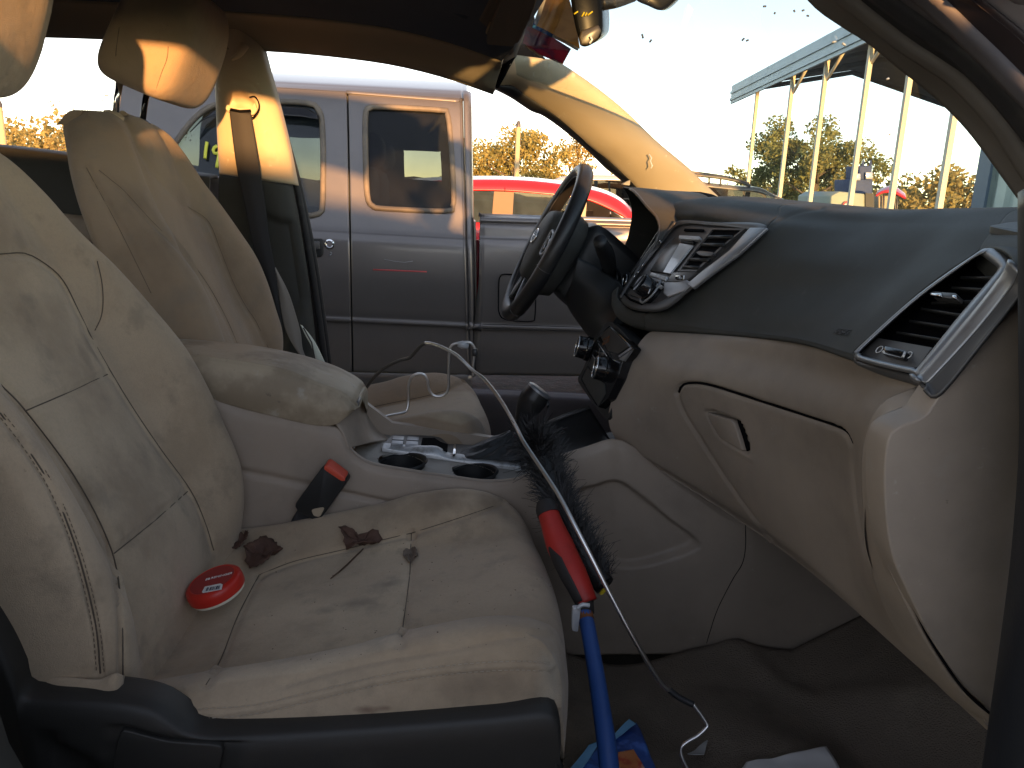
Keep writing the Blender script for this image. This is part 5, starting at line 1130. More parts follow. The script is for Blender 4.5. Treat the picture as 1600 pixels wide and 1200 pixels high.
plate('wheel_panel', VP.pts([(1372, 528), (1456, 543), (1434, 573), (1428, 575), (1385, 566), (1348, 556), (1346, 551)], -.003), -vn*.012, M['dark_trim'], vhouse)
tw = plate('thumb_wheel', rnd_outline(VP.pts([(1381, 540), (1416, 548), (1411, 560), (1377, 552)], .002), 28, .15), -vn*.006, M['gloss_black'], vhouse, bevel=.001)
tube('wheel_mark', VP.pts([(1414.5, 550), (1411, 558)], .003), .0012, M['white_print'], tw, 6)
for (u, v) in ((1374, 546), (1419, 555)):
    q = VP.at(u, v, -.002); tube('vent_symbol', [q+.0038*(math.cos(t)*np.array([0, 1, 0])+math.sin(t)*np.cross(vn, [0, 1, 0])) for t in np.linspace(0, 6.28, 16, endpoint=False)], .0005, M['white_print'], tw, 5, closed=True)
# ---------------- lower dash
L0 = [(1012, 519, 1.27), (1122, 526, 1.08), (1242, 538, .92), (1345, 570, .735), (1447, 609, .585)]
rowsL = [PL(L0)+np.array([.03, 0, 0]), PL(L0)+np.array([.004, 0, 0]),
    PL([(994, 543, 1.245), (1095, 550, 1.10), (1215, 570, .95), (1330, 594, .78), (1430, 611, .60)]),
    PL([(972, 582, 1.245), (1066, 588, 1.10), (1195, 616, .95), (1310, 650, .78), (1390, 634, .612)]),
    PL([(953, 635, 1.245), (1072, 640, 1.10), (1195, 690, .95), (1322, 728, .78), (1362, 678, .622)]),
    PL([(952, 664, 1.245), (1088, 710, 1.10), (1198, 770, .945), (1325, 815, .78), (1353, 760, .622)]),
    PL([(962, 686, 1.245), (1104, 766, 1.10), (1215, 835, .935), (1335, 915, .77), (1370, 905, .62)]),
    PL([(972, 694, 1.245), (1120, 785, 1.10), (1245, 872, .915), (1400, 1006, .70), (1540, 1131, .567)])]
rowsL += [rowsL[-1]+np.array([.012, 0, -.010]), rowsL[-1]+np.array([.05, 0, -.012]), rowsL[-1]+np.array([.35, 0, .03])]
LA = loft(rowsL, 170, 200, True)
gtop = [(1058, 614), (1063, 603), (1076, 599), (1110, 603), (1200, 632), (1290, 662), (1318, 675), (1329, 694)]
gl_ = [(1058, 614), (1066, 640), (1092, 683), (1125, 735), (1165, 793), (1205, 845)]; gr_ = [(1329, 694), (1332, 740), (1338, 800), (1350, 860), (1368, 915)]
LA = grooves(LA, [gtop], 2.4, .008); LA = grooves(LA, [gl_, gr_], 2.2, .004)
hnd = [(1104, 640), (1146, 652), (1160, 664), (1171, 698), (1164, 708), (1126, 686), (1112, 664)]
LA = recess(LA, hnd, .012, 4)
LA = grooves(LA, [[(1128, 690), (1150, 703), (1176, 718)]], 3, -.002)
ld = sheet('lower_dash', LA, M['beige_plastic'], dash)
LB = loft(rowsL, 170, 200, True)
tube('glovebox_gap', [onA(LB, u, v, -.004) for u, v in resample(np.array(gtop, float), 40)], .0018, M['screw'], ld, 6)
plate('glovebox_handle', [onA(LB, u, v, .003) for u, v in [(1106, 643), (1144, 655), (1150, 662), (1163, 704), (1127, 684), (1114, 663)]], np.array([.010, .002, 0]), M['beige_plastic'], ld, bevel=.002)
plate('handle_slot', [onA(LB, u, v, -.003) for u, v in [(1149, 655), (1159, 664), (1169, 697), (1164, 706), (1157, 690)]], np.array([.006, .002, 0]), M['screw'], ld)
# side band and end cap
eb = resample(PL([(1440, 610, .592), (1388, 634, .610), (1362, 678, .618), (1353, 760, .618), (1370, 905, .617), (1412, 1005, .612), (1480, 1085, .592), (1545, 1133, .565)]), 70)
sm = resample(PL([(1462, 614, .568), (1440, 644, .570), (1397, 664, .572), (1380, 690, .572), (1376, 770, .572), (1386, 860, .570), (1412, 926, .566), (1452, 1004, .560), (1500, 1074, .555), (1549, 1118, .55)]), 70)
sheet('dash_side_band', loft([eb+np.array([.002, .012, 0]), eb, (eb+sm)/2+np.array([-.002, -.004, 0]), sm, sm+np.array([.004, .02, 0])], 70, 20, False), M['beige_plastic'], dash, solid=.003)
tube('end_cap_gap', sm+np.array([.0012, -.0042, 0]), .0013, M['screw'], dash, 6)
cap = PL([(1467, 619), (1445, 650), (1402, 669), (1386, 694), (1382, 770), (1392, 860), (1417, 923), (1457, 1001), (1505, 1071), (1551, 1112), (1558, 1106), (1574, 980), (1592, 800), (1600, 600), (1606, 440), (1600, 441), (1534, 534)], .553)
oc = resample(cap, 120, True)
plate('end_cap', oc, (0, .03, 0), M['beige_plastic'], dash, bevel=.007, seg=4)
plate('end_cap_clip', rnd_outline(PL([(1536, 1112), (1547, 1119), (1548, 1136), (1540, 1130)], .556), 20, .2), (0, .012, 0), M['beige_plastic'], dash, bevel=.002)
lathe('trim_screw', PL([(1361, 789, .612)])[0], (0, -1, 0), [(.0022, 0), (.0022, .001)], M['screw'], dash, 10)
plate('dash_frame', [(.44, .58, 1.12), (.95, .58, 1.12), (.95, .58, .78), (.50, .58, .78)], (0, .02, 0), M['screw'], dash)
# ---------------- climate control panel
KP = Plane(P(952, 508, Y=1.355), P(986, 541, Y=1.225), P(934, 637, Y=1.275)); kn_ = KP.n
kl = [(936, 525), (952, 508), (986, 541), (974, 560), (965, 590), (950, 622), (934, 637), (920, 616), (907, 594), (912, 580), (920, 566), (927, 545)]
plate('panel_backing', resample(KP.pts([(935, 522), (954, 503), (990, 540), (978, 562), (970, 590), (960, 620), (950, 655), (934, 640), (918, 618), (903, 594), (910, 578)], -.010), 60, True), -kn_*.03, M['black_plastic'], dash)
cpn = link('climate_panel', plate_mesh('climate_panel', rnd_outline(KP.pts(kl, .004), 96, .12), -kn_*.02, M['gloss_black']), dash, bevel=.002)
plate('display', KP.pts([(938, 525), (952, 511), (982, 541), (966, 553), (950, 548)], .0065), -kn_*.003, M['piano'], cpn)
plate('silver_corner', KP.pts([(966, 556), (986, 541.5), (987, 545), (967, 559)], .008), -kn_*.004, M['chrome'], cpn)
plate('silver_corner', KP.pts([(967, 561), (986, 547), (974, 564)], .007), -kn_*.004, M['silver'], cpn)
plate('lower_button', KP.pts([(925, 556), (935, 568), (930, 585), (918, 571)], .008), -kn_*.004, M['piano'], cpn, bevel=.0008)
plate('lower_button', KP.pts([(934, 540), (948, 556), (944, 566), (928, 552)], .008), -kn_*.004, M['gloss_black'], cpn, bevel=.0008)
for q in ([(935, 537), (948, 556)], [(926, 555), (934.5, 568)]): tube('button_edge', KP.pts(q, .010), .0008, M['worn_silver'], cpn, 5)
plate('lower_tray', KP.pts([(909, 592), (918, 574), (930, 588), (944, 600), (945, 615), (934, 634), (921, 614)], .006), -kn_*.004, M['dark_plastic'], cpn, bevel=.001)
pa, pb = KP.at(942, 535, .0075), KP.at(953, 529, .0075); ey = KP.at(944, 526, .0075)-KP.at(950, 536, .0075)
text_obj('panel_lettering', 'PASS AIR\nBAG OFF', .0075, KP.at(947, 532, .0072), pb-pa, ey, M['rust'], cpn, .0002)
ka = np.array([-.975, .08, .20]); ka /= np.linalg.norm(ka)
for (u, v, r) in ((949, 578, .0215), (919, 545, .0215)):
    k_ = lathe('temperature_knob', KP.at(u, v, 0), ka, [(r+.002, -.004), (r+.002, .004), (r, .006), (r*.97, .019), (r*.88, .022), (r*.86, .020)], M['gloss_black'], cpn, 36)
    ux = np.array([0, 1, 0])-ka*ka[1]; ux /= np.linalg.norm(ux); uy = np.cross(ka, ux); c0 = KP.at(u, v, 0)+ka*.0215
    tube('knob_trim', [c0+r*.90*(math.cos(t)*ux+math.sin(t)*uy) for t in np.linspace(0, 6.283, 40, endpoint=False)], .0018, M['chrome'], k_, 6, closed=True)
    lathe('knob_face', c0-ka*.003, ka, [(r*.8, 0), (r*.8, .001)], M['piano'], k_, 30)
# ---------------- instrument hood
rim_ = PL([(988, 446, 1.43), (1012, 408, 1.43), (1031, 366, 1.43), (1029, 342, 1.44), (1012, 322, 1.47), (992, 299, 1.56), (977, 293, 1.66), (976, 294, 1.78), (984, 308, 1.86), (989, 335, 1.89), (983, 370, 1.90), (972, 396, 1.90), (961, 416, 1.89)])
rim_ = resample(rim_, 60)
out_ = rim_+np.array([.0, 0, 0]); cen = rim_.mean(0)
def swell(a, f, dx, dz=0): b = a.copy(); b[:, 1] = cen[1]+(b[:, 1]-cen[1])*f; b[:, 2] = cen[2]+(b[:, 2]-cen[2])*f; b[:, 0] += dx; b[:, 2] += dz; return b
hood = sheet('instrument_hood', loft([swell(rim_, .92, .16), swell(rim_, .95, .06), swell(rim_, .985, .006), swell(rim_, 1.0, -.003), swell(rim_, 1.015, .006), swell(rim_, 1.05, .06, -.004), swell(rim_, 1.08, .16, -.012)], 60, 40, False), M['dark_plastic'], dash)
plate('instrument_face', swell(rim_, .93, .15)[:], (.02, 0, 0), M['screw'], dash)
cl = plate('cluster_lens', swell(rim_, .9, .13), (.002, 0, 0), M['gloss_black'], dash)
tube('hood_edge', swell(rim_, 1.0, -.002)[2:24], .0028, M['dark_trim'], hood, 6)
plate('speaker_grille', rnd_outline(PL([(972, 288, 1.96), (985, 281, 1.98), (984, 290, 1.96)]), 20, .2), (0, .02, 0), M['pillar_plastic'], dash)

# ================================================================== STEERING WHEEL
Cw = np.array([.206, 1.67, 1.102]); eu = np.array([.431, 0, .902]); el = np.array([0, 1, 0.]); en = np.array([-.902, 0, .431])
def wpt_(a, b, n_): return Cw+el*a+eu*b+en*n_
sw = thing('steering_wheel', 'black leather steering wheel with slanted emblem on its hub', 'steering wheel', Cw)
R0 = .168
rimp = [wpt_(R0*math.sin(t), R0*math.cos(t)*(1.0 if math.cos(t) > -.8 else .985), 0) for t in np.linspace(0, 2*math.pi, 90, endpoint=False)]
me = tube_mesh('rim', rimp, .0168, M['leather'], 18, True); rim_o = link('rim', me, sw)
tube('rim_seam', [wpt_((R0-.0152)*math.sin(t), (R0-.0152)*math.cos(t), .0085) for t in np.linspace(0, 2*math.pi, 90, endpoint=False)], .0011, M['dark_trim'], rim_o, 6, closed=True)
for t in (math.radians(105), math.radians(255), math.radians(148), math.radians(212)):
    tube('rim_joint', [wpt_(R0*math.sin(t), R0*math.cos(t), 0)+.0172*(math.cos(q)*en+math.sin(q)*(el*math.sin(t)+eu*math.cos(t))) for q in np.linspace(0, 6.283, 24, endpoint=False)], .0007, M['dark_trim'], rim_o, 5, closed=True)
hubo = [(-.075, .045), (-.05, .066), (0, .072), (.05, .066), (.075, .045), (.078, .0), (.068, -.045), (.042, -.078), (0, -.086), (-.042, -.078), (-.068, -.045), (-.078, .0)]
def hubring(f, n_): return resample(np.array([wpt_(a*f, b*f, n_) for a, b in hubo]), 60, True)
hubA = np.stack([hubring(1.05, -.035), hubring(1.06, -.005), hubring(1.0, .012), hubring(.93, .019), hubring(.7, .024), hubring(.35, .026), hubring(.02, .0265)], 0)
hub = sheet('airbag_cover', np.concatenate([hubA, hubA[:, :1]], 1), M['dark_plastic'], sw, toward_cam=False)
# slanted emblem in an oval
ov = [wpt_(.027*math.cos(t), .004+.0155*math.sin(t), .0275) for t in np.linspace(0, 6.283, 48, endpoint=False)]
em = tube('emblem', ov, .0022, M['chrome'], sw, 8, closed=True)
for a in ([(-.0145, -.008), (-.006, .016)], [(.006, -.008), (.0145, .016)], [(-.0105, .002), (-.003, .0048), (.004, .0032), (.0105, .006)]):
    tube('emblem_bar', [wpt_(q[0], q[1], .0283) for q in a], .0024, M['chrome'], em, 8, smooth=12)
for s in (1, -1):
    pts = [(s*.070, .034), (s*.110, .030), (s*.156, .024), (s*.158, -.022), (s*.112, -.030), (s*.072, -.030)]
    sp_ = plate('spoke', [wpt_(a, b, .008) for a, b in pts], en*-.02, M['dark_trim'], sw, bevel=.004)
    bz = [(s*.080, .026), (s*.112, .026), (s*.134, .020), (s*.136, -.012), (s*.110, -.022), (s*.082, -.018)]
    tube('spoke_bezel', [wpt_(a, b, .0105) for a, b in bz], .0035, M['silver'], sp_, 8, closed=True, smooth=40)
    for q in ((.094, .012), (.094, -.008), (.118, .006)):
        lathe('button', wpt_(s*q[0], q[1], .009), en, [(.0075, 0), (.007, .003), (.005, .004)], M['gloss_black'], sp_, 14)
    lo = [(s*.024, -.074), (s*.052, -.064), (s*.088, -.132), (s*.070, -.146), (s*.046, -.150)]
    lp = plate('lower_spoke', [wpt_(a, b, .004) for a, b in lo], en*-.016, M['gloss_black'], sw, bevel=.003)
    tube('spoke_bezel', [wpt_(a, b, .0065) for a, b in [(s*.030, -.080), (s*.050, -.130), (s*.060, -.146)]], .004, M['silver'], lp, 8)
bkc = np.stack([hubring(1.1, -.004), hubring(1.22, -.03), hubring(1.12, -.055), hubring(.9, -.062)], 0)
sheet('back_cover', np.concatenate([bkc, bkc[:, :1]], 1), M['dark_plastic'], sw, toward_cam=False)
# column
sc = thing('steering_column', 'black steering column shroud with wiper stalk behind the wheel', 'steering column', (.32, 1.67, 1.0))
ax = -en
def sec(n_, hw, hu, hd, q=16): return resample(np.array([Cw+ax*n_+el*a+eu*b for a, b in ((-hw, hu*.8), (-hw*.7, hu), (hw*.7, hu), (hw, hu*.8), (hw, -hd*.7), (hw*.7, -hd), (-hw*.7, -hd), (-hw, -hd*.7))]), 48, True)
A = np.stack([sec(.055, .062, .070, .075), sec(.075, .075, .085, .085), sec(.12, .078, .078, .095), sec(.19, .076, .06, .105), sec(.27, .07, .04, .10), sec(.34, .07, .03, .08)], 0)
A = resample(A, 24, even=False)
shr = sheet('shroud', np.concatenate([A, A[:, :1]], 1), M['black_plastic'], sc, toward_cam=False)
lathe('stalk_socket', P(953, 434, Y=1.592), np.array([-.25, -1, .25]), [(.024, -.03), (.024, .004), (.020, .008), (.016, .004)], M['black_plastic'], shr, 24)
tube('wiper_stalk', [P(955, 440, Y=1.60), P(953, 420, Y=1.55), P(948, 400, Y=1.50), P(941, 384, Y=1.46), P(937, 376, Y=1.445)], [.0125, .0125, .0155, .0165, .0125], M['black_plastic'], sc, 16, smooth=24)
ig = lathe('ignition_switch', P(979, 440, Y=1.545), (-.9, -.35, .25), [(.020, -.04), (.020, .0), (.016, .006), (.012, .004)], M['black_plastic'], sc, 24)
tube('ignition_ring', [P(976, 438, Y=1.535)+.0115*(math.cos(t)*np.array([0, .94, .3])+math.sin(t)*np.array([.28, -.1, .95])) for t in np.linspace(0, 6.28, 24, endpoint=False)], .0016, M['chrome'], ig, 6, closed=True)
kp = loft([PL([(902, 402, 1.56), (930, 415, 1.55), (962, 436, 1.53), (975, 452, 1.50)]), PL([(893, 440, 1.56), (925, 455, 1.53), (958, 470, 1.50), (970, 480, 1.47)]), PL([(884, 470, 1.60), (905, 492, 1.56), (940, 498, 1.50), (964, 496, 1.46)]), PL([(900, 500, 1.60), (915, 518, 1.56), (935, 522, 1.50), (955, 510, 1.45)]), PL([(920, 524, 1.6), (924, 530, 1.55), (932, 532, 1.50), (945, 522, 1.45)])], 40, 30)
sheet('lower_shroud', kp, M['black_plastic'], sc, solid=.03)
plate('knee_panel', [(.42, 1.44, 1.0), (.42, 2.0, 1.0), (.50, 2.0, .72), (.50, 1.44, .72)], (.03, 0, 0), M['black_plastic'], dash)
# ================================================================== CENTRE CONSOLE
cons = thing('center_console', 'beige centre console with cup holders and padded armrest between the front seats', 'centre console', (0, 1.31, .42))
top = np.vstack([PL([(240, 545), (300, 590), (365, 634), (440, 652), (500, 664), (530, 674), (546, 700), (562, 715), (585, 726), (640, 736), (700, 745), (760, 752.5), (812, 748), (845, 729), (872, 715), (920, 700), (950, 690)], 1.206),
    PL([(968, 690, 1.208), (985, 697, 1.206), (1030, 727, 1.20), (1090, 771, 1.18), (1165, 807, 1.16)]), [(.56, 1.15, .80), (.75, 1.15, .80), (1.0, 1.15, .80)]])
bot = top*np.array([1, 0, 0])+np.array([0, 1.185, .425])
rows = [top+np.array([0, .03, -.012]), top+np.array([0, .008, .001]), top+np.array([0, 0, -.006])]
for f, dy in ((.06, -.004), (.2, -.006), (.4, -.008), (.6, -.008), (.8, -.006), (1.0, 0)): rows.append(top*(1-f)+bot*f+np.array([0, dy, 0]))
CA = loft(rows, 260, 150, False)
CA = recess(CA, [(900, 770), (930, 757), (955, 750), (975, 753), (1010, 778), (1050, 812), (1085, 838), (1090, 850), (1080, 862), (1040, 877), (1000, 887), (965, 887), (930, 870), (905, 830)], .016, 7)
CA = grooves(CA, [[(370, 735), (420, 745), (475, 757), (540, 771), (600, 784), (660, 792)]], 4, .006)
cs_ = sheet('console_side', CA, M['beige_plastic'], cons, solid=.004)
seam(CA, [(1164, 800), (1165, 850), (1160, 880), (1145, 905), (1122, 950), (1110, 985), (1104, 1005)], cs_, M['screw'], .0007, .0004, 'panel_gap')
# tray with the cup holders
edge = resample(PL([(546, 700), (562, 715), (585, 726), (640, 736), (700, 745), (760, 752.5), (812, 748), (845, 729), (872, 715)], 1.206), 60)
_a, _b = P(627, 722, Y=1.264), P(740, 738, Y=1.264); tz = lambda x_: _a[2]+(_b[2]-_a[2])*(x_-_a[0])/(_b[0]-_a[0])
def trow(y_, dz=0): return np.array([(q[0], y_, max(tz(q[0]), 0)+dz) for q in edge])
e1 = edge+np.array([0, .012, -.003]); lowr = np.stack([edge[:, 0], np.full(60, 1.222), np.minimum(tz(edge[:, 0]), edge[:, 2]-.012)], 1)
TA = loft([edge, e1, lowr, trow(1.26), trow(1.32), trow(1.40)], 150, 130, False)
cups = [(627, 722, .0395), (740, 738, .0375)]
cut = np.zeros((TA.shape[0]-1, TA.shape[1]-1), bool); c = .25*(TA[:-1, :-1]+TA[1:, :-1]+TA[:-1, 1:]+TA[1:, 1:]); cc_ = []
for u, v, r in cups:
    q = P(u, v, Y=1.27); q = EYE+(q-EYE)*1.0
    for it in range(20): q = P(u, v, Z=tz(q[0]))
    cc_.append(q); cut |= (np.hypot(c[..., 0]-q[0], c[..., 1]-q[1]) < r)
tray = sheet('cup_tray', TA, mat('grey_beige_tray', (.20, .185, .165), .55, layers=[((.10, .085, .07), 16, .45, .7, .6)], bumps=[(900, .2, .0006)]), cons, cut=cut)
for q, (u, v, r) in zip(cc_, cups):
    h = lathe('cup_holder', q, (-.12, 0, 1), [(.002, -.055), (r*.86, -.055), (r*.97, -.03), (r+.001, -.001), (r+.004, .0015), (r+.006, -.002)], M['black_plastic'], tray, 40, caps=(1, 0))
lathe('coin', cc_[1]+np.array([.0, .0, -.05]), (0, 0, 1), [(.010, 0), (.010, .002)], M['worn_silver'], tray, 16)
# riser below the armrest front
rs = [PL([(546, 700, 1.206), (536, 676, 1.208), (528, 664, 1.21), (522, 655, 1.21)]), PL([(566, 695, 1.27), (556, 665, 1.27), (550, 640, 1.27), (546, 628, 1.27)]), PL([(600, 688, 1.36), (584, 672, 1.38), (574, 650, 1.40), (566, 625, 1.40)]), PL([(640, 690, 1.40), (610, 685, 1.41), (590, 672, 1.42), (572, 640, 1.42)])]
sheet('console_riser', loft(rs, 40, 40), M['beige_plastic'], cons, solid=.004)
tube('tray_edge', PL([(553, 700, 1.25), (556, 690, 1.27), (558, 680, 1.28), (557, 668, 1.28)]), .0016, M['worn_silver'], cons, 5)
# raised silver centre section
GP = Plane(P(611, 693, Y=1.318), P(806, 722, Y=1.318), P(611, 693, Y=1.318)+np.array([0, .1, .0])); gn = GP.n
st = [(596, 697), (602, 695), (630, 697.5), (660, 699), (682, 700), (699, 709), (712, 711.5), (760, 717), (812, 724)]; sb_ = [(597, 699), (606, 703.5), (630, 709), (655, 713), (680, 717), (705, 721), (730, 724.5), (770, 728), (814, 733)]
S0, S1 = PL(st, 1.318), PL(sb_, 1.305)
strip = sheet('silver_strip', loft([S0+np.array([0, .008, .001]), S0, (S0+S1)/2+np.array([0, -.004, .001]), S1, S1+np.array([0, 0, -.02])], 70, 16, False), M['worn_silver'], cons, solid=.002)
plate('selector_base', resample(GP.pts([(602, 694.5), (612, 681), (620, 679.5), (682, 682), (700, 694), (712, 694), (780, 696), (830, 690), (835, 727), (760, 716.5), (712, 711), (700, 708.5), (682, 699), (630, 697)], -.004), 100, True), -gn*.03, M['dark_trim'], cons)
for qq in ([(614.5, 681), (632, 681.5), (629.5, 694), (611, 693)], [(637, 681.5), (655, 682.5), (653.5, 695), (633.5, 694)]):
    b_ = plate('seat_heater_button', GP.pts(qq, .002), -gn*.01, M['silver'], cons, bevel=.0012)
    a_, b2, c2, d2 = qq
    tube('button_line', GP.pts([((a_[0]+d2[0])/2, (a_[1]+d2[1])/2), ((b2[0]+c2[0])/2, (b2[1]+c2[1])/2)], .0025), .0006, M['screw'], b_, 5)
plate('coin_slot', GP.pts([(660, 684), (679, 684), (688, 690), (700, 694), (699, 704), (690, 703.5), (680, 695), (658, 694.5)], .001), -gn*.012, M['screw'], cons)
plate('chrome_bar', GP.pts([(709, 693), (712.5, 693), (712, 709), (707.5, 709)], .003), -gn*.006, M['chrome'], cons, bevel=.0008)
# gear lever with its boot
gl = thing('gear_lever', 'black gear lever with silver topped knob rising from a leather boot', 'gear lever', GP.at(770, 705))
b0 = np.array([GP.at(u, v, .001) for u, v in resample(np.array([(716, 703), (735, 694), (770, 690), (815, 692), (826, 706), (815, 722), (770, 717.5), (730, 711.5)], float), 40, True)])
tp_ = P(806, 672, Y=1.385); bc = b0.mean(0); sections = []
for f, g in ((0, 1), (.12, .93), (.3, .72), (.55, .5), (.8, .28), (1, .17)):
    c_ = bc*(1-f)+tp_*f; w_ = np.array([math.sin(k*.157*9+f*7)*.0035*math.sin(f*math.pi) for k in range(40)])
    sections.append(c_+(b0-bc)*g*np.array([1, 1, .3])+np.array([0, 0, 1])*w_[:, None])
A = resample(np.array(sections), 30, even=False)
sheet('gear_boot', np.concatenate([A, A[:, :1]], 1), mat('black_boot_leather', (.02, .02, .021), .42, bumps=[(60, .5, .004), (400, .2, .0008)]), gl, toward_cam=False)
kb = tube('knob', [P(803, 682, Y=1.385), P(811, 664, Y=1.385), P(820, 645, Y=1.385), P(829, 630, Y=1.385), P(837, 618, Y=1.385), P(843, 610.5, Y=1.385)], [.010, .0105, .0145, .0225, .0265, .0235], M['leather'], gl, 24, smooth=30)
d_ = P(843, 610.5, Y=1.385)-P(833, 623, Y=1.385)
lathe('knob_cap', P(843, 610.5, Y=1.385)-d_*.02, d_, [(.0245, -.002), (.0245, .0015), (.020, .004), (.010, .0048)], M['silver'], kb, 28)
lathe('release_button', P(855, 632, Y=1.375), (1, -.2, .1), [(.007, 0), (.006, .004)], M['black_plastic'], kb, 12)
for q in ([(806, 676), (800, 684), (803, 694), (812, 700)], [(808, 670), (803, 662), (806, 656)]): tube('boot_collar', PL(q, 1.372), .003, M['dark_trim'], gl, 6, smooth=12)
# front bin below the climate panel
fb = [P(872, 714, Y=1.215), P(958, 690, Y=1.215), P(921, 636, Y=1.41), P(838, 669, Y=1.41)]
sheet('front_bin', loft([[fb[0], fb[1]], [fb[0]*.7+fb[3]*.3+np.array([0, 0, -.03]), fb[1]*.7+fb[2]*.3+np.array([.02, 0, -.03])], [fb[0]*.3+fb[3]*.7+np.array([0, 0, -.03]), fb[1]*.3+fb[2]*.7+np.array([.02, 0, -.03])], [fb[3], fb[2]]], 20, 20), M['black_plastic'], cons, solid=.004)
tube('bin_edge', [fb[3], (fb[3]+fb[2])/2+np.array([0, 0, .002]), fb[2]], .004, M['dark_trim'], cons, 8)
plate('tunnel_cover', [(.13, 1.23, .70), (.42, 1.23, .70), (.42, 1.42, .78), (.13, 1.42, .72)], (0, 0, -.05), M['black_plastic'], cons)
plate('console_far_side', [(-.5, 1.425, .43), (.5, 1.425, .43), (.42, 1.425, .76), (.15, 1.425, .74), (-.10, 1.425, .775), (-.17, 1.425, .83), (-.5, 1.425, .86)], (0, -.015, 0), M['beige_plastic'], cons)
# armrest lid
nb_ = [(230, 548), (300, 556), (365, 565), (400, 570.5), (450, 581), (485, 596), (525, 611), (547, 624), (557, 634)]
bt = [(230, 585), (300, 613), (365, 632), (420, 646), (475, 659), (503, 663), (524, 661), (542, 650), (555, 639)]
fr = [(240, 533), (300, 534.5), (340, 537), (400, 543), (470, 557), (520, 572), (550, 586), (566, 597), (572, 606)]
Nn, Bt, Fr = PL(nb_, 1.212), PL(bt, 1.205), PL(fr, 1.41)
Nn[-1] = P(557, 634, Y=1.225); Bt[-1] = P(555, 639, Y=1.222)
mid_ = Nn*.5+Fr*.5+np.array([0, 0, .012])
AR = loft([Bt+np.array([0, .03, -.002]), Bt+np.array([0, .006, -.002]), Bt, Bt*.55+Nn*.45+np.array([0, -.007, 0]), Nn+np.array([0, -.001, -.004]), Nn*.93+Fr*.07+np.array([0, 0, .004]), Nn*.75+Fr*.25+np.array([0, 0, .010]), mid_, Nn*.2+Fr*.8+np.array([0, 0, .009]), Fr, Fr+np.array([0, .008, -.02]), Fr+np.array([0, 0, -.05])], 120, 90, False)
AR = grooves(AR, [nb_[1:]], 1.5, .002); AR = grooves(AR, [[(u, v+5) for u, v in nb_[1:-1]]], 1.5, .0012)
al = sheet('armrest', AR, M['armrest'], cons, solid=.003, label='padded armrest lid scuffed pale and grimy')
fc = np.stack([AR[:, -1], AR[:, -1]*.85+AR[:, -1].mean(0)*.15+np.array([.004, 0, 0]), np.repeat(AR[:, -1].mean(0)[None], AR.shape[0], 0)+np.array([.004, 0, 0])], 0)
sheet('armrest_front', fc, M['armrest'], al, toward_cam=True)
plate('latch', rnd_outline(PL([(550, 633), (559, 626), (562, 629), (560, 637), (552, 643)], 1.235), 24, .2), (0, .03, 0), M['dark_trim'], al, bevel=.002)

# ================================================================== BELTS
db = thing('driver_seat_belt', 'dark driver seat belt hanging twisted in front of the centre pillar', 'seat belt', P(380, 180, Y=1.99))
lf = PL([(358, 172, 1.985), (365, 230, 1.985), (372, 275, 1.975), (384, 330, 1.965), (393, 375, 1.955), (405, 420, 1.955), (425, 470, 1.955), (440, 510, 1.955)])
rt = PL([(392, 176, 1.985), (401, 230, 1.985), (408, 275, 1.975), (416, 330, 1.965), (421, 372, 1.955), (430, 420, 1.95), (436, 470, 1.95), (441, 512, 1.955)])
sheet('webbing', loft([lf, (lf+rt)/2+np.array([0, -.005, 0]), rt], 70, 12), M['belt'], db, solid=.0015)
l2 = PL([(428, 416, 1.958), (434, 450, 1.956), (440, 490, 1.955), (448, 520, 1.955), (462, 546, 1.955), (480, 570, 1.955)]); r2_ = PL([(431, 418, 1.96), (450, 455, 1.962), (462, 490, 1.965), (470, 520, 1.968), (474, 548, 1.968), (486, 572, 1.968)])
sheet('webbing', loft([l2, (l2+r2_)/2+np.array([0, -.006, 0]), r2_], 50, 12), M['belt_light'], db, solid=.0015, label='paler twisted underside of the belt')
l3 = PL([(470, 507, 1.975), (478, 525, 1.97), (488, 545, 1.97), (494, 575, 1.97)]); r3_ = PL([(472, 508, 1.985), (486, 525, 1.985), (497, 543, 1.985), (512, 575, 1.985)])
sheet('webbing', loft([l3, (l3+r3_)/2+np.array([0, -.004, 0]), r3_], 30, 8), M['belt_pale'], db, solid=.0015, label='pale green belt lining at the seat')
tube('belt_fold', PL([(474, 512, 1.968), (487, 535, 1.968), (492, 560, 1.968), (494, 575, 1.965)]), .0018, M['dark_trim'], db, 5)
gd = plate('belt_guide', rnd_outline(PL([(354, 163), (366, 168), (392, 170), (398, 160), (402, 172), (396, 180), (360, 177), (352, 170)], 1.99), 48, .25), (0, .012, 0), M['pillar_plastic'], db, bevel=.003)
tube('guide_slot', PL([(360, 171, 1.982), (375, 174, 1.98), (392, 173, 1.982)]), .0035, M['screw'], gd, 6)
tube('guide_ring', PL([(390, 152, 1.99), (398, 151, 1.985), (404, 160, 1.985), (404, 172, 1.985), (397, 182, 1.985), (391, 186, 1.99)]), .0018, M['screw'], gd, 6, smooth=20)
bk_ = thing('belt_buckle', 'black belt buckle with red release button between passenger cushion and console', 'belt buckle', P(470, 800, Y=1.17))
bo = PL([(503, 730), (508, 727.5), (536, 743), (541, 750), (540, 756), (500, 812), (494, 815), (466, 800), (461, 792), (462, 786)], 1.165)
bb = plate('buckle_body', rnd_outline(bo, 60, .2), (.004, .022, 0), M['black_plastic'], bk_, bevel=.004, seg=3)
plate('release_button', rnd_outline(PL([(507, 728), (512, 727), (539, 747), (538.5, 752), (533, 752), (506, 734)], 1.1628), 36, .2), (.003, .020, .004), M['red_button'], bk_, bevel=.0015)
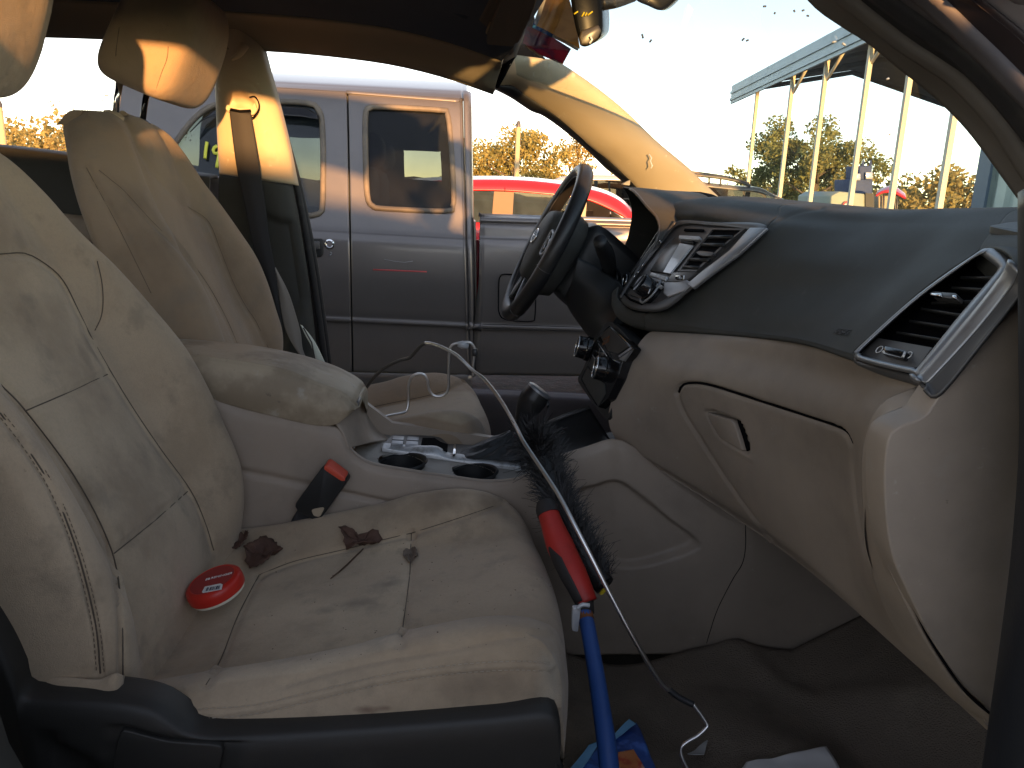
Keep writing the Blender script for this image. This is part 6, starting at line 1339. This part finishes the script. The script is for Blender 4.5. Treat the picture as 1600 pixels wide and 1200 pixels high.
sheet('buckle_strap', loft([PL([(470, 788), (456, 812), (444, 840)], 1.18), PL([(492, 806), (484, 818), (476, 830)], 1.176)], 20, 6), M['belt'], bk_, solid=.006)
plate('scuff', rnd_outline(PL([(486, 796), (508, 792), (500, 808), (490, 806)], 1.1642), 20, .3), (0, .0008, 0), M['armrest'], bk_)

# ================================================================== THINGS LEFT IN THE CAR
# red tin
tn = np.array([-.30, -.12, .95]); tn /= np.linalg.norm(tn)
tc = P(341, 925, Y=.945)
tin = thing('red_tin', 'round red snuff tin with a barcode label lying at the back of the seat cushion', 'tin', tc)
ldr = lathe('lid', tc, tn, [(.0365, .003), (.0368, .010), (.0362, .016), (.0335, .0192), (.0300, .0205), (.0285, .0198), (.002, .0198)], M['tin_red'], tin, 56)
lathe('base', tc, tn, [(.030, -.002), (.0345, -.0015), (.0355, .0032), (.030, .0034)], M['white_plastic'], tin, 56)
TPn = Plane(tc+tn*.0205, tc+tn*.0205+np.cross(tn, [0, 1, 0])*.01, tc+tn*.0205+np.cross(tn, np.cross(tn, [0, 1, 0]))*.01)
lathe('lid_disc', tc+tn*.0196, tn, [(.0285, 0), (.0285, .0006)], M['tin_red_dark'], tin, 48)
lb = plate('barcode_label', TPn.pts([(320, 916.5), (344, 911.5), (348, 913), (346, 921), (317, 926.5), (315.5, 925)], .0004), -tn*.0003, M['white_print'], tin)
for k, (a, w) in enumerate([(.16, .05), (.24, .02), (.34, .06), (.44, .02), (.50, .03), (.58, .02), (.66, .07), (.77, .03), (.83, .02)]):
    p = lambda s, t: (316+30*s+3.2*t, 925.6-5.0*s-8.0*t)
    plate('bar', TPn.pts([p(a, .18), p(a+w, .18), p(a+w, .85), p(a, .85)], .0010), -tn*.0003, M['ink'], lb)
text_obj('lid_lettering', 'E8.REMINGER', .0062, TPn.at(342, 900.5, .0010), TPn.at(358, 896, 0)-TPn.at(328, 903.5, 0), TPn.at(344, 895, 0)-TPn.at(341, 905, 0), M['white_print'], tin, .0002)
# dried leaves, stalk and crumbs on the cushion
def leaf(name, label, outline, curl, lift, group=None, folds=2, seed=0, parent=None, thick=.0009):
    r = np.random.default_rng(seed); o = resample(np.array(outline, float), 46, True); c = o.mean(0); rings = []
    for f in (1, .82, .6, .38, .16, .02):
        q = []
        for k, (u, v) in enumerate(o):
            w = 1+.06*math.sin(k*2.3+seed)*f
            p = onA(Ac, c[0]+(u-c[0])*f*w, c[1]+(v-c[1])*f*w, 0)
            q.append(p+np.array([0, 0, 1])*(lift*(.25+.75*abs(math.sin(k/46*math.pi*folds+seed+f*curl)))*(.3+f)))
        rings.append(q)
    A = np.array(rings); o_ = sheet(name, np.concatenate([A, A[:, :1]], 1), M['leaf'], parent, solid=thick)
    return o_
G = 'dried leaves on the passenger seat'
lf1 = tag(leaf('dried_leaf', '', [(382, 866), (400, 858), (411, 848), (424, 848), (431, 850), (434, 860), (442, 868), (426, 876), (422, 884), (410, 892), (394, 892), (384, 884), (386, 874)], 2.2, .012, seed=2), 'curled brown maple leaf just above the red tin', 'leaf', G)
lf2 = tag(leaf('dried_leaf', '', [(357, 858), (360, 845), (368, 835), (378, 834), (387, 843), (386, 856), (376, 864), (364, 862)], 2.0, .014, seed=5), 'dark dried leaf wedged between backrest and cushion by the buckle', 'leaf', G)
lf3 = tag(leaf('dried_leaf', '', [(531, 838), (542, 834), (553, 836), (556, 843), (575, 846), (584, 840), (594, 843), (594, 852), (570, 860), (545, 863), (539, 858), (537, 848)], 3.0, .012, folds=3, seed=8), 'rolled up brown leaf on the rear half of the cushion with a stalk', 'leaf', G)
lf4 = leaf('lint_tuft', '', [(634, 864), (640, 861), (648, 862), (653, 870), (647, 877), (641, 882), (636, 878), (630, 870)], 2.0, .006, folds=4, seed=3)
lf4.data.materials[0] = M['lint']; tag(lf4, 'small grey tuft of lint on the cushion seam', 'lint')
tag(tube('leaf_stalk', [onA(Ac, u, v, .003) for u, v in [(568, 860), (556, 872), (545, 883), (533, 894), (517, 907)]], [.0009, .0011, .0013, .0012, .0008], M['twig'], None, 6, smooth=24), 'thin dry stalk lying below the rolled leaf', 'stalk')
for k, (u, v, s) in enumerate([(742, 862, .004), (589, 870, .002), (480, 905, .0016)]):
    pass
r_ = np.random.default_rng(4); Vc, Fc = [], []
for k in range(150):
    u, v = r_.uniform(380, 860), r_.uniform(800, 1040)
    p = onA(Ac, u, v, .0004)
    if not (.69 < p[1] < 1.2): continue
    s = .0006+.0011*r_.random()**2; a = r_.random()*3
    b0 = len(Vc)
    for d in ((1, .2, 0), (0, .6, .3), (-1, 0, 0), (0, -.5, .5)): Vc.append(p+s*np.array([d[0]*math.cos(a)-d[1]*math.sin(a), d[0]*math.sin(a)+d[1]*math.cos(a), d[2]]))
    Fc += [(b0, b0+1, b0+2, b0+3)]
cr = link('crumbs', rawmesh('crumbs', Vc, Fc, M['twig'], False)); cr['kind'] = 'stuff'
# snow brush: bristles, red and black head grip, blue pole
br = thing('snow_brush', 'snow brush with black bristles, red grip and blue pole leaning on the seat edge', 'brush', P(950, 1200, Y=.80))
ctr = resample(PL([(838, 694, 1.145), (847, 718, 1.13), (866, 770, 1.09), (892, 830, 1.04), (925, 890, 1.0), (945, 915, .98)]), 60)
tube('bristle_block', ctr[6:], .016, M['black_plastic'], br, 10)
r_ = np.random.default_rng(9); V, F = [], []
for k in range(9000):
    t = r_.random(); i = int(t*58); c0 = ctr[i]; tg = ctr[i+1]-ctr[i]; tg /= np.linalg.norm(tg)
    ang = r_.normal(0, .9); sd = np.array([.85, .25, .25]) if r_.random() < .55 else np.array([-.8, .1, .15])
    d = sd+r_.normal(size=3)*.34-tg*(1.0+.6*r_.random()); 
    if t < .12: d = -tg*.8+r_.normal(size=3)*.6+np.array([0, 0, .1])
    d /= np.linalg.norm(d); L_ = (.026+.020*r_.random())*(1.0 if t > .2 else 1.15)*(1-.25*t)
    if sd[0] < 0: L_ *= .78
    bend = r_.normal(size=3)*.010+np.array([0, 0, -.004]); w = np.cross(d, EYE-c0); w /= np.linalg.norm(w); w *= .00042+.0002*r_.random()
    b = len(V); st0 = c0+r_.normal(size=3)*.005
    for q in (0, .35, .7, 1): 
        p = st0+d*L_*q+bend*q*q
        V += [p-w*(1-.4*q), p+w*(1-.4*q)]
    for s in range(3): F.append((b+2*s, b+2*s+1, b+2*s+3, b+2*s+2))
bs = link('bristles', rawmesh('bristles', V, F, M['bristle'], False), br); bs['kind'] = 'stuff'
gp = resample(PL([(853, 790, 1.02), (860, 812, 1.005), (872, 845, .985), (888, 880, .96), (905, 915, .935), (917, 942, .92)]), 40)
rr = np.interp(np.linspace(0, 1, 40), [0, .06, .2, .4, .7, 1], [.011, .0145, .0158, .0190, .0182, .0145])
grip = tube('grip', gp, rr, M['grip_red'], br, 24)
# black rubber inlay on the near-left side and cap at the top
inl = []
for i in range(16, 39):
    tg = gp[min(i+1, 39)]-gp[i-1]; tg /= np.linalg.norm(tg); sx = np.cross(tg, gp[i]-EYE); sx /= np.linalg.norm(sx); fx = np.cross(sx, tg); fx = fx*np.sign(fx @ (EYE-gp[i])+1e-9)
    w = min(1, (i-15)/7)
    cen_a = 2.45; half = .62*w
    inl.append([gp[i]+rr[i]*1.035*(math.cos(a)*sx*(1 if (proj(gp[i]+sx*.01)[0] > proj(gp[i])[0]) else -1)+math.sin(a)*fx) for a in np.linspace(cen_a-half, cen_a+half, 12)])
sheet('grip_inlay', np.array(inl), M['grip_black'], br, solid=.002)
lathe('grip_cap', gp[1], gp[0]-gp[4], [(.0166, -.010), (.0162, .0), (.012, .010), (.004, .013)], M['grip_black'], br, 24)
tube('pole', [P(909, 938, Y=.925), P(916, 968, Y=.90), P(931, 1050, Y=.84), P(946, 1150, Y=.77), P(953, 1210, Y=.735), P(965, 1330, Y=.67)], [.0098, .0100, .0106, .0114, .0116, .0116], M['pole_blue'], br, 20, smooth=40)
tube('collar', [P(911, 944, Y=.921), P(916, 970, Y=.899)], [.0106, .0108], M['rust'], br, 16)
tube('pole_socket', [P(912, 930, Y=.93), P(914, 958, Y=.91)], [.013, .0125], M['grip_black'], br, 16)
ty = tag(plate('yellow_tag', rnd_outline(PL([(937, 928), (944, 920), (947, 924), (942, 929), (938, 930)], .955), 24, .3), (0, .003, 0), M['yellow'], None), 'tiny yellow plastic scrap beside the red grip', 'scrap')
wc = thing('white_clip', 'small worn white clip hanging beside the brush collar at the seat edge', 'clip', P(900, 970, Y=.86))
plate('clip_body', rnd_outline(PL([(895, 950), (908, 950), (905, 972), (903, 988), (894, 986), (894, 968)], .872), 36, .2), (0, .008, 0), M['clip'], wc, bevel=.002)
tube('clip_hook', PL([(902, 951, .872), (910, 945, .872), (921, 946, .872)]), .0028, M['clip'], wc, 8, smooth=14)
# long bent lock-out rod and the wire hook
rod = thing('bent_metal_rod', 'long bent metal rod reaching from the driver seat over the console to the floor', 'rod', P(1047, 1078, Y=.86))
tube('dark_section', PL([(566, 616, 1.46), (573.5, 604, 1.45), (589.5, 584.5, 1.43), (606, 572, 1.42), (624, 563.5, 1.40), (639, 559.7, 1.385), (643.5, 556, 1.38), (654, 544, 1.36), (660, 538.5, 1.35), (664.5, 536, 1.345)]), .0033, M['dark_steel'], rod, 10, smooth=60)
tube('bright_section', PL([(664.5, 536, 1.345), (678, 538, 1.33), (697.5, 546, 1.31), (712.5, 554.5, 1.30), (724.5, 565, 1.29), (738, 578.5, 1.28), (757.5, 593.5, 1.26), (780, 622, 1.21), (797, 650, 1.16), (808, 670, 1.12), (820, 693, 1.08), (850, 738, 1.03), (875, 777, .99), (900, 824, .955), (925, 872, .93), (950, 922, .91), (985, 988, .89), (1015, 1040, .88), (1035, 1070, .876), (1047, 1079, .875)]), .0031, M['steel'], rod, 10, smooth=120)
tube('rubber_sleeve', PL([(1046, 1078, .876), (1060, 1089, .87), (1075, 1097, .865), (1084, 1101, .862)]), .0042, M['rubber'], rod, 8, smooth=16)
tube('rod_tip', PL([(1083, 1100, .862), (1095, 1116, .856), (1105, 1132, .85), (1103, 1138, .848), (1090, 1150, .845), (1076, 1158, .843), (1066, 1166, .841), (1064, 1176, .835), (1068, 1190, .825), (1076, 1206, .81)]), .0026, M['steel'], rod, 8, smooth=50)
hk = thing('wire_hook', 'zigzag steel wire hook with taped top standing on the driver seat cushion', 'wire hook', P(636, 641, Y=1.56))
hkp = [(594, 653, 1.52), (610.5, 649, 1.54), (630, 645, 1.56), (636, 639, 1.565), (638, 625, 1.57), (638, 604, 1.57), (642, 590.5, 1.57), (651, 584.5, 1.57), (661.5, 585, 1.57), (667.5, 593.5, 1.57), (670.5, 608.5, 1.57), (676.5, 617.5, 1.57), (685.5, 619.5, 1.57), (695.5, 616, 1.57), (700.5, 605.5, 1.57), (701, 580, 1.57), (702, 553, 1.57), (705, 541, 1.57), (714, 536.5, 1.57), (733.5, 535, 1.57), (741, 542.5, 1.57), (742, 550, 1.57), (740, 565, 1.57), (739, 588, 1.57)]
tube('wire', PL(hkp), .0029, M['steel'], hk, 8, smooth=160)
tube('tape_wrap', PL([(715, 538, 1.57), (722, 538.5, 1.57), (732, 541, 1.57)]), [.005, .0085, .006], M['clip'], hk, 10)
tube('wire_clamp', PL([(742, 545, 1.57), (741.5, 556, 1.57)]), .0062, M['dark_trim'], hk, 6)
# footwell: mat, foil bag, paper, glass shard
xs = np.linspace(.12, 1.02, 90); ys = np.linspace(.595, 1.17, 60); mm = []
for y_ in ys:
    r = []
    for x_ in xs:
        z_ = .419+max(0, x_-.615)*.75+.009*math.sin(x_*26+3*math.sin(y_*7))*math.exp(-((y_-.95)/.25)**2)+.012*math.exp(-((x_-.62-.12*math.sin(y_*9))/.03)**2)
        if y_ > 1.10: z_ += (y_-1.10)*.25*(1+math.sin(x_*15))
        r.append((x_, y_, z_))
    mm.append(r)
fm = tag(sheet('floor_mat', np.array(mm), M['mat_carpet'], None, solid=.006), 'rumpled dark brown carpet mat in the passenger footwell', 'floor mat')
def crumple(name, quad, z, mt, amp, seed, parent=None, n_=26, thick=.0008, over=None):
    q = [np.array(a) for a in quad]; A = []
    for i in range(n_):
        r = []
        for j in range(n_):
            s, t = i/(n_-1), j/(n_-1); p = (q[0]*(1-s)+q[1]*s)*(1-t)+(q[3]*(1-s)+q[2]*s)*t
            r.append(p+np.array([0, 0, amp*(mnoise.noise((p[0]*14+seed, p[1]*14, seed))+.5*mnoise.noise((p[0]*37+seed, p[1]*37, seed)))]))
        A.append(r)
    return sheet(name, np.array(A), mt, parent, solid=thick)
Zb = .445
bag = thing('snack_bag', 'crumpled blue foil snack bag with orange print on the footwell mat', 'snack bag', P(960, 1180, Z=.44))
crumple('bag_foil', [P(884, 1208, Z=Zb), P(955, 1150, Z=Zb), P(994, 1130, Z=Zb), P(1034, 1215, Z=Zb)], Zb, M['bag_blue'], .010, 3, bag)
crumple('bag_seal', [P(958, 1146, Z=Zb+.010), P(983, 1123, Z=Zb+.010), P(994, 1131, Z=Zb+.010), P(961, 1152, Z=Zb+.010)], Zb, M['bag_light'], .004, 5, bag)
crumple('bag_seal', [P(885, 1205, Z=Zb+.012), P(920, 1163, Z=Zb+.012), P(938, 1158, Z=Zb+.012), P(912, 1195, Z=Zb+.012)], Zb, M['bag_light'], .004, 6, bag)
crumple('printed_snack', [P(962, 1212, Z=Zb+.014), P(966, 1176, Z=Zb+.014), P(990, 1172, Z=Zb+.014), P(1016, 1212, Z=Zb+.014)], Zb, M['bag_food'], .006, 7, bag)
tag(crumple('paper_sheet', [P(1150, 1215, Z=.435), P(1166, 1191, Z=.435), P(1291, 1166, Z=.435), P(1320, 1215, Z=.435)], .43, M['paper'], .005, 9), 'loose white sheet of paper on the footwell mat', 'paper')
gs = tag(crumple('plastic_scrap', [P(1074, 1178, Z=.43), P(1092, 1165, Z=.43), P(1106, 1158, Z=.43), P(1100, 1180, Z=.43)], .43, mat('dull_grey_plastic', (.28, .29, .29), .4), .008, 12), 'dull grey plastic scrap beside the hooked rod tip', 'scrap')
# cards tucked behind the sun visor, and the mirror
c1 = thing('brown_card', 'brown leaflet with white and blue edge tucked at the windshield top', 'card', P(870, 40, Y=1.60))
q1 = PL([(850, -6, 1.50), (888, -6, 1.47), (899, 30, 1.52), (906, 76, 1.60), (872, 60, 1.62), (838, 40, 1.64)])
plate('card_sheet', q1, (.001, .004, 0), M['card_brown'], c1)
tube('white_edge', PL([(851, -6, 1.497), (843, 20, 1.56), (837, 36, 1.632)]), .0042, M['card_white'], c1, 6)
tube('blue_edge', PL([(837, 34, 1.628), (833.5, 41, 1.635), (846, 47, 1.63), (866, 57, 1.625)]), .0036, M['card_blue'], c1, 6)
tube('white_edge', PL([(864, 56, 1.622), (884, 66, 1.612), (903, 77, 1.598)]), .003, M['card_white'], c1, 6)
c2 = thing('purple_card', 'dark purple and pink card hanging below the brown leaflet', 'card', P(850, 80, Y=1.72))
plate('card_sheet', PL([(822, 40, 1.68), (855, 53, 1.67), (892, 76, 1.66), (879, 100, 1.72), (850, 88, 1.74), (817, 68, 1.76)]), (.001, .004, 0), M['card_purple'], c2)
tube('white_edge', PL([(818, 69, 1.755), (835, 81, 1.745), (851, 92, 1.74)]), .0022, M['pillar_plastic'], c2, 5)
tube('white_edge', PL([(864, 93, 1.73), (879, 100, 1.72)]), .0018, M['card_white'], c2, 5)
mr = thing('rear_view_mirror', 'black rear view mirror hanging at the windshield top', 'mirror', P(918, 20, Y=1.31))
mo = PL([(889, -30), (892, 5), (898, 40), (904, 62), (908, 72), (919, 72), (936, 60), (941, 45), (940, 12), (930, -30)], 1.23)
mb = plate('mirror_housing', resample(mo, 60, True), (.052, .22, .048), M['mirror_black'], mr, bevel=.008, seg=3)
plate('housing_edge', rnd_outline(PL([(908, 48), (935, 38), (940, 47), (934, 60), (920, 70), (908, 70), (905, 58)], 1.226), 40, .2), (0, .01, 0), mat('brown_painted_sheen', (.05, .038, .026), .3), mr, bevel=.003)  # brown reflection on the black housing, put into this plate's colour
tube('mirror_arm', [P(938, 6, Y=1.30), P(962, 2, Y=1.31), P(990, -8, Y=1.32)], .010, M['black_plastic'], mr, 10, smooth=14)
plate('sensor_housing', resample(PL([(985, -30), (992, -2), (1012, 9), (1032, 16), (1048, 6), (1062, -10), (1070, -30)], 1.31), 50, True), (.03, .09, .02), M['mirror_black'], mr, bevel=.006)
for (u0, v0, u1, v1) in ((897, 22, 903, 18), (909, 26, 913, 19), (914, 25, 917, 20), (918, 24, 926, 18)): tube('arrow_mark', PL([(u0, v0), (u1, v1)], 1.228), .0012, M['yellow'], mb, 5)
tube('chip', PL([(922, 56), (925, 62), (921, 68)], 1.222), .0018, M['white_print'], mb, 5)
